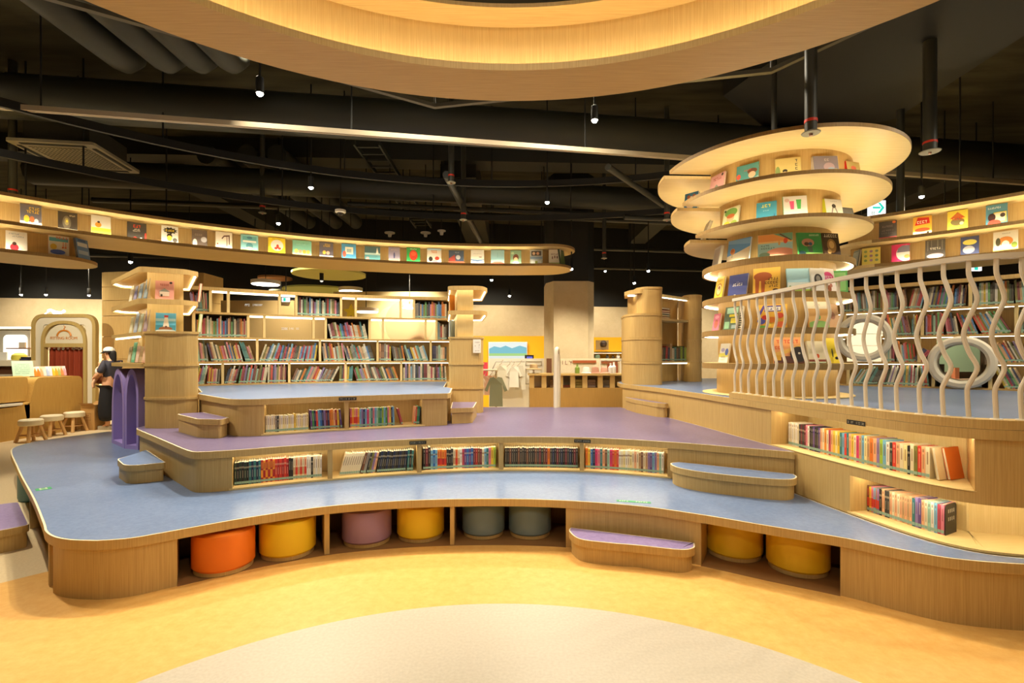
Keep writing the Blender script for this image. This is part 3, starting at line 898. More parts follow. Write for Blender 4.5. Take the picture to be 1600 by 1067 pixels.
# ---------------------------------------------------------------- wavy railing
rail = thing('wavy_railing', 'cream railing of wavy bars along the tall platform edge', 'railing', (2.5, 4, T3))
Fr = cut(Fp, 1139, 1860)
MB().strip(Fr, 0.001, 0.11, T3 + 0.0012, T3 + 0.055).obj('curb', WOOD, rail)
RCOL = mat('dfd2ba', 0.4)
fo = offs(Fr, 0.055)
MB().strip(cut(fo, 1147, 1790), -0.022, 0.022, 2.07, 2.10).obj('top_rail', RCOL, rail)
prof = [(0, 0), (.09, 0), (.16, .5), (.256, 1.0), (.36, .1), (.47, -.62), (.58, .0), (.675, 1.0), (.75, .45), (.806, -.12), (.86, -.18), (1, 0)]
pf = cr(prof, 4)
pxs = [1148.5, 1158, 1170, 1183, 1196, 1209.4, 1223, 1239.5, 1256, 1272.6, 1291, 1310, 1331, 1353.5, 1377, 1402, 1438, 1474.4, 1513.7, 1557, 1597, 1640, 1685]
for px in pxs:
    c_ = cut(fo, px - 3, px + 3)
    p = cut(fo, px - 0.01, px + 0.5)[0]
    tx, ty = c_[-1][0] - c_[0][0], c_[-1][1] - c_[0][1]
    l = math.hypot(tx, ty)
    tx, ty = tx / l, ty / l
    path = [(p[0] + tx * 0.036 * o_, p[1] + ty * 0.036 * o_, 2.075 + (T3 + 0.055 - 2.075) * t_) for t_, o_ in pf]
    bal = MB().tube(path, 0.0125, 8).obj('baluster', RCOL, rail)
    MB().lathe([(0, 0), (0.03, 0), (0.028, 0.005), (0, 0.006)], (p[0], p[1], T3 + 0.055), 12).obj('base_flange', RCOL, bal)
# end of a second railing at the back of the purple platform
r2 = thing('end_railing', 'white railing seen end on at the back edge of the purple platform', 'railing', (0.72, 7.7, T2))
mb = MB().tube(cr([(0.68, 7.68, T2), (0.68, 7.68, 1.3), (0.685, 7.68, 1.58), (0.70, 7.72, 1.62), (0.735, 7.95, 1.60), (0.79, 8.35, 1.3), (0.79, 8.4, T2 - 0.1)], 6), 0.035, 10)
mb.obj('rail_hoop', CREAM, r2)
MB().tube([(0.745, 8.0, 0.0), (0.745, 8.0, 1.55)], 0.03, 10).obj('post', CREAM, r2)
MB().tube([(0.79, 8.4, 0.0), (0.79, 8.4, T2)], 0.03, 10).obj('post', CREAM, r2)
# ---------------------------------------------------------------- books
ORD = 'first second third fourth fifth sixth seventh eighth ninth tenth eleventh twelfth thirteenth fourteenth fifteenth sixteenth seventeenth eighteenth nineteenth'.split()
TENS = {2: 'twent', 3: 'thirt', 4: 'fort', 5: 'fift', 6: 'sixt'}
def ordinal(n):
    if n < 20: return ORD[n - 1]
    a, b = divmod(n, 10)
    return TENS[a] + ('ieth' if b == 0 else 'y-' + ORD[b - 1])
PAL = {'black': '26221f', 'dark green': '27382c', 'dark blue': '1f2c4a', 'teal': '2f6f74', 'crimson': 'a32626', 'red': 'cf3b2b', 'orange': 'e07a2a', 'flame orange': 'e8932f',
       'yellow': 'e8c23c', 'cream': 'e9dcb8', 'white': 'ece7da', 'grey': '8e8b84', 'brown': '6d4630', 'pink': 'dd7f92', 'hot pink': 'd83c72', 'purple': '5d4484', 'violet': '8a76ad', 'blue': '2f69b0',
       'sky blue': '74aed0', 'green': '3f8a4c', 'lime': '9cbf3f', 'tan': 'c7a274', 'peach': 'ecb183', 'navy': '252a52', 'pale yellow': 'efe0a0', 'rose': 'b9475a', 'mint': '9cc9b4', 'olive': '7b7a3a', 'charcoal': '3a3834', 'maroon': '6a2530'}
DARKS = {'black', 'dark green', 'dark blue', 'teal', 'crimson', 'brown', 'purple', 'navy', 'charcoal', 'maroon', 'blue', 'red', 'green'}
PAGE = mat('e6dcc0', 0.8)
TEALST = mat('8fb3a8', 0.45)
_bm = {}
def mix(a, b, k):
    return ''.join('%02x' % round(int(a[i:i + 2], 16) * (1 - k) + int(b[i:i + 2], 16) * k) for i in (0, 2, 4))
def spine_mesh(w, d, h, col, sticker_in, sty):
    k = (round(w, 4), round(d, 3), round(h, 3), col, sticker_in, sty)
    tone = (lambda c: mix(c, '948870', .28)) if sticker_in else (lambda c: c)
    if k in _bm: return _bm[k]
    mb = MB()
    c = 0.0012
    mb.box(-w / 2, -w / 2 + c, 0, d, 0, h, 0)
    mb.box(w / 2 - c, w / 2, 0, d, 0, h, 0)
    mb.box(-w / 2 + c, w / 2 - c, 0, 0.0014, 0, h, 0)
    mb.box(-w / 2 + c, w / 2 - c, 0.0014, d - 0.004, 0.002, h - 0.003, 1)
    y = -0.0003
    def q(x0, x1, z0, z1, mi):
        mb.add([(x0, y, z0), (x1, y, z0), (x1, y, z1), (x0, y, z1)], [(0, 1, 2, 3)], mi)
    if sty == 0:
        q(-w * .16, w * .16, h * .45, h * .85, 2)
    elif sty == 1:
        q(-w / 2, w / 2, h * .72, h * .8, 2); q(-w * .14, w * .14, h * .3, h * .62, 2)
    elif sty == 2:
        q(-w * .22, w * .22, h * .82, h * .92, 2); q(-w * .12, w * .12, h * .28, h * .75, 2)
    else:
        q(-w / 2, w / 2, h * .22, h * .55, 2); q(-w * .14, w * .14, h * .62, h * .9, 2)
    if sticker_in:
        y = -0.0006
        q(-w / 2, w / 2, h * .06, h * .15, 3)
    _bm[k] = mb.mesh('book', [mat(tone(PAL[col]), 0.5), PAGE, mat(mix(PAL[col], PAL['cream' if col in DARKS else 'charcoal'], .3) if sticker_in else mix(PAL[col], PAL['cream' if col in DARKS else 'brown'], .5) if sty != 3 else PAL[SECOND.get(col, 'red')], 0.5), TEALST], False)
    return _bm[k]
SECOND = {'crimson': 'flame orange', 'black': 'maroon', 'dark blue': 'sky blue', 'dark green': 'lime', 'cream': 'tan', 'white': 'red', 'flame orange': 'crimson', 'red': 'yellow', 'yellow': 'orange'}
_st = {}
def sticker_mesh(w, h):
    k = (round(w, 4), round(h, 2))
    if k not in _st:
        _st[k] = MB().box(-w / 2 * .98, w / 2 * .98, -0.0009, -0.0004, h * .05, h * .05 + 0.02).mesh('spine_sticker', TEALST, False)
    return _st[k]
NB = {'n': 0}
def walk(path):
    s = [0.0]
    for a, b in zip(path, path[1:]):
        s.append(s[-1] + math.hypot(b[0] - a[0], b[1] - a[1]))
    return s
def at_s(path, s, v):
    for i in range(len(path) - 1):
        if v <= s[i + 1] or i == len(path) - 2:
            t = (v - s[i]) / max(1e-9, s[i + 1] - s[i])
            a, b = path[i], path[i + 1]
            return ((a[0] + (b[0] - a[0]) * t, a[1] + (b[1] - a[1]) * t), (b[0] - a[0], b[1] - a[1]))
def place(me, M, name, label, cat, group=None):
    o = bpy.data.objects.new(name, me)
    COL.objects.link(o)
    o.matrix_world = M
    o['org'] = (0, 0, 0)
    return tag(o, label, cat, group)
def row(path, z, chunks, where, group, gap=0.0007, kind='paperback_book', d=0.14, sticker=True, s0=0.0, fit=True, stuff=None, count0=0, hmax=None, par=False):
    """chunks: (how many, colours, thickness, height, lean in degrees, style). Books stand along the path, spines to the room."""
    S = walk(path)
    tot = 0
    lst = []
    for n, cols, wd, h, ln, sty in chunks:
        for k in range(n):
            if cols == 'gap':
                lst.append(None); continue
            c = cols[k % len(cols)] if isinstance(cols, (list, tuple)) else cols
            lst.append([c, wd * RN.uniform(.9, 1.1) if kind != 'paperback_book' else wd, h + RN.uniform(-.004, .004) if kind == 'paperback_book' else h * RN.uniform(.82, 1.12), ln, sty])
    if hmax:
        for b in lst:
            if b: b[2] = min(b[2], hmax)
    sn = lambda b: b[2] * math.sin(math.radians(b[3]))
    def span(b):
        return b[1] / math.cos(math.radians(b[3]))
    # room that slanting books need: at the ends of the row and where they meet steeper ones
    pre, prev = [], None
    for b in lst:
        e = 0
        if b:
            if prev is None: e = max(0, -sn(b))
            elif prev[3] > b[3] + .5: e = max(0, sn(prev) - sn(b)) * 1.02
            prev = b
        pre.append(e)
    tail = max(0, sn(prev)) if prev else 0
    tot = sum(span(b) if b else 0.05 for b in lst)
    avail = S[-1] - gap * len(lst) - sum(pre) - tail
    k = avail / tot if fit else 1.0
    cur = s0
    i = count0
    prev = 0
    for b, e in zip(lst, pre):
        if fit: cur += e
        if b is None:
            cur += 0.05 * k; continue
        c, wd, h, ln, sty = b
        wd *= k
        wd = max(0.006, round(wd * 2000) / 2000)
        wd = min(wd, b[1] * k)
        a = math.radians(ln)
        sp = wd / math.cos(a)
        p, t = at_s(path, S, min(cur + sp / 2, S[-1]))
        if par: t = (path[-1][0] - path[0][0], path[-1][1] - path[0][1])
        cur += sp + gap
        i += 1
        M = frame(p, t, z) @ Matrix.Rotation(a, 4, 'Y')
        # stand on the lower corner
        M = Matrix.Translation((0, 0, wd / 2 * abs(math.sin(a)) + 0.0006)) @ M
        if kind == 'paperback_book':
            me = spine_mesh(wd, d, round(h * 200) / 200, c, False, sty)
            lean = ' leaning' if abs(ln) > 4 else ''
            o = place(me, M, 'paperback_book', '%s%s paperback, %s from the left in %s' % (c, lean, ordinal(i), where), 'book', group)
            if sticker:
                q = bpy.data.objects.new('spine_sticker', sticker_mesh(wd, h))
                COL.objects.link(q); q.parent = o
        else:
            h = math.floor(h * 100) / 100
            if stuff is not None:
                me = spine_mesh(wd, d, h, c, True, sty)
                stuff.append((me, M)); continue
            lean = ' leaning' if abs(ln) > 4 else ''
            place(spine_mesh(wd, d, h, c, True, sty), M, 'library_book', '%s%s storybook, %s from left, %s' % (c, lean, ordinal(i), where), 'book', group)

# bays of the middle platform
pb = offs(t2front, 0.115)
zb = T1 + 0.018
W_ = 0.018
gA = 'paperbacks in the purple platform bays'
row(cut(pb, 366, 503), zb, [(6, ['dark green', 'black'], W_, .195, 0, 1), (5, ['teal', 'dark blue'], W_, .197, 0, 1), (6, ['crimson', 'flame orange'], W_, .2, 0, 3), (6, ['red', 'crimson'], W_, .2, 0, 1), (2, 'black', W_, .2, 0, 0), (6, ['cream', 'peach'], W_, .2, 0, 3), (2, 'white', W_, .2, 0, 0), (1, 'black', W_, .2, 0, 1), (4, ['cream', 'white'], W_, .2, 0, 0)],
    'the first bay under the purple platform', gA)
row(cut(pb, 530, 648), zb, [(9, 'cream', .016, .205, 16, 0), (2, ['brown', 'grey'], .02, .2, 14, 0), (4, ['charcoal', 'olive', 'violet', 'peach'], .016, .2, 12, 1), (14, ['black', 'dark blue', 'charcoal'], .016, .2, 7, 1), (3, ['teal', 'black'], .016, .2, 3, 1)],
    'the second bay under the purple platform', gA)
row(cut(pb, 661, 775), zb, [(3, ['black', 'maroon'], .018, .215, 0, 2), (3, ['sky blue', 'blue'], .016, .195, 0, 1), (4, ['flame orange', 'orange'], .016, .195, 0, 3), (3, ['charcoal', 'black'], .016, .195, 0, 1), (3, ['cream', 'orange'], .016, .195, 0, 3), (2, ['white', 'rose'], .016, .195, 0, 1), (4, ['purple', 'blue'], .016, .195, 0, 1), (4, ['maroon', 'crimson', 'brown'], .016, .195, 0, 2), (3, ['cream', 'sky blue', 'teal'], .016, .195, 0, 1), (2, ['pink', 'yellow'], .017, .205, 0, 0), (1, 'lime', .017, .205, 0, 0)],
    'the third bay under the purple platform', gA)
row(cut(pb, 789, 903), zb, [(16, ['charcoal', 'black', 'brown', 'charcoal'], .016, .195, 0, 2), (4, ['maroon', 'dark green', 'brown'], .016, .195, 0, 2), (1, 'orange', .018, .195, 0, 0), (13, ['charcoal', 'dark blue', 'black', 'maroon'], .016, .195, 0, 2)],
    'the fourth bay under the purple platform', gA)
row(cut(pb, 915, 1038), zb, [(1, 'orange', .02, .2, 0, 2), (1, 'yellow', .02, .2, 0, 2), (1, 'blue', .02, .2, 0, 2), (1, 'navy', .02, .2, 0, 2), (2, ['hot pink', 'pink'], .02, .2, 0, 2), (1, 'teal', .02, .2, 0, 2), (1, 'peach', .02, .2, 0, 2), (1, 'brown', .02, .2, 0, 2), (1, 'mint', .02, .2, 0, 2), (1, 'hot pink', .02, .2, 0, 2), (3, ['red', 'orange'], .018, .2, 0, 2), (6, ['white', 'cream', 'pale yellow'], .018, .195, 0, 1), (3, ['cream', 'peach'], .018, .195, 0, 0), (4, ['tan', 'brown', 'cream'], .018, .195, 0, 2), (4, ['violet', 'purple', 'sky blue'], .018, .195, 0, 2), (3, ['peach', 'mint', 'white'], .018, .195, 0, 2)],
    'the last bay under the purple platform', gA)
# bays of the upper platform
pb = offs(t3front, 0.1)
zb = T2 + 0.018
gB = 'paperbacks in the upper platform bays'
row(cut(pb, 415, 482), zb, [(5, ['cream', 'white'], W_, .165, 0, 0), (2, ['grey', 'charcoal'], W_, .165, 0, 1), (8, ['cream', 'white', 'pale yellow'], W_, .165, 0, 0), (1, 'yellow', W_, .175, 0, 0), (7, ['pale yellow', 'white', 'cream'], W_, .165, 0, 2)],
    'the first bay under the upper platform', gB)
row(cut(pb, 484, 535.5), zb, [(3, ['purple', 'green', 'navy'], .015, .2, -3, 0), (3, ['red', 'sky blue', 'blue'], .015, .2, -3, 0), (4, ['navy', 'violet', 'maroon'], .015, .2, -3, 0), (5, ['orange', 'flame orange', 'peach', 'crimson', 'yellow'], .015, .2, -3, 0), (1, 'purple', .015, .2, -6, 0)],
    'the first bay under the upper platform', gB, count0=23)
row(cut(pb, 547, 617), zb, [(5, ['pink', 'yellow', 'peach'], .015, .205, 0, 3), (4, ['sky blue', 'violet', 'navy'], .015, .2, 0, 0), (1, 'hot pink', .018, .19, 0, 0), (5, ['mint', 'teal', 'pink', 'sky blue'], .015, .205, 0, 0), (5, ['green', 'teal', 'lime', 'sky blue'], .015, .205, 0, 0), (4, ['pink', 'yellow', 'navy', 'sky blue'], .014, .205, -2, 0)],
    'the second bay under the upper platform', gB)
row(cut(pb, 627.5, 632), zb, [(1, 'rose', .017, .19, -15, 0)], 'the second bay under the upper platform', gB, fit=False, count0=24)
row(cut(pb, 646, 657.5), zb, [(1, 'peach', .015, .2, 5, 0), (1, 'red', .015, .2, 5, 0), (2, ['green', 'teal'], .016, .2, 4, 0)], 'the second bay under the upper platform', gB, fit=False, count0=25)
# lit bays below the railing
pb = offs(Fp, 0.15)
gC = 'paperbacks in the lit bays below the railing'
row(cut(pb, 1232, 1455), T2 + 0.006, [(6, ['white', 'cream'], .019, .2, 0, 2), (4, ['charcoal', 'maroon'], .018, .2, 0, 1), (2, ['pink', 'white'], .018, .2, 0, 2), (6, ['black', 'charcoal', 'purple'], .017, .2, 0, 2), (3, ['peach', 'cream', 'flame orange'], .019, .2, 0, 0), (3, ['cream', 'rose', 'peach'], .019, .2, 0, 0), (3, ['yellow', 'pale yellow'], .019, .2, 0, 0), (2, ['teal', 'sky blue'], .019, .2, 0, 0), (2, ['red', 'teal'], .018, .2, 0, 0), (3, ['peach', 'yellow', 'cream'], .019, .2, 0, 2), (1, 'hot pink', .02, .2, 0, 0), (4, ['tan', 'sky blue', 'pale yellow'], .019, .2, 0, 2), (2, ['orange', 'peach'], .024, .2, 0, 0), (2, ['violet', 'lime'], .02, .2, 0, 0), (1, 'sky blue', .022, .2, 0, 0), (1, 'white', .022, .19, 0, 2), (1, 'charcoal', .018, .19, 0, 1), (2, ['red', 'peach'], .022, .195, 0, 2), (2, ['cream', 'pale yellow'], .022, .195, 0, 0), (1, 'black', .016, .19, 0, 1), (2, ['cream', 'olive'], .02, .2, 0, 0), (2, ['red', 'peach'], .02, .2, 0, 2), (1, 'cream', .022, .2, 0, 0)],
    'the upper lit bay below the railing', gC, d=0.15, gap=0.0016)
row(cut(pb, 1355, 1476), T1 + 0.016, [(4, ['brown', 'yellow', 'pink', 'sky blue'], .018, .185, 0, 3), (2, ['grey', 'violet'], .016, .18, 0, 3), (1, 'black', .024, .185, 0, 1), (1, 'peach', .024, .185, 0, 2), (2, 'charcoal', .02, .185, 0, 1), (4, ['peach', 'cream'], .02, .185, 0, 2), (5, ['peach', 'tan'], .018, .185, 0, 2), (1, 'teal', .022, .185, 0, 0), (2, ['violet', 'purple'], .022, .19, 0, 0), (2, ['peach', 'cream'], .02, .19, 0, 2), (3, ['mint', 'white', 'sky blue'], .02, .19, 0, 2), (2, ['rose', 'pink'], .02, .19, 0, 0)],
    'the lower lit bay below the railing', gC, d=0.15, gap=0.0016)
# black metal book end and the last slanting books of the upper bay
c_ = cut(pb, 1476, 1484)
M = frame(c_[0], (c_[-1][0] - c_[0][0], c_[-1][1] - c_[0][1]), T1 + 0.0165)
be = thing('book_end', 'black perforated metal book end closing the lower lit bay', 'book end', (M[0][3], M[1][3], T1 + 0.0165))
pl = fillet([(0.0, 0.0), (0.15, 0.0), (0.15, 0.19), (0.0, 0.19)], [0, 0, 0.03, 0.03], 6)
mb = MB().prism(pl, 0.002, 0.005)
mb.xf(M @ Matrix(((0, 0, 1, 0), (1, 0, 0, 0), (0, 1, 0, 0), (0, 0, 0, 1))))
mb.obj('upright_plate', mat('2a2721', 0.45), be)
for r in range(2):
    mb = MB()
    for k in range(4):
        mb.box(0.0052, 0.0058, 0.035 + k * 0.024, 0.043 + k * 0.024, 0.135 - r * 0.05, 0.158 - r * 0.05)
    mb.xf(M).obj('slots', mat('b9b2a0', 0.5), be)
c_ = cut(pb, 1455, 1466)
M0 = frame(c_[0], (c_[-1][0] - c_[0][0], c_[-1][1] - c_[0][1]), T2 + 0.008)
for dx, dy, rz, cc, lb in ((0.03, 0.0, -8, 'f0d9a8', 'cream notebook propped at the end of the upper lit bay'), (0.055, 0.07, -10, 'e0782c', 'orange book leaning at the far end of the upper lit bay')):
    M = M0 @ Matrix.Translation((dx, dy, 0.0)) @ Matrix.Rotation(math.radians(rz), 4, 'Y')
    mb = MB().box(0, 0.0015, 0, 0.15, 0, 0.2, 0).box(0.0135, 0.015, 0, 0.15, 0, 0.2, 0).box(0.0015, 0.0135, 0.003, 0.147, 0.003, 0.197, 1)
    mb.xf(M).obj('display_book', [mat(cc), PAGE], None, lb, 'book')

# ---- wall bookcases
MUTE = ['cream', 'white', 'grey', 'tan', 'sky blue', 'rose', 'teal', 'olive', 'brown', 'crimson', 'charcoal', 'mint', 'pink', 'blue', 'peach', 'orange', 'green', 'yellow', 'violet', 'navy', 'red', 'grey', 'brown', 'charcoal', 'dark green', 'olive', 'cream', 'black', 'maroon', 'dark blue']
def pick(n, seed, bias=()):
    r = random.Random(seed)
    return [r.choice(list(bias) * 2 + MUTE) for _ in range(n)]
def lib(R, xa, xb, r, z, spec, where, group, seed, stuff=None, bias=()):
    p = parc(R, xa, xb, 16)
    p = [(a[0], a[1]) for a in offs(p, 0.05)]
    ch = []
    c0 = 0
    for n, ln, h in spec:
        ch.append((n, pick(n, seed + c0, bias), .016, h, ln, RN.choice((0, 2, 3))))
        c0 += n
    row(p, z, ch, where, group, kind='library_book', d=0.19, stuff=stuff, hmax=rows_z[r][1] - rows_z[r][0] - 0.014)
gR = 'storybooks in the porthole bookcase'
rz = [z + 0.0 for z in (RZ[1], RZ[2], RZ[3], T3 + 0.022)]
lib(RR_, 1314, 1378, 0, rz[0], [(7, 0, 0.283), (11, -4, 0.283), (6, 0, 0.273)], 'top row, first bay of porthole bookcase', gR, 1)
lib(RR_, 1384, 1512, 0, rz[0], [(7, 0, 0.283), (4, -4, 0.294), (7, 12, 0.283), (14, 9, 0.283), (6, 4, 0.294)], 'top row, second bay of porthole bookcase', gR, 20, bias=('crimson', 'navy'))
lib(RR_, 1519, 1606, 0, rz[0], [(9, 0, 0.294), (9, 0, 0.294), (5, -3, 0.294)], 'top row, last bay of porthole bookcase', gR, 50, bias=('dark green', 'olive'))
lib(RR_, 1379, 1436, 1, rz[1], [(5, -8, 0.283), (12, -9, 0.273), (5, 0, 0.273)], 'second row beside the upper porthole', gR, 80, bias=('red', 'brown', 'cream'))
lib(RR_, 1446, 1582, 1, rz[1], [(9, 0, 0.283), (6, -7, 0.262), (7, -16, 0.262), (8, -22, 0.283), (5, -26, 0.294)], 'second row above the lower porthole', gR, 110, bias=('olive', 'green', 'tan'))
lib(RR_, 1592, 1604, 1, rz[1], [(4, 0, 0.273)], 'second row, last bay of porthole bookcase', gR, 131)
lib(RR_, 1382, 1431, 2, rz[2], [(6, 0, 0.283), (11, -5, 0.273)], 'third row between the two portholes', gR, 140, bias=('rose', 'cream', 'red'))
lib(RR_, 1437, 1441, 2, rz[2], [(2, 38, 0.218)], 'third row touching the lower porthole', gR, 160, bias=('maroon',))
lib(RR_, 1556, 1606, 2, rz[2], [(12, -22, 0.273)], 'third row past the lower porthole', gR, 170, bias=('grey', 'white', 'blue'))
lib(RR_, 1329, 1452, 3, rz[3], [(8, 30, 0.273), (8, 24, 0.273), (9, 14, 0.283), (12, 3, 0.283), (5, -5, 0.283)], 'bottom row before the lower porthole', gR, 200, bias=('teal', 'white', 'sky blue'))
lib(RR_, 1554, 1606, 3, rz[3], [(9, -22, 0.283)], 'bottom row past the lower porthole', gR, 240, bias=('cream', 'yellow'))
gL = 'storybooks in the window bookcase'
ST = []
lib(LR, 297, 326.5, 0, rz[0], [(10, -6, 0.273), (4, -3, 0.273)], '', gL, 300, ST, ('crimson', 'tan'))
lib(LR, 465, 531, 0, rz[0], [(26, 0, 0.273)], '', gL, 320, ST, ('orange', 'teal'))
lib(LR, 649, 698, 0, rz[0], [(19, 0, 0.273)], '', gL, 340, ST, ('orange', 'cream'))
lib(LR, 305, 386, 1, rz[1], [(32, 0, 0.283)], '', gL, 360, ST, ('cream', 'red'))
lib(LR, 512, 575, 1, rz[1], [(22, -12, 0.273)], '', gL, 390, ST, ('cream', 'rose'))
lib(LR, 684, 698, 1, rz[1], [(6, 0, 0.273)], '', gL, 410, ST)
lib(LR, 299, 399, 2, rz[2], [(9, -6, 0.283), (20, -13, 0.273), (6, -17, 0.283)], 'third row, first bay of window bookcase', gL, 420)
lib(LR, 405, 497, 2, rz[2], [(10, 18, 0.273), (14, 12, 0.273), (6, 8, 0.273)], 'third row, second bay of window bookcase', gL, 450, bias=('sky blue', 'rose', 'blue'))
lib(LR, 502.5, 586, 2, rz[2], [(12, -8, 0.273), (16, -16, 0.262)], '', gL, 480, ST, bias=('grey', 'olive'))
lib(LR, 592.5, 670, 2, rz[2], [(7, 0, 0.273), (7, -10, 0.273), (12, -18, 0.262)], '', gL, 510, ST, bias=('mint', 'tan'))
lib(LR, 675.5, 698, 2, rz[2], [(7, 0, 0.262)], '', gL, 540, ST)
lib(LR, 299, 345, 3, rz[3], [(9, 12, 0.283), (9, 4, 0.262)], '', gL, 560, ST, bias=('yellow', 'crimson'))
lib(LR, 350.5, 448, 3, rz[3], [(7, 14, 0.262), (17, 9, 0.273), (12, 2, 0.283)], '', gL, 580, ST, bias=('rose', 'cream'))
lib(LR, 454, 624, 3, rz[3], [(14, 22, 0.240), (6, 26, 0.240), (7, 3, 0.262), (9, -16, 0.251), (13, -20, 0.240)], '', gL, 620, ST, bias=('grey', 'olive', 'orange'))
lib(LR, 630, 698, 3, rz[3], [(19, 0, 0.273), (6, -3, 0.273)], '', gL, 660, ST, bias=('mint', 'cream', 'peach'))
# upper rows of the window bookcase: gathered as one
vs, fs, mi, mats_, mk = [], [], [], [], {}
for me, M in ST:
    b0 = len(vs)
    vs += [tuple(M @ v.co) for v in me.vertices]
    for p in me.polygons:
        fs.append(tuple(b0 + i for i in p.vertices))
        m = me.materials[p.material_index]
        if m.name not in mk:
            mk[m.name] = len(mats_); mats_.append(m)
        mi.append(mk[m.name])
me = bpy.data.meshes.new('library_books')
me.from_pydata(vs, [], fs)
for m in mats_: me.materials.append(m)
me.polygons.foreach_set('material_index', mi)
o = bpy.data.objects.new('library_books', me)
COL.objects.link(o)
tag(o, 'storybooks filling the upper rows and far bays of the window bookcase', 'books', gL, 'stuff')
# books of the bay by the shelf pier
for k in range(5):
    cc = ('8a6a4a', 'c7502e', '39352e', '55705a', 'a05038')[k]
    cn = ('tan', 'orange', 'black', 'green', 'rust red')[k]
    z0 = 2.122 + (4 - k) * 0.034
    if k == 0: z0 += 0.01
    mb = MB().box(0.08, 0.34 + 0.02 * (k % 2), 0.03, 0.24, 0, 0.004).box(0.08, 0.34 + 0.02 * (k % 2), 0.03, 0.24, 0.026, 0.03).box(0.085, 0.335, 0.035, 0.23, 0.004, 0.026, 1)
    mb.xf(bayM @ Matrix.Translation((0, 0, z0)))
    mb.obj('library_book', [mat(cc), PAGE], None, '%s book lying flat, %s from the bottom of the stack in the pier bay' % (cn, ordinal(5 - k)), 'book', 'books lying flat in the pier bay')
bp = [tuple((bayM @ Vector((x, 0.05, 0)))[:2]) for x in (0.06, 0.5, 0.93)]
row(bp, 1.436, [(5, pick(5, 700, ('rose', 'navy')), .022, .26, 4, 0), (9, pick(9, 720, ('cream', 'blue', 'lime')), .022, .26, 0, 2)], 'bay between the two shelf piers', 'storybooks by the shelf pier', kind='library_book', d=0.19)

# ---------------------------------------------------------------- books shown face out
def face_book(p, t, z, wd, h, th, lean, cover, art, label, group=None, yaw=0, back=None):
    """p: middle of the foot, t: direction of the shelf (to the reader's right); art: flat shapes on a unit cover"""
    M = frame(p, t, z + 0.0012 + th * math.sin(math.radians(abs(lean)))) @ Matrix.Rotation(math.radians(yaw), 4, 'Z') @ Matrix.Rotation(math.radians(-lean), 4, 'X')
    org = (M[0][3], M[1][3], M[2][3])
    c = 0.0025
    mb = MB().box(-wd / 2, wd / 2, 0, c, 0, h).box(-wd / 2, wd / 2, th - c, th, 0, h).box(-wd / 2, -wd / 2 + c, c, th - c, 0, h)
    o = bpy.data.objects.new('display_book', mb.mesh('display_book', mat(back or cover, 0.45), False))
    COL.objects.link(o)
    o.matrix_world = M
    o['org'] = (0, 0, 0)
    tag(o, label, 'book', group)
    q = bpy.data.objects.new('page_block', MB().box(-wd / 2 + c, wd / 2 - 0.003, c, th - c, 0.002, h - 0.003).mesh('page_block', PAGE, False))
    COL.objects.link(q); q.parent = o
    mb, ms, mk = MB(), [], {}
    y = -0.0004
    def mi(cx):
        if cx not in mk:
            mk[cx] = len(ms); ms.append(mat(cx, 0.45))
        return mk[cx]
    def poly(pts, cx):
        nonlocal y
        pts = [(min(.995, max(.005, a)), min(.995, max(.005, b))) for a, b in pts]
        mb.add([((a - .5) * wd, y, b * h) for a, b in pts], [tuple(range(len(pts)))], mi(cx))
        y -= 0.00025
    poly([(0, 0), (1, 0), (1, 1), (0, 1)], cover)
    for a in art:
        k = a[0]
        if k == 'r': poly([(a[1], a[2]), (a[3], a[2]), (a[3], a[4]), (a[1], a[4])], a[5])
        elif k == 'e': poly([(a[1] + a[3] * math.cos(i * PI / 10), a[2] + a[4] * math.sin(i * PI / 10)) for i in range(20)], a[5])
        elif k == 'p': poly(a[1], a[2])
        elif k == 't':        # a short title: blocky strokes
            x0, zc, tw_, th_, cx, n = a[1:7]
            rr = random.Random(int(x0 * 997 + zc * 131 + n))
            for i in range(n):
                xa, xb = x0 + tw_ * i / n, x0 + tw_ * (i + .75) / n
                s = rr.randint(0, 3)
                if s != 0: poly([(xa, zc - th_ / 2), (xb, zc - th_ / 2), (xb, zc - th_ / 4), (xa, zc - th_ / 4)], cx)
                if s != 1: poly([(xa, zc + th_ / 4), (xb, zc + th_ / 4), (xb, zc + th_ / 2), (xa, zc + th_ / 2)], cx)
                xm = xa if s > 1 else (xa + xb) / 2
                poly([(xm, zc - th_ / 2), (xm + (xb - xa) * .3, zc - th_ / 2), (xm + (xb - xa) * .3, zc + th_ / 2), (xm, zc + th_ / 2)], cx)
        elif k == 's':        # burst
            poly([(a[1] + a[3] * (1 if i % 2 else .7) * math.cos(i * PI / 11), a[2] + a[4] * (1 if i % 2 else .7) * math.sin(i * PI / 11)) for i in range(22)], a[5])
    q = bpy.data.objects.new('cover_picture', mb.mesh('cover_picture', ms, False))
    COL.objects.link(q); q.parent = o
    return o

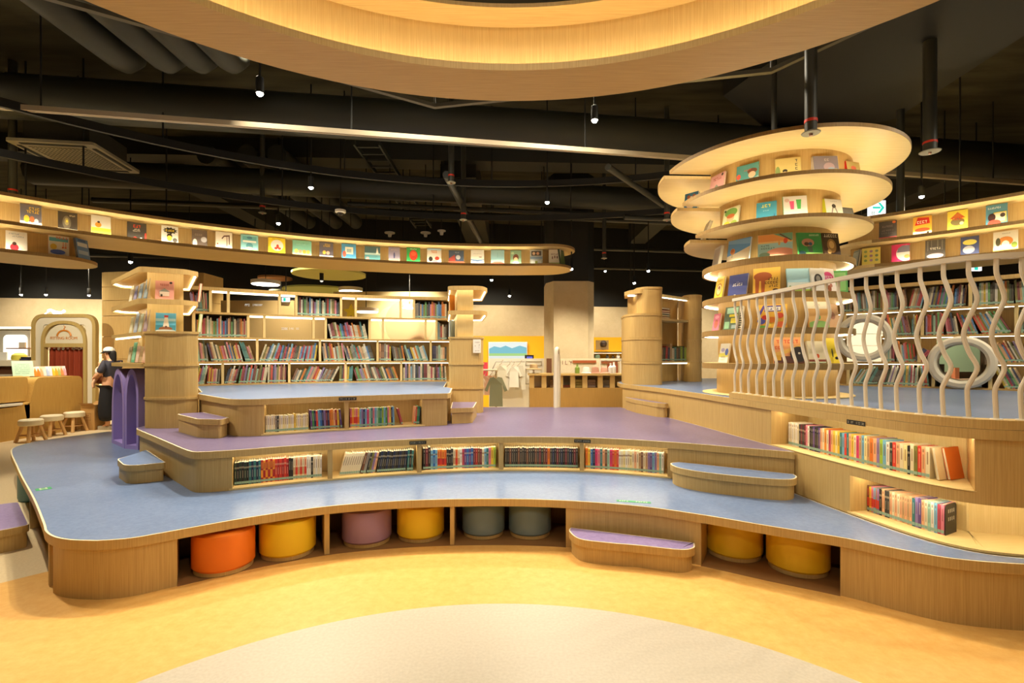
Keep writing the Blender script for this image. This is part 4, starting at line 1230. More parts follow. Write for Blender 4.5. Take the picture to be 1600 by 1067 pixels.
def onhang(px, z, wd, h, cover, art, label, group, dr=8.82, lean=9, yaw=0, th=0.02, back=None):
    p, q = onarc(px, dr), onarc(px + 1, dr)
    wd *= p[1] / math.hypot(*p)
    h = min(h, .298)
    return face_book(p, (q[0] - p[0], q[1] - p[1]), z, wd, h, th, lean, cover, art, label, group, yaw, back)
gH = 'picture books along the hanging ledge'
HL = 'on long hanging ledge'
H = lambda px, w_, h_, c, a, l, **k: onhang(px, 3.24, w_, h_, c, a, l + ' ' + HL, gH, **k)
H(48.5, .29, .30, '5b5862', [('r', 0, 0, 1, .2, 'cfc9c0'), ('e', .3, .32, .13, .17, 'e3b93a'), ('e', .55, .32, .11, .15, 'a8623a'), ('e', .75, .25, .1, .12, 'b9bcc8'), ('t', .42, .82, .5, .12, 'e0b93a', 4), ('t', .3, .66, .6, .12, 'e8c040', 5)], 'dark grey picture book with yellow title and small animals', back='e8e2d4', th=.03)
H(106, .27, .275, '342c24', [('e', .45, .45, .22, .35, '5c5448'), ('e', .45, .5, .12, .2, '8a7c50'), ('e', .46, .52, .05, .07, 'e6c544'), ('r', .0, 0, 1, .12, 'd8cfb8'), ('t', .6, .82, .3, .07, 'c8b898', 4)], 'dark brown picture book with a gold figure')
H(158, .285, .30, 'dcd4c2', [('r', 0, 0, 1, .38, 'e9cf3f'), ('r', 0, .0, 1, .2, 'f0dc5a'), ('e', .36, .52, .16, .13, 'd9922e'), ('e', .38, .66, .07, .05, '3a2b20')], 'white and yellow picture book with a lone small figure')
H(214, .29, .27, '3b3733', [('t', .32, .78, .4, .16, 'd63a2a', 3), ('t', .36, .6, .3, .07, 'd8d0c0', 4), ('t', .3, .5, .38, .07, 'd8d0c0', 5), ('e', .4, .1, .08, .06, 'c83428'), ('r', .66, .06, .76, .14, 'e8e2d0'), ('e', .95, .25, .06, .2, 'a83c30')], 'black picture book with red lettering')
H(265.5, .26, .285, 'd6d2c8', [('s', .52, .74, .46, .2, '1c1a18'), ('t', .25, .74, .55, .1, 'e8c840', 4), ('e', .48, .42, .16, .16, '28221e'), ('e', .48, .3, .15, .16, 'e8c04a'), ('r', 0, 0, 1, .12, 'ece4d2'), ('e', .8, .22, .14, .12, '585450')], 'white picture book with a black burst and yellow title')
H(312, .245, .285, '564a44', [('e', .78, .45, .2, .16, 'a8a4a8'), ('e', .2, .2, .14, .25, 'd8d0c4'), ('t', .2, .7, .5, .1, '8a7c70', 4), ('r', .3, 0, 1, .1, 'c8c0b0')], 'brown picture book with a pale oval')
H(350, .27, .31, 'd8cdb8', [('p', [(.35, .62), (.5, .8), (.85, .85), (.85, .3), (.8, .3), (.78, .76), (.52, .72), (.4, .58)], '5c3c30'), ('r', .66, .2, .7, .75, '6a4638'), ('r', 0, 0, 1, .2, 'e6dcc8'), ('e', .12, .3, .05, .04, '8a3c30')], 'cream picture book with a brown drawing')
H(390, .29, .33, '7fb4b8', [('r', .1, .62, .9, .9, '5a9aa4'), ('r', .12, .55, .88, .66, 'd8d8cc'), ('e', .5, .82, .16, .08, '3c6c84'), ('e', .5, .36, .2, .16, '4c8490'), ('r', 0, 0, 1, .14, '9cc880'), ('e', .5, .2, .2, .09, 'e0b0a8')], 'teal picture book with a painted building')
H(432.5, .29, .33, 'e8cc30', [('e', .52, .54, .37, .33, 'e6dcd0'), ('e', .55, .48, .08, .12, 'b8402c'), ('e', .45, .36, .09, .07, 'a83a28'), ('e', .66, .36, .09, .07, 'c8482c'), ('t', .25, .92, .5, .05, '8a6a20', 7)], 'yellow picture book with a round pale vignette')
H(472, .33, .29, '7cb8a4', [('r', 0, 0, 1, .18, 'e8e0a0'), ('e', .2, .32, .1, .13, 'e0c860'), ('e', .4, .3, .09, .11, 'd88a70'), ('e', .62, .3, .1, .12, 'e0a040'), ('e', .82, .3, .09, .12, 'd8b050'), ('t', .2, .75, .5, .08, '9cd0c0', 7)], 'green picture book with a row of small shapes')
H(510, .245, .33, '55505c', [('t', .4, .85, .4, .08, 'e0b83a', 4), ('t', .3, .74, .5, .08, 'e0b83a', 5), ('e', .35, .35, .12, .12, 'e0b850'), ('e', .62, .33, .12, .12, 'c8a090'), ('r', 0, 0, 1, .16, 'd8d0c8')], 'slate picture book with a two line yellow title')
H(545, .26, .33, '4a90c0', [('r', .25, .35, .8, .8, 'e8e0c8'), ('r', .36, .45, .68, .68, '9cb0b0'), ('e', .2, .35, .12, .2, 'c8604c'), ('r', 0, 0, 1, .15, '5a9cd0')], 'blue picture book with a white square frame')
H(582, .285, .28, '3f5c64', [('r', 0, .42, 1, .55, 'a8bcb4'), ('p', [(.72, .5), (.8, .95), (.9, .5)], 'e4e0d4'), ('r', 0, 0, 1, .4, '4e8088'), ('e', .2, .18, .1, .1, 'b88080')], 'dark teal picture book with a white sail')
H(616, .21, .29, '8c8498', [('r', 0, .0, 1, .22, 'c8a890'), ('e', .5, .45, .08, .2, '4a4c70'), ('t', .2, .82, .6, .07, 'b8a8a8', 6)], 'mauve picture book with a small dark figure')
H(646, .25, .35, '2f8a4c', [('e', .5, .5, .3, .34, 'c8402c'), ('e', .5, .6, .2, .14, 'd85c3c'), ('e', .5, .3, .22, .12, 'a83424'), ('t', .25, .9, .5, .06, 'd8e0c0', 5)], 'green picture book with a big red figure')
H(678.5, .265, .35, 'e0d8c8', [('t', .28, .78, .45, .16, 'd87c30', 4), ('e', .25, .3, .14, .16, '2c2824'), ('e', .7, .35, .16, .12, 'b04434'), ('e', .55, .12, .2, .1, 'e090a0'), ('r', .0, .88, 1, 1, 'a8c8d8')], 'white picture book with orange title and cats')
H(713, .285, .275, '3c4a60', [('e', .62, .5, .15, .16, 'b0b4bc'), ('r', 0, 0, 1, .22, 'b85840'), ('p', [(0, .4), (.4, .7), (.45, .2), (0, .2)], '8c3c34'), ('t', .4, .84, .3, .07, '8c98a8', 4)], 'night blue picture book with a pale moon')
H(746, .25, .335, 'e4e0d2', [('p', [(0, .3), (.5, .22), (1, .32), (1, .36), (.5, .3), (0, .36)], '4474b4'), ('r', .0, 0, 1, .16, 'c8d4dc'), ('e', .72, .5, .12, .03, '8c6c60'), ('t', .2, .72, .6, .04, 'b0a898', 8)], 'white picture book with a blue brush wave')
H(777.5, .255, .335, '8cb4bc', [('e', .5, .06, .5, .16, 'd8705c'), ('r', .49, .5, .51, .8, '6c98a4'), ('r', 0, .2, 1, .36, '9cc0c0')], 'pale blue picture book with a coral mound')
H(806, .205, .29, '7c9c84', [('e', .5, .5, .26, .24, '5c3420'), ('e', .5, .36, .18, .16, 'e0b890'), ('e', .5, .12, .3, .14, 'e8e4dc'), ('e', .2, .8, .14, .08, 'a8c09c')], 'sage picture book with a brown haired face')
H(838, .235, .33, 'b4b8b4', [('r', .1, .6, .9, .92, '4c4440'), ('e', .3, .75, .12, .1, 'e0c0a0'), ('e', .62, .75, .12, .1, 'd8a888'), ('r', 0, .38, 1, .55, '7c90a8'), ('r', .1, .05, .9, .3, 'd8dcd8'), ('r', .4, .1, .6, .26, 'b8c060')], 'grey picture book with a framed row of faces')
H(867, .225, .34, 'e4dcc8', [('t', .2, .68, .6, .08, '7c4438', 5), ('e', .3, .45, .05, .1, '8c6c5c'), ('e', .5, .5, .05, .1, '7c5c50'), ('e', .7, .48, .05, .1, '6c4c40'), ('r', 0, 0, 1, .12, 'a8c060')], 'cream picture book nearest the rounded tip', yaw=6)
H(880, .2, .31, '3c4c34', [('r', .1, .1, .9, .9, '54683c')], 'dark green book standing edge on at the rounded tip', yaw=62, dr=8.9)
H2 = lambda px, w_, h_, c, a, l, **k: onhang(px, 2.88, w_, h_, c, a, l + ' on lower hanging ledge', gH, **k)
H2(26, .285, .275, 'e2dacc', [('e', .4, .2, .2, .18, 'c8303c'), ('e', .4, .38, .1, .09, '4a342a'), ('t', .15, .86, .5, .06, '8a94a0', 6), ('t', .3, .74, .55, .06, '8a94a0', 7)], 'white picture book with a red figure')
H2(92, .29, .29, 'd8d0bc', [('r', .05, .72, .95, .9, '5ca0b0'), ('t', .35, .9, .6, .1, 'd8603c', 4), ('t', .65, .55, .25, .3, 'd87038', 2), ('e', .45, .2, .36, .12, '5468b8'), ('e', .25, .45, .16, .14, 'c8a83c'), ('r', 0, 0, 1, .08, 'e8e0d0')], 'colourful picture book with a blue car', back='d85040')
H2(132, .27, .28, '5c80b8', [('r', .1, .6, .9, .8, 'c8d0dc'), ('r', .1, .2, .9, .4, '9cb0d0'), ('r', .2, .85, .8, .95, '3c5890')], 'blue and white book turned aside near the tip', yaw=48, th=.03, back='3c3a40')

# ---- on the hanging ledge behind the tower
HR = 'on ledge behind round tower'
def H3(px, z, w_, h_, c, a, l, **k):
    return onhang(px, z, w_, h_, c, a, l + ' ' + HR, 'picture books on the ledge behind the tower', **k)
H3(1387, 3.24, .265, .29, '4a4440', [('r', 0, 0, 1, .16, 'b0504c'), ('t', .2, .72, .6, .09, '8c7c74', 6), ('t', .15, .5, .7, .07, '7c7068', 6), ('t', .15, .36, .7, .07, '6c645c', 6), ('e', .85, .9, .1, .06, 'e07030')], 'dark charcoal picture book with red foot')
H3(1441, 3.24, .27, .29, 'e0a838', [('p', [(.1, .55), (.25, .95), (.85, .9), (.9, .6)], 'c8281c'), ('t', .22, .7, .56, .14, 'f0e0c8', 4), ('r', 0, 0, 1, .22, 'e8d8b0'), ('e', .5, .3, .4, .1, 'd8502c'), ('e', .8, .14, .06, .05, '28201c')], 'orange picture book with a red banner')
H3(1496, 3.24, .285, .30, 'e8d44c', [('p', [(.12, .62), (.5, .92), (.88, .62)], 'c86c34'), ('e', .5, .45, .34, .18, '7c7048'), ('t', .2, .6, .6, .12, 'd8402c', 5), ('e', .7, .36, .1, .08, 'e8d8b0'), ('r', 0, 0, 1, .1, 'ecd858')], 'yellow picture book with a thatched hut')
H3(1557, 3.24, .29, .30, '4c8094', [('t', .1, .84, .6, .08, 'd8dcd8', 8), ('r', .36, .14, .95, .62, 'd0c048'), ('r', .4, .18, .9, .58, 'd8c8a8'), ('e', .28, .4, .18, .18, '3c2420'), ('e', .78, .46, .12, .1, '3c3028'), ('e', .4, .14, .3, .14, 'd84838')], 'blue picture book with two dark haired children')
H3(1334, 2.88, .22, .28, '7c8c90', [('r', .1, .1, .9, .9, 'a8b4b4')], 'grey blue book standing edge on at the tip', yaw=-58, th=.03, dr=8.95)
H3(1361, 2.88, .28, .28, 'ecdc70', [('r', 0, 0, 1, .1, 'f0e48c')] + [('e', .2 + .3 * (i % 3), .3 + .25 * (i // 3), .09, .07, ('9cac60', 'b08ca8', '8c9c6c')[i % 3]) for i in range(9)], 'pale yellow picture book with rows of small drawings')
H3(1407, 2.88, .27, .285, 'd8386c', [('e', .78, .5, .52, .42, 'e8dcd0'), ('p', [(.3, .56), (1, .56), (1, .9), (.6, .92), (.36, .78)], '7c7888'), ('e', .85, .32, .16, .1, 'e8a860')], 'pink picture book with a big round window')
H3(1461, 2.88, .285, .29, '4c4844', [('r', .1, .45, .16, .95, '6c6860'), ('r', .3, .5, .34, 1, '6c6860'), ('r', .6, .5, .66, .98, '6c6860'), ('r', .82, .45, .88, .95, '6c6860'), ('t', .24, .55, .55, .1, 'd8d0c0', 5), ('e', .5, .18, .42, .12, 'd8b0b0'), ('r', .34, 0, .7, .2, 'e4dcd0')], 'charcoal picture book with white title and pink foot')
H3(1515, 2.88, .255, .275, '3c4468', [('e', .5, .7, .38, .14, 'd8cc60'), ('e', .45, .32, .32, .2, 'a8a8b0'), ('r', 0, 0, 1, .08, 'e0d8d0'), ('e', .5, .3, .22, .1, 'c8b8b0')], 'navy picture book with a yellow oval title')
H3(1571, 2.88, .33, .285, 'd8d0bc', [('e', .5, .52, .3, .22, 'c88040'), ('e', .5, .35, .16, .2, 'ece4d4'), ('e', .2, .5, .1, .2, '4c4c38'), ('e', .85, .3, .12, .14, '7c9440'), ('r', .0, 0, 1, .12, 'e8d870'), ('t', .35, .88, .35, .04, '8c8478', 7)], 'cream picture book with an orange cat')

# ---- on the round tower
gT = 'picture books on the round tower'
def onT(px, lvl, wd, h, cover, art, label, r=None, yaw=0, lean=10, th=.02, back=None, drop=0, deg=None):
    """foot of the book on the disc whose top is TZ[lvl]"""
    r = r if r is not None else (TR[lvl] - 0.095 if lvl > 2 else CR[lvl - 1] + 0.075)
    s = (px - 800) / F
    # nearest point of the circle of radius r about the tower axis on this bearing
    A, B, C_ = 1 + s * s, -2 * (s * TC[0] + TC[1]), TC[0] ** 2 + TC[1] ** 2 - r * r
    D = B * B - 4 * A * C_
    y = (-B - math.sqrt(max(0, D))) / (2 * A)
    p = (s * y, y) if deg is None else tp(r, math.radians(deg))
    n = (p[0] - TC[0], p[1] - TC[1])
    t = (-n[1], n[0])
    return face_book(p, t, TZ[lvl] - drop, wd, h, th, lean, cover, art, label + ', round tower', gT, yaw, back)
a = 'on top row'
onT(1080, 1, .17, .24, '3c78a8', [('e', .5, .5, .36, .32, 'e4d4c8'), ('e', .5, .5, .22, .2, 'ecdcc8'), ('e', .3, .8, .12, .1, 'b06c50'), ('e', .7, .8, .12, .1, 'b06c50'), ('t', .3, .5, .4, .08, 'c8584c', 3)], 'blue picture book with a pale face, cut edge, ' + a, r=0.92, drop=.049, yaw=50, th=.03, deg=171)
onT(1117, 1, .22, .26, 'e4b0b0', [('t', .2, .8, .6, .12, 'b85454', 5), ('p', [(.2, .3), (.5, .55), (.8, .3)], '9ca08c'), ('r', 0, 0, 1, .18, 'e8d8d0'), ('r', .12, .08, .24, .2, '4c4440'), ('e', .84, .9, .07, .06, '3c3430')], 'pink picture book with a grey roof ' + a)
onT(1166, 1, .22, .25, '4c8c8c', [('e', .72, .66, .22, .12, '6c4434'), ('e', .72, .5, .16, .14, 'e0b898'), ('p', [(.6, 0), (.65, .3), (1, .4), (1, 0)], '8cb0a8'), ('t', .35, .74, .35, .06, 'c8503c', 4), ('r', 0, 0, .6, .2, 'd0b070'), ('e', .12, .5, .1, .12, 'c85848')], 'teal picture book with a boy in a hat ' + a)
onT(1232, 1, .225, .235, 'd8c078', [('e', .1, .35, .1, .3, '7c9058'), ('e', .38, .42, .1, .08, '302820'), ('e', .38, .32, .08, .07, 'e8c898'), ('e', .4, .22, .1, .06, 'c8403c'), ('e', .2, .1, .2, .1, '8c9c60'), ('t', .78, .84, .12, .12, '5c5444', 1), ('t', .78, .66, .12, .12, '5c5444', 1), ('t', .78, .48, .12, .12, '5c5444', 1)], 'golden picture book with a child among leaves ' + a)
onT(1293, 1, .24, .235, '7c7480', [('e', .62, .5, .22, .2, 'a89098'), ('e', .7, .35, .16, .14, '8c9cb0'), ('e', .88, .26, .12, .16, 'd8cc60'), ('e', .3, .1, .2, .08, 'd09080'), ('t', .45, .82, .2, .1, 'b0a8b0', 2)], 'grey violet thick picture book ' + a, th=.045, back='e4dccc', yaw=-8)
onT(1338, 1, .18, .235, 'b8a468', [('e', .5, .5, .3, .26, '98a058'), ('e', .5, .7, .2, .1, 'd87058')], 'red spined picture book turned aside ' + a, th=.05, back='d8342c', yaw=-18)
onT(1352, 1, .15, .2, '3c5488', [('r', .1, .1, .9, .9, '5470a8')], 'blue book edge on behind the red spined one ' + a, r=.80, yaw=-30)
a = 'on second row'
onT(1101, 2, .2, .24, 'b0a894', [('r', .1, .1, .9, .9, 'c0b8a4')], 'grey book leaning edge on at the cut edge ' + a, r=.80, yaw=0, drop=.049, th=.035, lean=20, back='98907c', deg=171)
onT(1139, 2, .205, .245, 'd8d8b0', [('e', .5, .76, .4, .2, '6c9c50'), ('e', .5, .5, .24, .2, 'e0b088'), ('e', .5, .6, .26, .1, 'b8683c'), ('r', 0, 0, 1, .14, 'd84830'), ('e', .3, .26, .2, .12, 'e8c840'), ('e', .75, .25, .2, .12, '98b050'), ('r', .06, .82, .18, .92, '3c4838')], 'bright green picture book with a child under leaves ' + a)
onT(1197, 2, .185, .215, '3c8ca8', [('t', .25, .8, .5, .14, 'e0d050', 3), ('r', 0, 0, 1, .08, '28485c'), ('p', [(.84, .05), (.9, .4), (.96, .05)], '28485c'), ('p', [(.04, .05), (.1, .3), (.16, .05)], '28485c'), ('t', .35, .55, .3, .04, 'a8c8d0', 4)], 'teal blue picture book with dark trees ' + a)
onT(1244, 2, .22, .245, 'e4dcd0', [('p', [(.3, .42), (.26, .78), (.46, .78), (.44, .42)], 'e05880'), ('p', [(.58, .42), (.54, .84), (.76, .84), (.72, .42)], '4ca858'), ('e', .16, .82, .1, .08, 'd8b8a8'), ('e', .5, .36, .1, .06, 'e0e4d0'), ('t', .3, .14, .45, .08, 'b0a898', 4)], 'white picture book with a pink and a green cup ' + a, back='68a868')
onT(1306, 2, .2, .22, 'e0d8c4', [('e', .5, .66, .12, .1, '3c342c'), ('p', [(.4, .6), (.3, .3), (.36, .3), (.46, .55)], '8c8478'), ('p', [(.6, .6), (.7, .3), (.64, .3), (.54, .55)], '8c8478'), ('e', .5, .1, .4, .08, 'ece4d4'), ('t', .3, .88, .4, .05, 'b0a890', 5)], 'yellow spined picture book with a thin drawing ' + a, th=.045, back='d8d838', yaw=-12)
onT(1331, 2, .16, .22, '5c6064', [('r', .1, .1, .9, .9, '6c7074'), ('e', .5, .5, .1, .1, 'b05060')], 'slate grey book turned aside ' + a, yaw=-40, lean=16)
a = 'on third row'
onT(1114, 3, .2, .24, 'ded6c4', [('r', .1, .1, .9, .9, 'c8c0b0')], 'white book edge on at the cut side ' + a, r=.67, yaw=0, th=.03, deg=178)
onT(1152, 3, .265, .25, '5c90c4', [('p', [(0, 0), (1, 0), (1, .6), (.5, .42), (0, .28)], 'e6d8b4'), ('e', .24, .48, .11, .14, 'd08838'), ('e', .22, .5, .07, .1, 'b86c2c'), ('r', .22, .2, .25, .36, 'b8a878'), ('p', [(0, .85), (1, .7), (1, .95), (0, 1)], '7ca8d0')], 'blue picture book with a tree on sand ' + a)
onT(1211, 3, .315, .245, 'a8d0cc', [('r', 0, .66, 1, 1, 'e89848'), ('r', 0, .6, 1, .68, 'ecc078'), ('p', [(.45, 1), (1, .66), (1, 1)], '6c9c78'), ('e', .66, .1, .44, .28, 'e0987c'), ('e', .8, .66, .06, .12, 'd8502c'), ('e', .62, .58, .03, .1, 'e0a858'), ('p', [(.6, .98), (.96, .64), (.97, .68), (.66, .99)], '5c3c28'), ('t', .1, .5, .25, .06, '6c7c78', 4), ('t', .1, .38, .4, .06, '6c7c78', 6), ('e', .2, .08, .16, .12, '88a894')], 'wide orange picture book of a hill by the sea ' + a)
onT(1267.5, 3, .245, .24, '3c8c4c', [('e', .42, .56, .26, .18, 'b8846c'), ('e', .36, .5, .1, .08, '503c30'), ('e', .52, .5, .08, .08, '405870'), ('p', [(.36, .4), (.46, .05), (.6, .05), (.58, .4)], '4c6054'), ('r', 0, 0, 1, .12, '7cac5c'), ('t', .5, .88, .4, .06, 'd0e0c0', 8), ('e', .14, .1, .14, .08, '4c80a8')], 'green picture book with a treehouse ' + a)
onT(1302, 3, .19, .25, '3c2c20', [('e', .5, .45, .28, .3, '8c6c40'), ('e', .5, .5, .16, .16, 'c8a468'), ('t', .1, .88, .8, .12, 'd8d0b8', 6), ('e', .3, .2, .12, .1, 'b0905c')], 'black and brown picture book near the rim ' + a, yaw=-14)
a = 'on fourth row'
onT(1121, 4, .185, .25, 'e8c83c', [('e', .5, .42, .36, .3, 'c8842c'), ('e', .5, .42, .28, .23, 'e8d890'), ('e', .5, .45, .16, .14, '8c4c28'), ('e', .48, .38, .1, .08, 'e8c8a0'), ('t', .2, .84, .6, .1, 'd0a028', 4)], 'yellow picture book with a round picture ' + a)
onT(1151, 4, .225, .235, '3c4484', [('t', .22, .52, .55, .12, 'dcd8d4', 5), ('r', .4, .62, .56, .64, '8c8cb8'), ('e', .4, .03, .06, .03, 'd8d0c8')], 'navy picture book with a white title ' + a)
onT(1197, 4, .25, .27, 'e8b848', [('e', .36, .66, .34, .18, 'a8582c'), ('p', [(.08, .6), (.1, .02), (.22, .02), (.24, .5), (.3, .5), (.32, .02), (.44, .02), (.46, .6)], 'a8582c'), ('t', .55, .55, .4, .1, '5c3820', 4), ('t', .45, .4, .5, .1, '5c3820', 5), ('t', .6, .26, .35, .09, '5c3820', 4), ('e', .84, .1, .1, .05, '4c3424')], 'yellow picture book with a big brown elephant ' + a)
onT(1252, 4, .25, .245, 'a8d4e4', [('r', 0, 0, 1, .1, '9cc04c'), ('r', 0, .1, 1, .4, 'd8e4e0'), ('e', .52, .16, .08, .05, 'e8c03c'), ('e', .1, .16, .06, .1, '6c9c48')], 'sky blue picture book with a low meadow ' + a)
onT(1281, 4, .15, .24, 'e0dcd4', [('e', .5, .5, .3, .26, '3c3834'), ('e', .5, .54, .16, .14, '8c8880')], 'black and white picture book ' + a, r=.70)
onT(1298, 4, .19, .25, 'e8dcd4', [('e', .5, .62, .4, .24, 'e04888'), ('t', .2, .62, .6, .12, 'f0d8e0', 4), ('e', .45, .15, .14, .14, '8c4c30'), ('e', .6, .28, .1, .08, 'b0705c')], 'white picture book with a pink oval title ' + a)
onT(1311, 4, .16, .24, '5ca858', [('r', .1, .1, .9, .9, '88c070')], 'green book edge on at the rim ' + a, yaw=-55)
a = 'on fifth row'
onT(1117, 5, .15, .20, 'd87890', [('e', .5, .4, .3, .25, 'c06858'), ('e', .5, .8, .3, .1, 'e8a0b0')], 'pink picture book ' + a, yaw=6)
onT(1140, 5, .19, .255, '5c6c54', [('r', .15, .7, .95, .95, 'a8d4bc'), ('r', .35, .55, .95, .66, 'e0cc3c'), ('r', .5, .28, .9, .5, 'd8c840'), ('r', .08, .05, .42, .35, '8cb890'), ('r', .6, .05, .95, .2, '90a0a0')], 'dark green picture book with pale panels ' + a)
onT(1152, 5, .10, .255, 'd8d0bc', [('r', .1, .08 + .09 * i, .9, .11 + .09 * i, '2c2824') for i in range(10)] if False else [('r', .15, .05 + .1 * i, .9, .09 + .1 * i, '2c2824') for i in range(9)], 'spiral bound notebook ' + a, r=.655)
onT(1206, 5, .275, .245, 'e8b43c', [('p', [(0, .5), (.2, .98), (.3, .98), (.05, .4)], '5c489c'), ('r', .25, .7, .8, .96, '4c3c8c'), ('r', .28, .74, .78, .9, 'e8e4e0'), ('t', .32, .82, .42, .09, '3c3478', 4), ('e', .15, .3, .14, .14, '4c50a8'), ('e', .5, .35, .16, .12, 'd87c30'), ('e', .76, .52, .12, .12, 'd8502c'), ('e', .8, .14, .18, .12, 'e07040'), ('e', .4, .12, .08, .08, 'e8d050'), ('r', 0, 0, .3, .1, '5c9c40'), ('e', .26, .45, .1, .1, 'c83c2c')], 'purple and orange picture book of fruit ' + a)
onT(1281, 5, .225, .27, 'e0b070', [('r', 0, .72, 1, 1, 'ece4cc'), ('e', .5, .06, .6, .2, '8cb468'), ('e', .52, .4, .09, .1, '68a858'), ('t', .35, .86, .3, .05, 'b0a080', 4)], 'tan picture book with a green bush ' + a)
onT(1304, 5, .17, .25, 'd0a880', [('e', .5, .5, .2, .16, 'a87860'), ('e', .4, .75, .14, .08, 'b88868')], 'brown spined tan picture book ' + a, back='5c4434', th=.03, yaw=-8)
a = 'on sixth row'
onT(1129, 6, .155, .215, 'e4e0d0', [('r', 0, .3, 1, .5, 'd8d060'), ('e', .78, .56, .18, .18, '6074b8'), ('e', .35, .66, .2, .1, 'b0a8c8'), ('t', .15, .3, .6, .06, '8c8870', 6), ('t', .15, .16, .6, .05, '8c8870', 8)], 'white picture book with a blue balloon ' + a)
onT(1233, 6, .275, .265, 'e8a060', [('p', [(0, .38), (1, .75), (1, .62), (0, .2)], 'e8b858'), ('t', .1, .84, .75, .14, 'd0502c', 6), ('t', .05, .6, .3, .12, 'd86038', 3), ('p', [(0, 0), (1, 0), (1, .3), (.3, .26), (0, .1)], '5c3428'), ('e', .82, .34, .28, .3, '302824'), ('e', .84, .38, .04, .04, 'd8d0c0'), ('r', 0, .1, .24, .3, 'e0ac38')], 'orange picture book with a dark whale ' + a)
onT(1278, 6, .19, .225, 'e4d8b8', [('r', 0, .05, 1, .16, '8c4c3c'), ('e', .55, .32, .09, .1, 'd0582c'), ('r', 0, 0, 1, .06, 'b8c8b0')], 'cream picture book with one orange leaf ' + a, th=.03)
onT(1305, 6, .16, .26, 'e8d040', [('e', .4, .4, .06, .18, '4c4c38'), ('e', .7, .2, .14, .06, '2c2820'), ('e', .3, .12, .1, .12, 'c8b030')], 'yellow picture book ' + a + ' by the rim', yaw=-10)

# ---- on the broad shelf tower
def onL(p, t, z, wd, h, cover, art, label, **k):
    return face_book(p, t, z, wd, h, k.pop('th', .02), k.pop('lean', 6), cover, art, label, 'picture books on the broad shelf tower', **k)
tdir = (-3.72 + 4.10, 5.60 - 5.42)
onL((-3.94, 5.585), tdir, 2.15, .175, .215, 'e0a090', [('t', .25, .78, .5, .1, 'b04c40', 5), ('p', [(.2, .42), (.5, .6), (.8, .42)], '8c8c7c'), ('r', .24, .18, .76, .42, 'e4d0bc'), ('r', .3, .15, .4, .28, '4c4438'), ('e', .84, .9, .08, .06, '3c302c')], 'pink picture book with a grey roof on the broad shelf tower')
onL((-3.93, 5.59), tdir, 1.79, .19, .21, '5cb0d8', [('r', 0, .0, 1, .34, '3c88a0'), ('r', 0, .55, 1, .7, 'a8d4e4'), ('p', [(.36, .2), (.44, .76), (.6, .76), (.68, .2)], 'ece4d4'), ('r', .42, .76, .62, .88, 'b83c34'), ('e', .5, .14, .34, .12, '8c5c3c'), ('r', .48, .2, .56, .3, '5c3428'), ('e', .5, .02, .5, .08, 'c8d4d4')], 'blue picture book with a white lighthouse on the broad shelf tower')
td2 = (4.60 - 3.70, 5.80 - 7.05)
onL((-3.735, 5.85), (-td2[0], -td2[1]), 2.15, .15, .22, 'd04434', [], 'red book edge on beside the pink one on the broad tower', yaw=180, th=.025)
onL((-3.735, 5.85), (-td2[0], -td2[1]), 1.79, .15, .22, '8cb83c', [], 'lime green book edge on beside the lighthouse book', yaw=180, th=.03)
sd_ = Vector((-5.24 + 4.12, 6.44 - 5.44)).normalized()
SIDE = [(2.15, [(.20, .17, .25, '5c7486', 'slate blue'), (.47, .16, .22, '6a86a0', 'dull blue'), (.72, .15, .215, '6c6a9c', 'violet blue'), (.96, .16, .24, 'd8ccb0', 'pale')]),
        (1.79, [(.20, .17, .25, '8c7486', 'mauve'), (.45, .15, .22, 'a8b4a0', 'sage'), (.68, .16, .24, '8c9cb8', 'blue grey'), (.93, .15, .21, 'c8c4a0', 'ivory')]),
        (1.43, [(.26, .17, .22, 'd8a888', 'peach'), (.60, .15, .20, 'd8b4a0', 'rose'), (.80, .17, .25, '5cac88', 'green'), (1.02, .15, .2, 'c8b890', 'tan')])]
for z, lst in SIDE:
    lv = {2.15: 'upper', 1.79: 'middle', 1.43: 'lower'}[z]
    for s, wd, h, cc, cn in lst:
        p = Vector((-4.13, 5.46)) + sd_ * s + Vector((sd_.y, -sd_.x)) * -0.08 + Vector((.74, .67)) * .16
        p = Vector((-4.13, 5.46)) + sd_ * s + Vector((.67, .74)) * .09
        face_book((p.x, p.y), (-sd_.x, -sd_.y), z, wd, h, .04, 8, cc, [('r', .12, .12, .88, .5, mix(cc, 'ece4d0', .35)), ('t', .2, .78, .6, .1, mix(cc, 'ece4d0', .6), 4)],
                  '%s cover facing aside on the %s side ledge of the broad shelf tower' % (cn, lv), 'books on the side ledges of the broad tower')
# ---- on the slim tower and the pier
for z, cc, nm in ((2.155, 'd89038', 'orange'), (1.79, '9cb0c0', 'pale blue'), (1.435, '5c4c7c', 'purple')):
    if z > 1.7:
        place(MB().box(-.09, .09, 0, .004, 0, .24).box(-.09, .09, .016, .02, 0, .24).box(-.085, .085, .004, .016, .003, .237, 1).mesh('display_book', [mat(cc), PAGE], False),
              frame((-0.86, 7.12), (0.3, 1), z + 0.001), 'display_book', '%s picture book facing aside on the slim shelf tower' % nm, 'book')
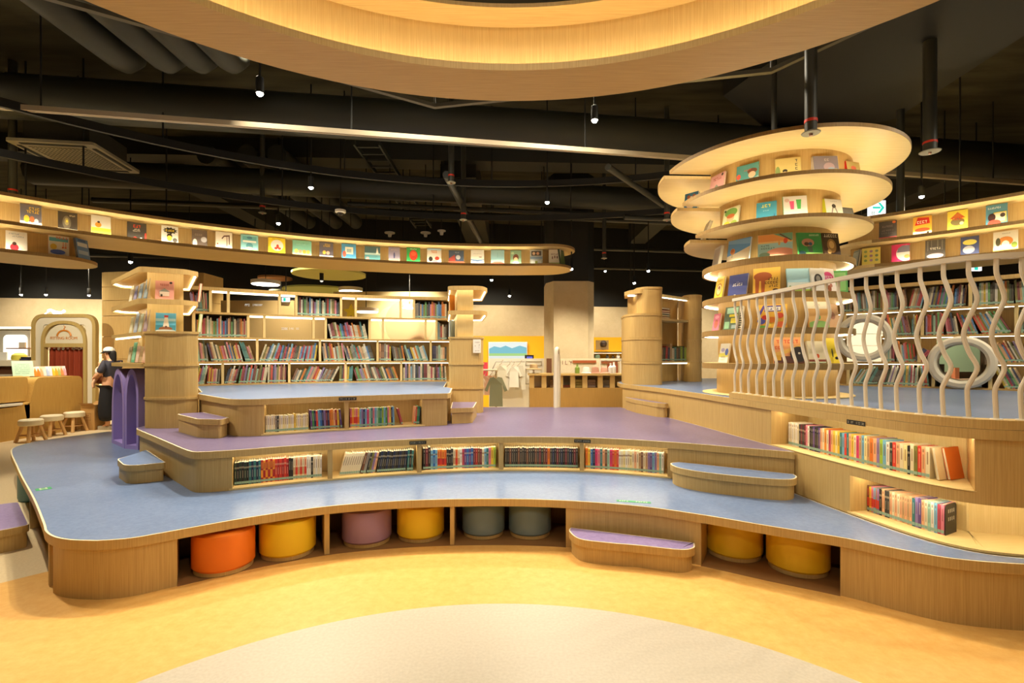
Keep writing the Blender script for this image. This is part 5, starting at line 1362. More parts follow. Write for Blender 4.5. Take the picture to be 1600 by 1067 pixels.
# ---------------------------------------------------------------- lamps
def spot(x, y, z, power, angle=110, aim=None, label=None, r=0.04, kind='spot', top=ZC, blend=0.8, lens=60, col=WARM, lamp=True):
    """track spotlight: stem, black can, glowing lens and its light"""
    t = thing('track_spotlight', label, 'spotlight', (x, y, z), 'black spotlights on the ceiling tracks')
    MB().lathe([(0, 0.002), (r, 0.002), (r, 0.005), (r, 0.16), (r * .9, 0.165), (0, 0.165)], (x, y, z), 18).obj('can', BLACK, t)
    MB().lathe([(0, -0.03), (r * .4, -.026), (r * .7, -0.015), (r * .85, 0.002), (0, 0.002)], (x, y, z), 18).obj('lens', led(lens, (1, .93, .8)), t)
    MB().lathe([(0, 0.16), (0.012, 0.16), (0.012, top - z + .01), (0, top - z + .01)], (x, y, z), 8).obj('stem', BLACK, t)
    if lamp:
        l = bpy.data.lights.new('spot', 'SPOT')
        l.energy = power * SPOT_K
        l.color = col
        l.spot_size = math.radians(angle)
        l.spot_blend = blend
        l.shadow_soft_size = 0.06
        o = bpy.data.objects.new('spot_light', l)
        COL.objects.link(o)
        o.parent = t
        o.location = (0, 0, -0.11)
        if aim:
            d = Vector(aim) - Vector((x, y, z - .02))
            o.rotation_euler = d.to_track_quat('-Z', 'Y').to_euler()
    return t
SP = [  # seen in the photo
    (*G(406, 146, 4.25), 4.25, 'spotlight shining under the big ring near the ceiling ducts'),
    (*G(929, 188, 4.25), 4.25, 'bright spotlight between the ring and the round tower'),
    (*G(486, 293, 4.05), 4.05, 'spotlight under the three parallel ducts'),
    (*G(855, 316, 3.95), 3.95, 'black can spotlight above the tip of the long hanging ledge'),
    (*G(1440, 307, 3.95), 3.95, 'black can spotlight between the round tower and the far ledge')]
for x, y, z, lb in SP:
    spot(x, y, z, 330, 125, (x * .9, y * .9, 0), lb)
spot(*G(435, 349, 4.0), 4.0, 160, 120, None, 'spotlight just above the long hanging ledge')
UNSEEN_SPOTS = [(-1.6, 1.2, 4.9, 85, 'over the grey floor disc, beside the window bookcase'), (1.6, 1.2, 4.9, 85, 'over the grey floor disc, on the side of the round tower'), (0.0, -0.6, 4.9, 80, 'over the near half of the grey disc'), (0, 2.4, 4.9, 100, 'over the edge of the grey disc'),
         (-4.9, 4.3, 4.9, 480, 'over the side end of the blue deck', (-4.2, 4.9, .3)), (-6.9, 5.6, 4.9, 480, 'over the far corner of the blue deck', (-5.2, 5.8, .3)), (3.9, 3.2, 4.9, 220, 'over the tall railing platform'), (6.0, 4.7, 4.9, 440, 'in front of the porthole bookcase'),
         (-3.1, 5.7, 5.3, 380, 'above the ring, over the shelf tower with the nook'), (-1.2, 6.0, 5.3, 380, 'above the ring, in front of the window bookcase'), (0.7, 6.0, 5.3, 380, 'above the ring, over the open purple platform'), (2.0, 5.4, 4.95, 300, 'above the ring, near the round tower'),
         (4.3, 9.0, 4.6, 160, 'behind the round tower'), (7.2, 8.2, 3.3, 330, 'behind the far ledge, over the stock', (8.6, 9.4, 1.5)), (5.9, 9.0, 3.2, 420, 'behind the porthole bookcase near the white panelling', (7.4, 10.5, 1.6)), (-4.4, 9.75, 3.35, 200, 'behind the window bookcase, first of two', (-4.6, 10.6, 2.0)), (-2.2, 9.95, 3.35, 520, 'behind the window bookcase, second of two', (-2.2, 10.9, 2.0)),
         (-8.6, 8.9, 3.45, 280, 'over the small stools by the counter', (-8.6, 9.4, .6)), (-9.4, 8.6, 3.5, 420, 'in front of the fitting room arch', (-10.0, 11.3, 1.5)), (-7.2, 9.3, 3.3, 160, 'before the wood clad column', (-8.3, 10.2, 1.5)), (-2.0, -2.6, 4.9, 270, 'behind the near side of the ring, first of two', (-1.2, 3.2, .2)), (2.0, -2.6, 4.9, 230, 'behind the near side of the ring, second of two', (1.4, 3.2, .2)), (2.3, 1.7, 5.0, 70, 'inside the ring near the railing platform'), (0.6, 10.0, 3.4, 220, 'over the shop counter')]
for x, y, z, pw, nm, *am in UNSEEN_SPOTS:  # out of sight; most are added to brighten decks, bookcases and back room
    spot(x, y, z, pw, 135 if not am else 100, am[0] if am else (x * .93, y * .93 + .05, 0), 'ceiling spotlight ' + nm)
# far back lights above the shop
BKS = [(33, 460, 12), (72, 460, 12), (139, 461, 12), (796, 462, 12.5), (893, 420, 9.6), (985, 467, 12.5), (991, 442, 11.5), (1013, 423, 10.5), (768, 437, 11)]
BN = ['over the counter, first of three', 'over the counter, second of three', 'beside the wood clad column', 'above the yellow wall screen', 'at the tip of the hanging ledge', 'above the shop sign', 'higher above the shop sign', 'highest near the round tower', 'small and high beside the slim shelf tower']
for (px, py, Y), nm in zip(BKS, BN):
    x, z = (px - 800) / F * Y, CH + (HY - py) * Y / F
    spot(x, Y, z, 260, 110, (x, Y + 1.0, 0), 'far spotlight ' + nm, r=0.035, lens=90)
for x in (-12.5, -10.4, -6.5, -3.2, -0.5, 2.6, 5.5, 8.5):  # evenly spread spots added to brighten the back wall
    y = 12.9 + 0.14 * (x + 17) - 1.9
    spot(x, y, 3.9, 330, 120, (x, y + 1.6, 0.8), 'added wall washing spotlight %s' % {-12.5: 'by the lit wall niche', -10.4: 'in front of the fitting room', -6.5: 'behind the wood clad column', -3.2: 'behind the window bookcase', -0.5: 'before the yellow wall screen', 2.6: 'before the yellow shelf wall', 5.5: 'behind the round tower, over the shop', 8.5: 'behind the porthole bookcase'}[x])

# ---------------------------------------------------------------- tracks, ducts, pipes
def run(name, label, cat, paths, r, m, group=None, n=10):
    c = paths[0][0]
    t = MB()
    for p in paths: t.tube(p, r, n)
    return t.obj(name, m, None, label, cat, group)
def z_(pts, z): return [(x, y, z) for x, y in pts]
trk = mat('4a463a', 0.4)
# polygon track round the ring
pt = z_([(-3.6, 3.75), (-0.85, 5.42), (2.5, 4.75), (3.35, 3.55)], 4.24)
def barpath(name, label, pts, w_, h_, m, cat='track', rods=()):
    mb = MB()
    p2 = [(p[0], p[1]) for p in pts]
    mb.strip(p2, -w_ / 2, w_ / 2, pts[0][2], pts[0][2] + h_)
    for x, y in rods:
        mb.lathe([(0, 0), (.012, 0), (.012, ZC - pts[0][2] - .01), (0, ZC - pts[0][2] - .01)], (x, y, pts[0][2] + h_ * .5), 8)
    return mb.obj(name, m, None, label, cat, 'light tracks under the ceiling')
barpath('light_track', 'angular light track bent round the big wooden ring', pt, 0.05, 0.04, trk, rods=[p[:2] for p in pt[1:3]])
barpath('light_track', 'curved light track just above the long hanging ledge', z_(arc(8.6, math.radians(160), math.radians(62), 60), 4.02), 0.05, 0.10, BLACK, rods=arc(8.6, math.radians(150), math.radians(66), 5))
barpath('light_track', 'curved light track crossing under the parallel ducts', z_(arc(7.55, math.radians(150), math.radians(70), 50), 4.28), 0.05, 0.10, BLACK, rods=arc(7.55, math.radians(145), math.radians(75), 4))
mb, rds = MB(), []
R0, R1 = (-7.4, 5.28), (9.4, 8.2)
mb.strip([R0, R1], -0.028, -0.006, 4.30, 4.335).strip([R0, R1], 0.006, 0.028, 4.30, 4.335).strip([R0, R1], -0.028, 0.028, 4.335, 4.36)
for k in (.12, .32, .5, .7, .9):
    x, y = R0[0] + (R1[0] - R0[0]) * k, R0[1] + (R1[1] - R0[1]) * k
    rds.append(MB().lathe([(0, 0), (.01, 0), (.01, ZC - 4.34), (0, ZC - 4.34)], (x, y, 4.35), 8))
cr_ = mb.obj('curtain_rail', mat('bdae92', 0.4), None, 'long straight pale metal rail crossing the dark ceiling', 'rail')
for q in rds: q.obj('hanging_rod', BLACK, cr_)

run('air_duct', 'thick round dark duct running across the ceiling behind the pale rail', 'duct', [[(-8.5, 6.15, 4.9), (-2, 7.05, 4.9), (4.0, 7.9, 4.9), (9, 8.6, 4.9)]], 0.28, DUCT)
run('air_duct', 'second round duct farther back across the ceiling', 'duct', [[(-8, 8.2, 4.6), (6, 10.2, 4.6)]], 0.22, DUCT)
for x, nm in ((-4.55, 'first, farthest from the ring'), (-4.06, 'second'), (-3.67, 'third'), (-3.3, 'fourth, nearest the ring')):
    run('insulated_pipe', 'thick pipe ending beside the big wooden ring, %s' % nm, 'pipe', [[(x, 2.0, 5.0), (x, 5.72, 5.0), (x, 5.80, 5.02), (x, 5.86, 5.06), (x, 5.9, 5.58)]], 0.165, DUCT, 'thick ceiling pipes beside the ring', 18)
for x, nm in ((-5.35, 'first of three'), (-4.64, 'middle of three'), (-4.12, 'last of three')):
    run('insulated_pipe', 'thick pipe running back above the long ledge, %s' % nm, 'pipe', [[(x, 8.62, 5.05), (x, 10.0, 5.05), (x, 13.0, 5.05)]], 0.17, DUCT, 'thick ceiling pipes above the long ledge', 18)
for k, (a, b_, z, r) in enumerate((((-8, 9.4), (8, 11.6), 4.5, .05), ((-9, 10.8), (9, 13.2), 4.2, .045), ((-3, 9.0), (7, 10.4), 4.3, .04), ((1.4, 7.2), (5.4, 12.5), 4.28, .05), ((-10, 11.6), (11, 14.4), 3.9, .04), ((2.0, 8.8), (9, 9.8), 4.0, .045), ((-1.0, 7.5), (-0.6, 14.5), 4.28, .06))):
    nm = ('across the middle of the dark ceiling', 'across the ceiling far back', 'over the round tower side', 'slanting back beside the round tower', 'low in front of the far wall', 'behind the round tower', 'running straight back over the open platform')[k]
    run('ceiling_pipe', 'thin dark pipe ' + nm, 'pipe', [[(*a, z), (*b_, z)]], r, mat('2e2d24', 0.5), 'thin ceiling pipes')
# cable ladder
mb = MB()
for x in (-2.55, -2.15):
    mb.box(x, x + .03, 7.9, 13, 4.9, 4.98)
for k in range(18):
    mb.box(-2.55, -2.12, 8.0 + k * .28, 8.04 + k * .28, 4.91, 4.94)
mb.obj('cable_ladder', DUCT, None, 'cable ladder running back under the dark ceiling', 'cable tray')
# sprinkler drops
for px, py, z, d, nm in ((1267, 209, 3.5, .10, 'over the front of the round tower'), (1453, 238, 3.9, .135, 'thick one beside the round tower'), (20, 310, 3.7, .10, 'in front of the long ledge at the picture edge'), (1042, 344, 3.75, .085, 'between open platform and round tower'), (944, 404, 3.55, .08, 'past the tip of the long ledge'), (705, 286, 4.15, .09, 'in the middle under the back duct'), (724, 344, 3.95, .09, 'in the middle, lower one above the ledge'), (410, 333, 4.0, .085, 'above the long ledge near the three ducts'), (1407, 339, 3.6, .1, 'plain black one in front of the far ledge')):
    x, y = G(px, py, z)
    t = thing('sprinkler_pipe', 'dark ceiling drop pipe ' + nm, 'pipe', (x, y, z), 'ceiling drop pipes')
    MB().lathe([(0, .02), (d / 2, .02), (d / 2, ZC - z + .02), (0, ZC - z + .02)], (x, y, z), 20).obj('pipe', mat('3a392f', 0.5), t)
    MB().lathe([(0, .0), (d * .72, .0), (d * .78, .008), (d * .5, .02), (0, .02)], (x, y, z), 24).obj('collar_plate', mat('8c8870', 0.5) if px != 1407 else BLACK, t)
    MB().lathe([(0, -.02), (.014, -.02), (.018, 0), (0, 0)], (x, y, z), 10).obj('sprinkler_head', mat('b08c78', 0.3, 0.6), t)
    if px != 1407:
        MB().lathe([(d / 2 + .001, .10), (d / 2 + .003, .10), (d / 2 + .003, .125), (d / 2 + .001, .125)], (x, y, z), 20).obj('red_band', mat('d83a24', 0.5), t)
# ceiling cassette
cas = thing('ceiling_air_conditioner', 'square grey ceiling air conditioner with a mesh grille', 'air conditioner', (-6.35, 7.2, 4.4))
c0 = Vector((-6.33, 7.19))
u = Vector((0.99, 0.14)); vv = Vector((-0.14, 0.99))
def sq(s): return [tuple(c0 + u * a * s + vv * b * s) for a, b in ((-.5, -.5), (.5, -.5), (.5, .5), (-.5, .5))]
MB().prism(fillet(sq(1.08), .06, 5), 4.40, 4.44).obj('panel', mat('8f866c', 0.5), cas)
MB().prism(sq(.82), 4.44, 4.75).obj('casing', DARK, cas)
mb = MB()
for k in range(15):
    f = -.36 + k * .0514
    a, b_ = c0 + u * f - vv * .37, c0 + u * f + vv * .37
    mb.tube([(*a, 4.394), (*b_, 4.394)], .007, 5)
    a, b_ = c0 + vv * f - u * .37, c0 + vv * f + u * .37
    mb.tube([(*a, 4.394), (*b_, 4.394)], .007, 5)
mb.obj('grille', mat('a09880', 0.5), cas)
MB().prism(sq(.74), 4.396, 4.40).obj('filter', mat('2c2a22', 0.8), cas)
for k in range(4):
    A = [(-.4, .44), (.4, .44), (.4, .49), (-.4, .49)]
    q = [tuple(c0 + (u if k % 2 == 0 else vv) * a + (vv if k % 2 == 0 else u) * b_ * (1 if k < 2 else -1)) for a, b_ in A]
    MB().prism(q, 4.392, 4.402).obj('louvre', BLACK, cas)
MB().lathe([(0, 0), (.012, 0), (.012, ZC - 4.73), (0, ZC - 4.73)], (c0.x, c0.y, 4.74), 8).obj('hanging_rod', BLACK, cas)
# dome camera and detectors
x, y = G(532, 331, 4.0)
t = thing('dome_camera', 'white dome camera under the curved light track', 'camera', (x, y, 3.93))
MB().lathe([(.055, .05), (.09, .06), (.09, .1), (.03, .11), (0, .11)], (x, y, 3.93), 20).obj('housing', WHITE, t)
MB().lathe([(0, .1), (.01, .1), (.01, ZC - 3.92), (0, ZC - 3.92)], (x, y, 3.93), 8).obj('stem', BLACK, t)
MB().lathe([(0, 0), (.03, .005), (.052, .03), (.056, .055)], (x, y, 3.93), 20).obj('dome', mat('3a3228', 0.2), t)
for px, py, s, nm in ((609, 366, .1, 'nearest the cable ladder'), (665, 366, .1, 'of the pair, towards the middle'), (690, 363, .08, 'flat and round, farthest towards the middle')):
    x, y = G(px, py, 3.9)
    t = thing('smoke_detector', 'white ceiling detector ' + nm, 'detector', (x, y, 3.85))
    MB().lathe([(0, 0), (.03, 0), (.04, .06), (s, .07), (s, .085), (0, .09)], (x, y, 3.85), 18).obj('detector_body', WHITE, t)
    MB().lathe([(0, .08), (.01, .08), (.01, ZC - 3.84), (0, ZC - 3.84)], (x, y, 3.85), 8).obj('stem', BLACK, t)
# acoustic discs and round lamps hung over the back room
def disc(px, py, Y, rpx, m, label, name='acoustic_disc', cat='ceiling disc', lit=None, th=.04):
    x, z = (px - 800) / F * Y, CH + (HY - py) * Y / F
    r = rpx * Y / F * .95
    t = thing(name, label, cat, (x, Y, z), 'round discs hung over the back room')
    MB().lathe([(0, 0), (r, 0), (r, th), (0, th)], (x, Y, z), 48).obj('disc', m, t)
    if lit:
        MB().lathe([(0, -.012), (r * .93, -.012), (r * .93, 0), (0, 0)], (x, Y, z), 48).obj('light_panel', led(lit, (1, .93, .78)), t)
    MB().lathe([(0, th), (.008, th), (.008, ZC - z + .01), (0, ZC - z + .01)], (x, Y, z), 8).obj('hanging_wire', BLACK, t)
disc(515, 430, 10.2, 58, mat('c9c46c', 0.7), 'big lime green ceiling disc under the long hanging ledge')
disc(500, 455, 12.2, 57, mat('b4bc66', 0.7), 'lower green ceiling disc just over the window bookcase')
disc(430, 436, 11.6, 26, mat('c08a52', 0.7), 'tan ceiling disc above the nearest round lamp')
disc(439, 456, 13.0, 18, mat('8c8c6c', 0.7), 'small grey ceiling disc at the bookcase top')
disc(588, 464, 11.8, 46, mat('cbb85a', 0.7), 'yellow ceiling disc behind the bookcase top')
disc(415, 444, 11.0, 22, WHITE, 'round lit ceiling lamp below the tan disc', 'pendant_lamp', 'lamp', 8, .08)
disc(548, 455, 11.4, 19, WHITE, 'round lit ceiling lamp over the lower green disc edge', 'pendant_lamp', 'lamp', 8, .08)
x, Y, z = (300 - 800) / F * 9.3, 9.8, 3.05
disc(572, 487, 10.2, 20, WHITE, 'round lit lamp seen through the top window of the bookcase', 'pendant_lamp', 'lamp', 9, .07)
disc(640, 481, 10.3, 12, WHITE, 'small round lit lamp seen through the last top window', 'pendant_lamp', 'lamp', 9, .06)
disc(296, 432, 11.0, 12, mat('b08a60', 0.7), 'brown disc cut off behind the broad shelf tower top')
x, z = (504 - 800) / F * 10.0, CH + (HY - 430) * 10.0 / F
t = spot(x, 9.95, z - .12, 0, 60, None, 'black spotlight can in front of the big lime green disc', lamp=False, lens=1)
# green exit signs
def exitsign(px, py, Y, wd, h, label, arrow=True):
    x, z = (px - 800) / F * Y, CH + (HY - py) * Y / F
    t = thing('exit_sign', label, 'sign', (x, Y, z - h / 2))
    MB().box(x - wd / 2, x + wd / 2, Y, Y + .04, z - h / 2, z + h / 2).obj('light_box', led(1.6, (1, 1, .97)), t)
    mb = MB()
    s = h
    def pp(pts): mb.add([(x + a * s, Y - .004, z + b * s) for a, b in pts], [tuple(range(len(pts)))])
    if arrow:
        pp([(-.3, .0), (.18, .0), (.18, .12), (-.3, .12)])
        pp([(.02, .36), (.16, .36), (.42, .06), (.16, -.26), (.0, -.26), (.24, .06)])
    else:
        pp([(-.5, -.4), (.1, -.4), (.1, .4), (-.5, .4)])
    mb.obj('arrow', led(1.0, (.05, .8, .6)), t)
    if arrow:
        mb = MB()
        dashes(mb, x - .36 * s, x - .12 * s, z - .36 * s, z - .2 * s, Y - .003, 2)
        mb.obj('lettering', mat('8ce0d4', .5), t, smooth=False)
    MB().lathe([(0, 0), (.012, 0), (.012, ZC - z - h / 2 + .01), (0, ZC - z - h / 2 + .01)], (x, Y + .02, z + h / 2 - .005), 8).obj('hanging_rod', BLACK, t)
exitsign(1371, 326, 8.0, .27, .27, 'white exit sign with a green arrow behind the round tower')
exitsign(1527, 418, 8.6, .16, .11, 'small green exit sign seen between railing and far ledge', False)
exitsign(446, 468, 10.5, .16, .09, 'small blue white sign seen through the top bookcase window', False)
# ---------------------------------------------------------------- shop and counter at the back
def W(px, py, Y):
    return ((px - 800) / F * Y, Y, CH + (HY - py) * Y / F)
def panel(x0, x1, y0, y1, Y, th, m, name, parent=None, label=None, cat=None, rr=0, **k):
    """upright board facing the room, corners given in the photo's pixels on the plane Y"""
    a, b = W(x0, y1, Y), W(x1, y0, Y)
    pts = [(a[0], a[2]), (b[0], a[2]), (b[0], b[2]), (a[0], b[2])]
    if rr: pts = fillet(pts, rr, 8)
    n = len(pts)
    mb = MB().add([(x, Y, z) for x, z in pts] + [(x, Y + th, z) for x, z in pts],
                  [tuple(range(n)), tuple(range(n, 2 * n))[::-1]] + [(i, n + i, n + (i + 1) % n, (i + 1) % n) for i in range(n)])
    return mb.obj(name, m, parent, label, cat, **k)
YEL = mat('eeb012', 0.6)
yw = thing('yellow_wall_panel', 'bright yellow wall panel framing a lit landscape screen', 'panel', W(800, 640, 14.6)[:2] + (0,))
a, b = W(740, 560, 14.6), W(866, 525, 14.6)
MB().box(a[0], b[0], 14.6, 14.7, 0, b[2]).obj('board', YEL, yw)
yw2 = thing('yellow_wall_panel', 'yellow display wall with shelves beside the beige column', 'panel', W(950, 640, 14.8)[:2] + (0,))
a, b = W(912, 560, 14.8), W(985, 527, 14.8)
MB().box(a[0], b[0], 14.8, 14.9, 0, b[2]).obj('board', YEL, yw2)
panel(914, 985, 547, 549.5, 14.45, .35, mat('e0a818', .5), 'shelf', yw2)
panel(914, 985, 551, 552.5, 14.45, .35, WHITE, 'shelf', yw2)
panel(914, 985, 560, 562.5, 14.45, .35, WHITE, 'shelf', yw2)
scn = thing('display_screen', 'lit screen showing hills and a green field', 'screen', W(793, 590, 14.5))
panel(763, 824, 534, 590, 14.5, .09, WHITE, 'frame', scn)
Y_ = 14.49
def em(c, s):
    return led(s, lin(c))
panel(764, 823, 535, 551, Y_, .005, em('eef4ee', 1.1), 'sky_picture', scn)
mb = MB()
def pxpoly(mb, pts, Y, mi=0):
    mb.add([W(x, y, Y) for x, y in pts], [tuple(range(len(pts)))], mi)
pxpoly(mb, [(764, 552), (764, 545), (772, 541), (782, 543), (790, 540), (800, 544), (812, 540), (823, 543), (823, 552)], Y_ - .006)
mb.obj('hill_picture', em('8cccd8', 1.0), scn, smooth=False)
panel(764, 823, 551, 559, Y_ - .004, .005, em('b8e08c', 1.0), 'field_picture', scn)
panel(764, 823, 556, 562, Y_ - .008, .005, em('f0f4ec', 1.0), 'path_picture', scn)
# things on the yellow shelves
t = thing('framed_photo', 'brown photo of a cow propped on the yellow shelf', 'picture', W(941, 547, 14.4))
panel(931, 951, 531.5, 546.5, 14.42, .03, mat('8c7040', .6), 'photo', t)
mb = MB()
cx = W(943, 541, 14.4)
mb.lathe([(0, 0), (.09, .02), (.1, .1), (.05, .16), (0, .17)], (cx[0], 14.41, cx[2]), 10)
mb.obj('cow_picture', mat('3c2c20', .7), t)
for k, (px, py, c, nm, s) in enumerate(((925, 560, '4c5a48', 'grey green bag', .17), (934, 560, '6c8068', 'green bag', .2), (950, 560, '4c4c44', 'dark pair of shoes', .12), (959, 560, '3c342c', 'dark little shoes', .1), (967, 560, 'e8e4d8', 'white cap', .14))):
    p = W(px, py, 14.45)
    p = (p[0], 14.55, p[2] + .004)
    s *= .45
    mb = MB().lathe([(0, 0), (s * .8, 0), (s, s * .4), (s * .85, s * 1.1), (s * .4, s * 1.35), (0, s * 1.4)], (p[0], 14.55, p[2]), 14)
    mb.tube([(p[0] - s * .4, 14.55, p[2] + s * 1.2), (p[0] - s * .3, 14.55, p[2] + s * 1.9), (p[0] + s * .3, 14.55, p[2] + s * 1.9), (p[0] + s * .4, 14.55, p[2] + s * 1.2)], .015, 6)
    mb.obj('shop_bag' if k < 2 else ('shoe_pair' if k < 4 else 'cap'), mat(c, .7), None, nm + ' on the lower yellow shelf beside the column', 'bag' if k < 2 else ('shoes' if k < 4 else 'cap'))
# white partition with hanging clothes
wp = thing('white_partition', 'low white panelled partition behind the hanging clothes', 'partition', W(808, 640, 12.6)[:2] + (0,))
a, b = W(764, 560, 12.6), W(866, 560, 12.6)
MB().box(a[0], b[0], 12.6, 12.75, 0, a[2]).obj('board', mat('dfd8c6', .6), wp)
def frm(x0, x1, y0, y1, Y, m, parent, name='moulding', wd=1.0):
    mb = MB()
    for q in ((x0, x1, y0, y0 + wd), (x0, x1, y1 - wd, y1), (x0, x0 + wd, y0, y1), (x1 - wd, x1, y0, y1)):
        a, b = W(q[0], q[3], Y), W(q[1], q[2], Y)
        mb.box(a[0], b[0], Y - .02, Y, a[2], b[2])
    mb.obj(name, m, parent)
GT = mat('b8b09c', .6)
frm(821, 846, 564, 571, 12.6, GT, wp); frm(821, 846, 576, 600, 12.6, GT, wp)
MB().tube([W(768, 580, 12.5), W(775, 565, 12.4), W(820, 565, 12.4)], .012, 6).obj('hanging_rail', mat('8c8474', .4), wp)
def garment(px, py, Y, s, c, label, sleeve=True):
    x, _, z = W(px, py, Y)
    t = thing('hanging_garment', label, 'garment', (x, Y, z - 1.2 * s))
    mb = MB()
    o = [(-.18, 0), (-.07, .02), (0, -.03), (.07, .02), (.18, 0), (.34, -.38), (.25, -.42), (.18, -.2), (.2, -.85), (-.2, -.85), (-.18, -.2), (-.25, -.42), (-.34, -.38)] if sleeve else [(-.12, 0), (.12, 0), (.22, -.5), (.24, -1.1), (.04, -1.1), (0, -.5), (-.04, -1.1), (-.24, -1.1), (-.22, -.5)]
    n = len(o)
    mb.add([(x + a * s, Y - .03 * s - .02 * math.sin(i), z + b * s) for i, (a, b) in enumerate(o)] + [(x + a * s, Y + .03 * s, z + b * s) for a, b in o],
           [tuple(range(n)), tuple(range(n, 2 * n))[::-1]] + [(i, n + i, n + (i + 1) % n, (i + 1) % n) for i in range(n)])
    mb.obj('cloth', mat(c, .8), t)
    MB().tube([(x - .16 * s, Y, z - .02), (x, Y, z + .06), (x, Y, z + .12 * s + .03), (x + .04, Y, z + .14 * s + .05)], .008, 5).obj('hanger', mat('a89070', .5), t)
    return t
garment(784, 571, 12.35, .62, 'd8d2bc', 'pale jacket hanging first along the white partition')
garment(797, 572, 12.35, .55, 'dcd6c6', 'white trousers hanging in the middle of the white partition', False)
garment(803, 573, 12.3, .6, 'e4dfd0', 'white top hanging in the middle of the white partition')
garment(813, 571, 12.35, .55, 'ccc6b4', 'pale trousers hanging last along the white partition', False)
# clothes rack
rk = thing('clothes_rack', 'wooden clothes rack behind the slim shelf tower', 'clothes rack', (*W(768, 640, 10.9)[:2], 0))
a, b = W(750, 578, 10.9), W(777, 578, 10.9)
MB().tube([(a[0] - .3, 10.9, a[2]), (b[0], 10.9, b[2])], .02, 8).obj('rail', mat('d8ccb0', .5), rk)
for x in (a[0] - .28, b[0] - .02):
    MB().tube([(x, 10.9, 0), (x, 10.9, a[2])], .018, 8).obj('post', mat('c0a878', .5), rk)
for px, c, nm in ((750, 'd8c4a4', 'cream blouse nearest the shelf tower on the rack'), (759.5, 'c89c80', 'rose blouse on the rack'), (769, 'd0a078', 'peach shirt on the rack')):
    garment(px, 587, 10.9, .5, c, nm)
r2_ = thing('clothes_stand', 'slender stand with a sage green shirt in front of the partition', 'clothes stand', (*W(775, 640, 10.6)[:2], 0))
p = W(775, 587, 10.6)
MB().tube([(p[0], 10.6, 0), (p[0], 10.6, p[2] + .1)], .018, 8).obj('post', mat('b89c6c', .5), r2_)
MB().tube([(p[0] - .02, 10.6, p[2] + .02), (p[0] + .03, 10.48, p[2] + .1)], .012, 6).obj('hook', mat('b89c6c', .5), r2_)
garment(775, 590, 10.5, .72, '7c7c60', 'sage green shirt on the slender stand')
MB().prism(fillet([(W(752, 0, 13)[0], 12.9), (W(762, 0, 13)[0], 12.9), (W(762, 0, 13)[0], 13.1), (W(752, 0, 13)[0], 13.1)], .03), 0.9, W(0, 566, 13)[2]).obj('red_box', mat('c83c4c', .5), None, 'red box behind the clothes rack against the yellow panel', 'box')
# till screen
t = thing('till_screen', 'small black till screen glowing blue on the partition', 'screen', W(828, 561, 12.5))
panel(820, 834, 554.5, 561, 12.68, .05, BLACK, 'housing', t)
panel(823, 832, 557, 560.5, 12.67, .01, led(.8, (.25, .25, .9)), 'glass', t)
# sign panel with letters
sg = thing('sign_panel', 'cream shop panel with brown lettering behind the shop counter', 'panel', (*W(915, 640, 10.9)[:2], 0))
a, b = W(866, 590, 10.9), W(986, 560, 10.9)
MB().box(a[0], b[0], 10.9, 10.97, 0, b[2]).obj('board', lino('speckled_cream', 'd8c8a4', 'e6dabc', 30, .7, .2), sg)
p = W(882.5, 566.8, 10.89)
text('lettering', 'B I L Y', .125, upright(Matrix.Translation(p)), mat('8c5c44', .6), sg)
for x0, x1, y0, y1, c in ((895, 931.5, 563, 567, 'a05428'), (940, 965, 565, 568, '8c4c28'), (949, 965.5, 569, 583, '8c4420')):
    panel(x0, x1, y0, y1, 10.87, .028, mat(c, .6), 'brown_board', sg)
frm(937, 970, 562, 584, 10.9, WHITE, sg, 'shelf_frame', 1.4)
# dark framed mirror strip
panel(854, 862, 560, 664, 10.9, .04, mat('6c4428', .6), 'tall_frame', None, 'narrow brown framed panel beside the beige column foot', 'frame')
# shop counter
ct = thing('shop_counter', 'long wooden shop counter with an open shelf rail on top', 'counter', (*W(900, 640, 10.2)[:2], 0))
a, b = W(828, 606, 10.2), W(1000, 606, 10.2)
MB().box(a[0], b[0], 10.2, 10.75, 0, a[2]).obj('counter_body', wood('amber_oak', 'a07c40', 'b48c4c'), ct)
a2 = W(826, 584, 10.2); b2 = W(1000, 582, 10.2)
MB().box(a2[0], b2[0], 10.15, 10.78, a2[2] - .035, a2[2]).obj('top_board', WOOD, ct)
for px in (831, 850, 876, 895, 914, 938, 957, 990):
    x = W(px, 0, 10.2)[0]
    MB().box(x - .05, x + .05, 10.2, 10.28, a[2], a2[2] - .035).obj('post', WOOD, ct)
MB().box(a[0], b[0], 10.68, 10.72, a[2] + .001, a2[2] - .036).obj('back_board', mat('d8ccb4', .6), ct)
for k, (px, c, nm) in enumerate(((884, '8c4c30', 'brown'), (905, 'b8a860', 'olive'), (924, 'a08878', 'grey brown'), (947, '9c9080', 'grey'), (866, '8c6c4c', 'tan'))):
    x = W(px, 0, 10.4)[0]
    mb = MB()
    for j in range(3 if k else 1):
        mb.prism(fillet([(x - .09, 10.36), (x + .09, 10.36), (x + .09, 10.54), (x - .09, 10.45)], .02, 3), a[2] + .002 + j * .055, a[2] + .05 + j * .055)
    mb.obj('folded_clothes', mat(c, .8), None, '%s folded clothes in the counter shelf of the shop' % nm, 'clothes')
for k, (px, c, nm, hh) in enumerate(((902, '7c9440', 'green bottle', .2), (954, 'e8e4dc', 'white bottle', .22), (959, 'ece8e0', 'second white bottle', .24))):
    x, _, z = W(px, 583.6, 10.45)
    MB().lathe([(0, 0), (.045, 0), (.05, .02), (.05, hh * .6), (.02, hh * .75), (.018, hh), (0, hh)], (x, 10.45, a2[2]), 14).obj('bottle', mat(c, .4), None, nm + ' standing on the shop counter top board', 'bottle')
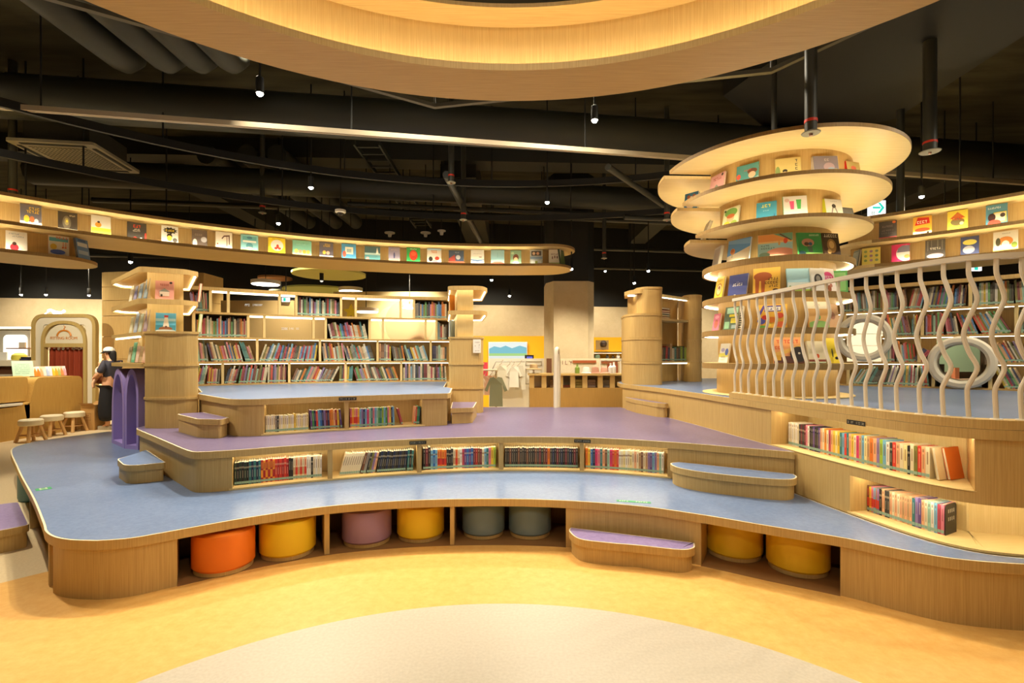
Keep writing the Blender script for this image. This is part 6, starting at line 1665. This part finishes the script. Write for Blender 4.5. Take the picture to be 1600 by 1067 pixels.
for k, (px, c, nm) in enumerate(((916, 'e8dcd0', 'white'), (930, 'b08068', 'brown'), (944, 'c89880', 'rose brown'))):
    x = W(px, 0, 10.45)[0]
    MB().lathe([(0, 0), (.115, 0), (.12, .01), (.08, .03), (.075, .1), (.06, .13), (0, .14)], (x, 10.45, a2[2]), 20).obj('sun_hat', mat(c, .8), None, '%s hat lying on the shop counter top board' % nm, 'hat')
x, _, z = W(834, 583, 10.45)
t = thing('hat_stand', 'small stand with a straw hat at the shop counter end', 'hat', (x, 10.45, a2[2]))
MB().lathe([(0, 0), (.06, 0), (.015, .02), (.015, .12), (0, .12)], (x, 10.45, a2[2]), 12).obj('stand', WHITE, t)
MB().lathe([(.02, .08), (.17, .09), (.16, .1), (.085, .11), (.08, .19), (0, .21)], (x, 10.45, a2[2]), 18).obj('hat', mat('c8a878', .8), t)

# panelling and stock seen through the portholes
st = thing('white_panelling', 'white boarded panelling seen through the upper porthole', 'panelling', (*W(1345, 640, 10.5)[:2], 0))
a, b = W(1290, 0, 10.5), W(1392, 0, 10.5)
mb = MB()
for k in range(9):
    mb.box(a[0], b[0], 10.5, 10.56, .25 * k, .25 * k + .242)
mb.obj('boards', mat('e4dec8', .6), st)
st = thing('display_unit', 'green display board with stock seen through the lower porthole', 'display', (*W(1500, 640, 9.4)[:2], 0))
a, b = W(1440, 0, 9.4), W(1560, 0, 9.4)
MB().box(a[0], b[0], 9.6, 9.65, 0, 2.2).obj('backing', mat('7c6c58', .6), st)
MB().box(a[0] + .1, b[0] - .35, 9.4, 9.44, 1.22, 1.85).obj('green_board', mat('8ca080', .6), st)
MB().box(a[0], b[0], 9.25, 9.6, 1.05, 1.09).obj('shelf', mat('c8a488', .6), st)
MB().box(a[0] + .55, a[0] + .63, 9.3, 9.38, 1.09, 1.3).obj('brown_block', mat('9c5c38', .6), st)
# wall cladding seen through the windows of the bookcase
for nm, x0, x1, zt, Y, c in (('beige cladding with small white writing seen through the bookcase windows', 345, 520, 2.72, 10.6, 'b89c68'), ('pale yellow cladding glowing behind the bookcase windows', 521, 710, 2.95, 10.9, 'e0cc94')):
    a, b = W(x0, 0, Y), W(x1, 0, Y)
    t = thing('wall_cladding', nm, 'cladding', ((a[0] + b[0]) / 2, Y, 0))
    MB().box(a[0], b[0], Y, Y + .1, 0, zt).obj('boards', lino('clad_' + c, c, c, 5, .7, .2), t)
    if x0 == 345:
        for y0, xx in ((476.5, 383), (513.5, 440)):
            mb = MB()
            p = W(xx, y0, Y)
            dashes(mb, p[0], p[0] + .14, p[2] - .022, p[2] + .022, Y - .003, 4)
            mb.box(p[0] + .17, p[0] + .175, Y - .004, Y - .003, p[2] - .025, p[2] + .025)
            dashes(mb, p[0] + .2, p[0] + .38, p[2] - .016, p[2] + .018, Y - .003, 8)
            mb.obj('lettering', led(.9, (1, .96, .85)), t, smooth=False)
    else:
        for px, py, r, cc in ((640, 505, .55, 'd8b484'), (612, 500, .3, 'ccd4a0'), (668, 515, .35, 'b8bc90')):
            p = W(px, py, Y)
            MB().add([(p[0] + r * math.cos(k * PI / 24), Y - .004 - r * .002, p[2] + r * math.sin(k * PI / 24)) for k in range(48)], [tuple(range(48))]).obj('painted_circle', mat(cc, .7), t, smooth=False)
x, _, z = W(548.5, 487, 9.4)
t = thing('star_ornament', 'yellow star standing behind a bookcase window', 'ornament', (x, 9.4, z - .2))
sp_ = [(x + (.15 if i % 2 == 0 else .065) * math.sin(i * PI / 5), z + (.15 if i % 2 == 0 else .065) * math.cos(i * PI / 5)) for i in range(10)]
MB().add([(a, 9.38, b) for a, b in sp_] + [(a, 9.44, b) for a, b in sp_], [tuple(range(10)), tuple(range(10, 20))[::-1]] + [(i, 10 + i, 10 + (i + 1) % 10, (i + 1) % 10) for i in range(10)]).obj('star', mat('e8c828', .5), t)
MB().tube([(x, 9.42, 0), (x, 9.42, z)], .02, 8).obj('pole', mat('c8a860', .5), t)

# ---------------------------------------------------------------- fitting room
FY = 11.3
ft = thing('fitting_room_front', 'arched wooden fitting room front with its name above the doorway', 'booth', (*W(97, 640, FY)[:2], 0))
x0, x1 = W(48.5, 0, FY)[0], W(149, 0, FY)[0]
zt = W(0, 490.5, FY)[2]
def archband(xa, xb, z1, z0, wd, Y, th, m, name, rnd):
    """upside-down U of the given band width"""
    o = fillet([(xa, z0), (xa, z1), (xb, z1), (xb, z0)], [0, rnd, rnd, 0], 14)
    i = fillet([(xa + wd, z0), (xa + wd, z1 - wd), (xb - wd, z1 - wd), (xb - wd, z0)], [0, rnd - wd, rnd - wd, 0], 14)
    n = len(o)
    v = [(a, Y, b) for a, b in o] + [(a, Y, b) for a, b in i] + [(a, Y + th, b) for a, b in o] + [(a, Y + th, b) for a, b in i]
    f = []
    for k in range(n - 1):
        f += [(k, k + 1, n + k + 1, n + k), (2 * n + k + 1, 2 * n + k, 3 * n + k, 3 * n + k + 1), (k + 1, k, 2 * n + k, 2 * n + k + 1), (n + k, n + k + 1, 3 * n + k + 1, 3 * n + k)]
    f += [(0, n, 3 * n, 2 * n), (2 * n - 1, n - 1, 3 * n - 1, 4 * n - 1)]
    MB().add(v, f).obj(name, m, ft)
FWD = wood('olive_oak', 'a88c50', 'bca062')
archband(x0, x1, zt, 0, .075, FY, .10, FWD, 'outer_frame', .30)
archband(x0 + .07, x1 - .07, zt - .07, 0, .17, FY + .03, .06, mat('d9cdb2', .6), 'white_surround', .26)
di0, di1 = W(64, 0, FY)[0], W(135, 0, FY)[0]
zi = W(0, 501, FY)[2]
wdI = di1 - di0
archband(di0, di1, zi, 0, .07, FY - .01, .11, FWD, 'inner_frame', wdI / 2 - .001)
zl = W(0, 537, FY)[2]
n = 20
hw = wdI / 2 - .06
MB().add([((di0 + di1) / 2 + hw * math.cos(PI * k / n), FY + .03, zl + (zi - .07 - zl) * math.sin(PI * k / n)) for k in range(n + 1)], [tuple(range(n + 1))]).obj('arch_panel', mat('d4c8aa', .6), ft)
# spandrels behind the arch
MB().box(x0 + .2, x1 - .2, FY + .06, FY + .09, zl - .02, zt - .1).obj('upper_panel', mat('d4c8aa', .6), ft)
MB().box(di0 + .05, di1 - .05, FY + .0, FY + .1, zl - .08, zl + .01).obj('lintel_board', FWD, ft)
p = W(99.5, 528.5, FY + .025)
OG = mat('c87a1e', .5)
text('lettering', 'FITTING ROOM', .09, upright(Matrix.Translation(p)), OG, ft)
mb = MB()
c_ = W(100, 521, FY + .02)
pts = [(c_[0] + .155 * math.cos(a), FY + .02, c_[2] - .06 + .13 * math.sin(a)) for a in [PI * k / 12 for k in range(13)]]
mb.tube(pts, .018, 6)
mb.tube([(c_[0], FY + .02, c_[2] + .07), (c_[0], FY + .02, c_[2] + .12), (c_[0] + .03, FY + .02, c_[2] + .15), (c_[0] - .01, FY + .02, c_[2] + .18)], .008, 5)
mb.obj('hanger_emblem', OG, ft)
cu = thing('door_curtain', 'rust red curtain hanging in the fitting room doorway', 'curtain', ((di0 + di1) / 2, FY + .12, 0))
mb = MB()
N_ = 90
zt_ = zl - .06
xs = [di0 + .06 + (wdI - .12) * k / N_ for k in range(N_ + 1)]
v = [(x, FY + .14 + .035 * math.sin(k * .62) * (1 + .3 * math.sin(k * .17)), z) for z in (0.04, zt_) for k, x in enumerate(xs)]
mb.add(v, [(k, k + 1, N_ + 2 + k, N_ + 1 + k) for k in range(N_)])
mb.obj('curtain_cloth', mat('8c3414', .8), cu)
MB().tube([(di0 + .05, FY + .14, zt_ - .05), (di1 - .05, FY + .14, zt_ - .05)], .014, 8).obj('curtain_rod', mat('d8d0c0', .3, .8), cu)
for px in (70, 85.5, 92.5, 109, 118, 125.5):
    x = W(px, 0, FY)[0]
    MB().lathe([(.02, -.004), (.034, -.004), (.034, .004), (.02, .004), (.02, -.004)], (0, 0, 0), 14).xf(Matrix.Translation((x, FY + .10, zt_ - .05)) @ Matrix.Rotation(PI / 2, 4, 'X')).obj('eyelet', mat('e8e2d4', .3, .3), cu)
# lit script sign above the fitting room
sgn = thing('neon_squiggle', 'white glowing squiggle sign over the fitting room arch', 'sign', W(88, 490, FY - .02))
mb = MB()
q = cr([W(75.5, 485.5, FY + .2), W(79, 484.5, FY + .2), W(84, 486.5, FY + .2), W(90, 488, FY + .2), W(95, 488.5, FY + .2), W(100, 486.5, FY + .2), W(99, 485.5, FY + .2)], 6)
mb.tube(q, .028, 8)
mb.lathe([(0, -.03), (.03, 0), (0, .03)], W(84, 489, FY + .2), 10)
for k_ in (4, 20, 30):
    mb.tube([q[k_], (q[k_][0], FY + .06, zt - .02)], .012, 6)
mb.obj('glowing_tube', led(6, (1, .96, .86)), sgn)

# lit wall niche beside the fitting room
nc = thing('lit_wall_cabinet', 'pale wall cabinet with a glowing rounded niche beside the fitting room', 'cabinet', (*W(20, 640, 11.6)[:2], 0))
a, b = W(-60, 0, 11.6), W(47.5, 0, 11.6)
MB().box(a[0], b[0], 11.95, 12.05, 0, W(0, 513, 11.6)[2]).obj('back_board', mat('d8ccb0', .6), nc)
panel(-60, 47.5, 513, 515, 11.7, .3, mat('d8ccb0', .6), 'top_board', nc)
panel(-60, 47, 516, 566, 11.75, .2, mat('c9c2b0', .6), 'front_board', nc)
panel(-60, 47, 511, 512.6, 11.9, .1, led(9, (1, .93, .72)), 'light_strip', nc)
panel(5, 42, 523, 562, 11.73, .015, led(1.7, (1, .96, .82)), 'lit_niche', nc, rr=.12)
panel(9, 42, 543.5, 545, 11.45, .28, mat('7c4c2c', .6), 'niche_shelf', nc)
panel(-60, 47, 563, 572, 11.2, .5, mat('e8dcbc', .5), 'worktop', nc)
panel(-60, 47, 572, 585, 11.3, .4, mat('5c3820', .6), 'dark_recess', nc)
panel(-60, 47, 585, 690, 11.2, .5, mat('c9bda4', .6), 'lower_front', nc)
for px, py, c, s, nm in ((20, 563, 'd8cc50', .13, 'yellow green rounded bag'), (34, 563, 'e0d8b0', .06, 'small cream figure')):
    x, _, z = W(px, py, 11.2)
    z += .004
    MB().lathe([(0, 0), (s, 0), (s * 1.1, s * .3), (s, s * .9), (s * .55, s * 1.25), (0, s * 1.3)], (x, 11.35, z), 18).obj('toy_bag' if s > .1 else 'figurine', mat(c, .6), None, nm + ' on the lit cabinet worktop', 'ornament')
for px, y0, y1, c, nm in ((42, 557.7, 560.4, '2c2a2c', 'black'), (40, 560.4, 563, '2c3050', 'navy')):
    a, b = W(px - 6, y1, 11.3), W(px + 6, y0, 11.3)
    MB().box(a[0], b[0], 11.25, 11.45, a[2], b[2]).obj('flat_case', mat(c, .5), None, nm + ' flat case in the small stack on the lit cabinet worktop', 'box')
x, _, z = W(26, 543.5, 11.5)
MB().box(x + .05, x + .2, 11.5, 11.53, z, z + .13).obj('picture_card', mat('d8c8b0', .6), None, 'small card propped on the lit niche shelf', 'card')
x, _, z = W(5, 563, 11.3)
MB().box(x - .2, x + .08, 11.3, 11.32, z, z + .19).obj('picture_card', mat('ece8dc', .6), None, 'white card standing at the edge of the lit cabinet worktop', 'card')
for px in (2, 12):
    x, _, z = W(px, 601, 11)
    MB().box(x - .08, x + .1, 11.15, 11.19, W(0, 598, 11.2)[2], W(0, 586, 11.2)[2]).obj('printed_card', [mat('b8b0a4', .6)], None, 'grey printed card fixed below the worktop, %s' % ('nearest the picture edge' if px == 2 else 'second from the picture edge'), 'card')

# ---------------------------------------------------------------- curved wooden counter
CX = -9.0
cn = thing('reception_counter', 'curvy wooden counter with a lower desk and small stools in front', 'counter', (CX - .4, 8.6, 0))
def side_prism(pts, xa, xb, m, name):
    """outline in (y, z) drawn out along x"""
    n = len(pts)
    MB().add([(xa, y, z) for y, z in pts] + [(xb, y, z) for y, z in pts], [tuple(range(n)), tuple(range(n, 2 * n))[::-1]] + [(i, n + i, n + (i + 1) % n, (i + 1) % n) for i in range(n)]).obj(name, m, cn)
WG = wood('honey_oak', 'b88c44', 'cca458')
side_prism(fillet([(9.198, 0), (10.322, 0), (10.322, 1.115), (9.321, 1.115), (9.198, 0.62), (9.096, .62)], [0, 0, .13, .15, .1, 0], 8), CX, CX - .75, WG, 'tall_block')
side_prism(fillet([(6.8, 0), (9.198, 0), (9.198, .66), (8.943, .60), (6.8, .56)], [0, 0, .0, .15, 0], 8), CX, CX - .75, WG, 'low_block')
side_prism(fillet([(6.8, .68), (9.259, .68), (9.259, 1.13), (6.8, 1.13)], [0, 0, .05, 0], 6), CX - .1, CX - .75, WG, 'raised_back')
MB().tube([(CX - .22, 6.8, 1.03), (CX - .22, 9.249, 1.03)], .12, 16).obj('rolled_edge', WG, cn)
MB().prism(fillet([(CX + .02, 6.8), (CX + .02, 9.147), (CX - .7, 9.178), (CX - .7, 6.8)], [0, .2, 0, 0], 8), .62, .655).obj('white_desk_top', WHITE, cn)
def lowstool(px, py, label):
    Y = F * CH / (py - HY)
    x = (px - 800) / F * Y
    t = thing('small_stool', label, 'stool', (x, Y, 0), 'small stools at the curvy counter')
    MB().lathe([(0, .29), (.155, .29), (.17, .305), (.17, .38), (.15, .40), (0, .405)], (x, Y, 0), 28).obj('seat', mat('e6d8b4', .6), t)
    for k in range(4):
        a = k * PI / 2 + .6
        MB().tube([(x + .20 * math.cos(a), Y + .20 * math.sin(a), 0), (x + .11 * math.cos(a), Y + .11 * math.sin(a), .295)], [.028, .026], 8).obj('leg', mat('d0a468', .5), t)
    mb = MB()
    for k in range(4):
        a, b_ = k * PI / 2 + .6, (k + 1) * PI / 2 + .6
        mb.tube([(x + .165 * math.cos(a), Y + .165 * math.sin(a), .12), (x + .165 * math.cos(b_), Y + .165 * math.sin(b_), .12)], .01, 6)
    mb.obj('stretcher', mat('c09058', .5), t)
lowstool(48.5, 690, 'white seated small stool closest to the blue deck corner')
lowstool(81, 681, 'white seated small stool, middle one of three at the counter')
lowstool(116, 674, 'white seated small stool nearest the cardboard box')
# things on the counter
x, Y, z = W(36, 591, 9.2)
t = thing('counter_sign', 'pale green lettered card standing on the curvy counter', 'sign', (CX - .3, 9.37, 1.115))
M = frame((CX - .3, 9.37), (.42, .9), 1.135) @ Matrix.Rotation(math.radians(-14), 4, 'X')
MB().box(-.14, .17, 0, .006, 0, .30).xf(M).obj('card', mat('b8d4b8', .5), t)
mb = MB()
for r in range(6):
    dashes(mb, -.1, .12, .05 + r * .036, .062 + r * .036, -.001, 12)
mb.xf(M).obj('lettering', mat('6c9478', .6), t, smooth=False)
PK = [('e8e4dc', 'd88428'), ('e8dcc8', 'd88428'), ('f0ece4', 'd07c24'), ('e0c8a8', 'e0a070'), ('e8c8b0', 'd8d0c8'), ('dce0e8', 'a8b8d8'), ('e8e8e0', 'c8d0e0'), ('ece0b8', 'e0b838'), ('d8d0a8', 'd8a028'), ('e8d8b0', 'a8b060'), ('e0c4b0', 'e08850'), ('ecd8d8', 'e0a0a8')]
PN = ['orange banded', 'orange striped', 'deep orange', 'peach', 'pinkish', 'pale blue', 'white and blue', 'cream and yellow', 'golden', 'olive', 'apricot', 'rose']
for k, (c1, c2) in enumerate(PK):
    yy = 9.58 + .063 * k
    M = frame((CX - .33, yy), (.30, .95), 1.118) @ Matrix.Rotation(math.radians(-10), 4, 'X')
    t = thing('snack_pouch', '%s snack pouch, %s in the row on the curvy counter' % (PN[k], ordinal(k + 1)), 'pouch', (M[0][3], M[1][3], M[2][3]), 'snack pouches on the counter')
    mb = MB()
    o = [(-.029, 0), (.029, 0), (.03, .1), (.028, .17), (.029, .2), (-.029, .2), (-.028, .17), (-.03, .1)]
    th = [.03, .03, .035, .01, .004, .004, .01, .035]
    n = 8
    mb.add([(a, -q / 2, b) for (a, b), q in zip(o, th)] + [(a, q / 2, b) for (a, b), q in zip(o, th)], [tuple(range(n)), tuple(range(n, 2 * n))[::-1]] + [(i, n + i, n + (i + 1) % n, (i + 1) % n) for i in range(n)])
    mb.xf(M).obj('pouch', mat(c1, .4), t)
    MB().add([(-.031, -.021, .004), (.031, -.021, .004), (.026, -.021, .09), (0, -.012, .17), (-.026, -.021, .09)], [(0, 1, 2, 3, 4)]).xf(M).obj('printed_panel', mat(c2, .5), t)
# cardboard box
x, Y = -8.55, 10.0
Y = 10.25
x = (146 - 800) / F * Y
t = thing('cardboard_box', 'tall brown cardboard box behind the small stools', 'box', (x, Y, 0))
Mb = frame((x, Y), (1, 0), 0) @ Matrix.Diagonal((.82, 1, 1, 1))
MB().box(-.17, .17, -.14, .14, 0, .52).xf(Mb).obj('carton', mat('b88c50', .7), t)
for q in ([(-.17, -.14, .52), (.17, -.14, .52), (.17, -.2, .56), (-.17, -.2, .56)], [(-.17, .14, .52), (.17, .14, .52), (.2, .2, .57), (-.14, .2, .57)]):
    MB().add(q, [(0, 1, 2, 3)]).xf(Mb).obj('flap', mat('a87c44', .7), t)
frm2 = MB()
for q in ((-.08, .08, .2, .205), (-.08, .08, .34, .345), (-.08, -.075, .2, .345), (.075, .08, .2, .345), (-.05, .05, .26, .27), (-.04, .04, .30, .31)):
    frm2.box(q[0], q[1], -.142, -.140, q[2], q[3])
frm2.xf(Mb).obj('printing', mat('8c5c2c', .7), t)

# ---------------------------------------------------------------- person with a baby in a carrier
PXc, PY = (174 - 800) / F * 10.3, 10.3
pr = thing('person', 'person in a dark top, black trousers and a cap carrying a baby', 'person', (PXc, PY, 0))
def skin(name, verts, edges, m, parent, sub=2, root=0):
    """one smooth body grown along joints: verts = (x, y, z, radius)"""
    me = bpy.data.meshes.new(name)
    me.from_pydata([v[:3] for v in verts], edges, [])
    me.materials.append(m)
    o = bpy.data.objects.new(name, me)
    COL.objects.link(o)
    o.parent = parent
    o.modifiers.new('skin', 'SKIN').use_smooth_shade = True
    sv = me.skin_vertices[0].data
    for i, v in enumerate(verts):
        r = v[3]
        sv[i].radius = r if isinstance(r, tuple) else (r, r)
        sv[i].use_root = (i == root)
    s = o.modifiers.new('sub', 'SUBSURF')
    s.levels = s.render_levels = sub
    return o
SKN = mat('d8a078', .55)
# standing turned three quarters away, face to -x, arms folded round the baby
body = [(0, 0, .93, (.13, .15)), (0, 0, 1.1, (.12, .14)), (.0, 0, 1.28, (.125, .16)), (-.01, 0, 1.40, (.07, .09)), (-.03, 0, 1.48, (.05, .05)), (-.05, 0, 1.56, (.085, .075)), (-.055, 0, 1.63, (.085, .075)),
        (.0, -.17, 1.37, .055), (-.06, -.22, 1.15, .048), (-.24, -.12, 1.08, .038), (-.30, -.04, 1.10, .028),
        (.0, .17, 1.37, .055), (-.06, .22, 1.15, .048), (-.24, .12, 1.06, .038), (-.30, .04, 1.06, .028),
        (.0, -.09, .85, .095), (-.01, -.1, .48, .07), (.01, -.1, .10, .045), (-.1, -.11, .04, .04),
        (.0, .09, .85, .095), (.02, .1, .48, .07), (.05, .1, .10, .045), (-.06, .11, .04, .04)]
be_ = [(0, 1), (1, 2), (2, 3), (3, 4), (4, 5), (5, 6), (2, 7), (7, 8), (8, 9), (9, 10), (2, 11), (11, 12), (12, 13), (13, 14), (0, 15), (15, 16), (16, 17), (17, 18), (0, 19), (19, 20), (20, 21), (21, 22)]
skin('body', body, be_, SKN, pr)
# face: nose, eye, ear, mouth
mb = MB()
mb.lathe([(0, -.012), (.012, 0), (0, .018)], (-.137, 0, 1.585), 8)
mb.lathe([(0, -.02), (.012, 0), (0, .022)], (-.05, -.085, 1.58), 8)
mb.obj('nose_and_ear', SKN, pr).location = (0, 0, 0)
for o_ in pr.children:
    pass
def local(mb, name, m, parent, **k):
    """part whose shape is given in its thing's own frame"""
    me = mb.mesh(name, m, True)
    o = bpy.data.objects.new(name, me)
    COL.objects.link(o)
    o.parent = parent
    return tag(o, **k)
for c in list(pr.children):
    if c.name.startswith('nose'):
        bpy.data.objects.remove(c, do_unlink=True)
mb = MB().lathe([(0, -.014), (.013, 0), (0, .02)], (-.138, 0, 1.58), 8).lathe([(0, -.022), (.013, 0), (0, .024)], (-.05, -.083, 1.575), 8)
local(mb, 'nose_and_ears', SKN, pr)
local(MB().lathe([(0, -.006), (.008, 0), (0, .006)], (-.128, -.03, 1.605), 8).lathe([(0, -.006), (.008, 0), (0, .006)], (-.128, .03, 1.605), 8), 'eyes', mat('241c18', .4), pr)
local(MB().lathe([(0, -.006), (.018, 0), (0, .006)], (-.124, 0, 1.538), 8), 'mouth', mat('b06858', .5), pr)
HAIR = mat('1c1714', .7)
skin('hair', [(.0, 0, 1.64, (.085, .09)), (.02, 0, 1.56, (.07, .085)), (.04, 0, 1.46, (.05, .07)), (.05, 0, 1.38, (.03, .05))], [(0, 1), (1, 2), (2, 3)], HAIR, pr)
# cap: dark peak, pale crown
local(MB().lathe([(.102, 1.60), (.104, 1.63), (.09, 1.68), (.055, 1.712), (0, 1.72)], (-.045, 0, 0), 20), 'cap_crown', mat('ddd4c4', .7), pr)
mb = MB()
n = 10
vt = [(-.045 + .10 * math.cos(PI / 2 + PI * k / n), .10 * math.sin(PI / 2 + PI * k / n), 1.622) for k in range(n + 1)]
vo = [(-.045 + (.10 + .09 * math.sin(PI * k / n)) * math.cos(PI / 2 + PI * k / n), .10 * math.sin(PI / 2 + PI * k / n), 1.612 - .03 * math.sin(PI * k / n)) for k in range(n + 1)]
m_ = n + 1
mb.add(vt + vo + [(x, y, z - .008) for x, y, z in vt + vo], [(k, k + 1, m_ + k + 1, m_ + k) for k in range(n)] + [(2 * m_ + k + 1, 2 * m_ + k, 3 * m_ + k, 3 * m_ + k + 1) for k in range(n)] + [(m_ + k, m_ + k + 1, 3 * m_ + k + 1, 3 * m_ + k) for k in range(n)])
local(mb, 'cap_peak', mat('221f1e', .7), pr)
local(MB().lathe([(.104, 1.598), (.107, 1.60), (.107, 1.63), (.104, 1.632)], (-.045, 0, 0), 20), 'cap_band', mat('221f1e', .7), pr)
# dark top with sleeves to the elbow
skin('dark_top', [(0, 0, .96, (.14, .165)), (0, 0, 1.12, (.135, .155)), (0, 0, 1.29, (.14, .175)), (0, 0, 1.40, (.085, .11)), (.0, -.175, 1.375, .075), (-.06, -.228, 1.16, .07), (.0, .175, 1.375, .075), (-.06, .228, 1.16, .07)],
     [(0, 1), (1, 2), (2, 3), (2, 4), (4, 5), (2, 6), (6, 7)], mat('3a3842', .75), pr)
skin('black_trousers', [(0, 0, .98, (.15, .175)), (0, -.09, .82, .14), (-.01, -.11, .48, .15), (.01, -.115, .16, .145), (0, .09, .82, .14), (.03, .11, .48, .15), (.05, .115, .16, .145)],
     [(0, 1), (1, 2), (2, 3), (0, 4), (4, 5), (5, 6)], mat('17161a', .8), pr)
for s in (-1, 1):
    local(MB().prism(fillet([(-.18 + (.04 if s > 0 else 0), s * .105 - .045), (.08 + (.04 if s > 0 else 0), s * .105 - .045), (.08 + (.04 if s > 0 else 0), s * .105 + .045), (-.18 + (.04 if s > 0 else 0), s * .105 + .045)], .04, 5), 0, .075), 'shoe', mat('b0a48c', .6), pr)
# hands with fingers laid round the baby
for s in (-1, 1):
    hv = [(-.29, s * .05, 1.10 if s < 0 else 1.06, .026), (-.35, s * .01, 1.09 if s < 0 else 1.05, .03)]
    z0 = hv[1][2]
    ed = [(0, 1)]
    for k in range(4):
        zz = z0 + .03 - k * .02
        L_ = (.035, .042, .038, .028)[k]
        i = len(hv)
        hv += [(-.372, -s * .02, zz, .010), (-.366 + .012, -s * (.02 + L_ * .7), zz - .004, .009), (-.33, -s * (.02 + L_ * 1.2), zz - .008, .008)]
        ed += [(1, i), (i, i + 1), (i + 1, i + 2)]
    i = len(hv)
    hv += [(-.33, s * .02, z0 + .05, .011), (-.315, -s * .005, z0 + .075, .009)]
    ed += [(0, i), (i, i + 1)]
    skin('hand', hv, ed, SKN, pr, 2)
# baby in a brown carrier
bb = thing('baby', 'baby in a white top held against the chest of the person', 'baby', (PXc, PY, .9))
skin('baby_body', [(-.21, 0, .22, (.075, .085)), (-.215, 0, .33, (.07, .08)), (-.21, 0, .41, (.035, .035)), (-.20, 0, .47, (.062, .062)), (-.205, 0, .52, (.058, .058)), (-.21, -.09, .20, .04), (-.27, -.13, .06, .034), (-.26, -.13, -.04, .026), (-.21, .09, .20, .04), (-.27, .13, .06, .034), (-.26, .13, -.04, .026), (-.2, -.1, .36, .03), (-.14, -.16, .38, .024), (-.2, .1, .36, .03), (-.14, .16, .38, .024)],
     [(0, 1), (1, 2), (2, 3), (3, 4), (0, 5), (5, 6), (6, 7), (0, 8), (8, 9), (9, 10), (1, 11), (11, 12), (1, 13), (13, 14)], mat('dcae88', .55), bb)
skin('white_top', [(-.215, 0, .20, (.09, .1)), (-.22, 0, .33, (.085, .098)), (-.21, 0, .39, (.06, .07)), (-.2, -.11, .36, .045), (-.2, .11, .36, .045)], [(0, 1), (1, 2), (1, 3), (1, 4)], mat('e8e2d6', .8), bb)
skin('hair', [(-.19, 0, .525, (.055, .06)), (-.17, 0, .48, (.045, .055))], [(0, 1)], mat('3c2a20', .7), bb)
skin('brown_carrier', [(-.22, 0, .03, (.10, .11)), (-.225, 0, .16, (.10, .112)), (-.22, 0, .26, (.09, .10))], [(0, 1), (1, 2)], mat('7c4424', .7), bb)
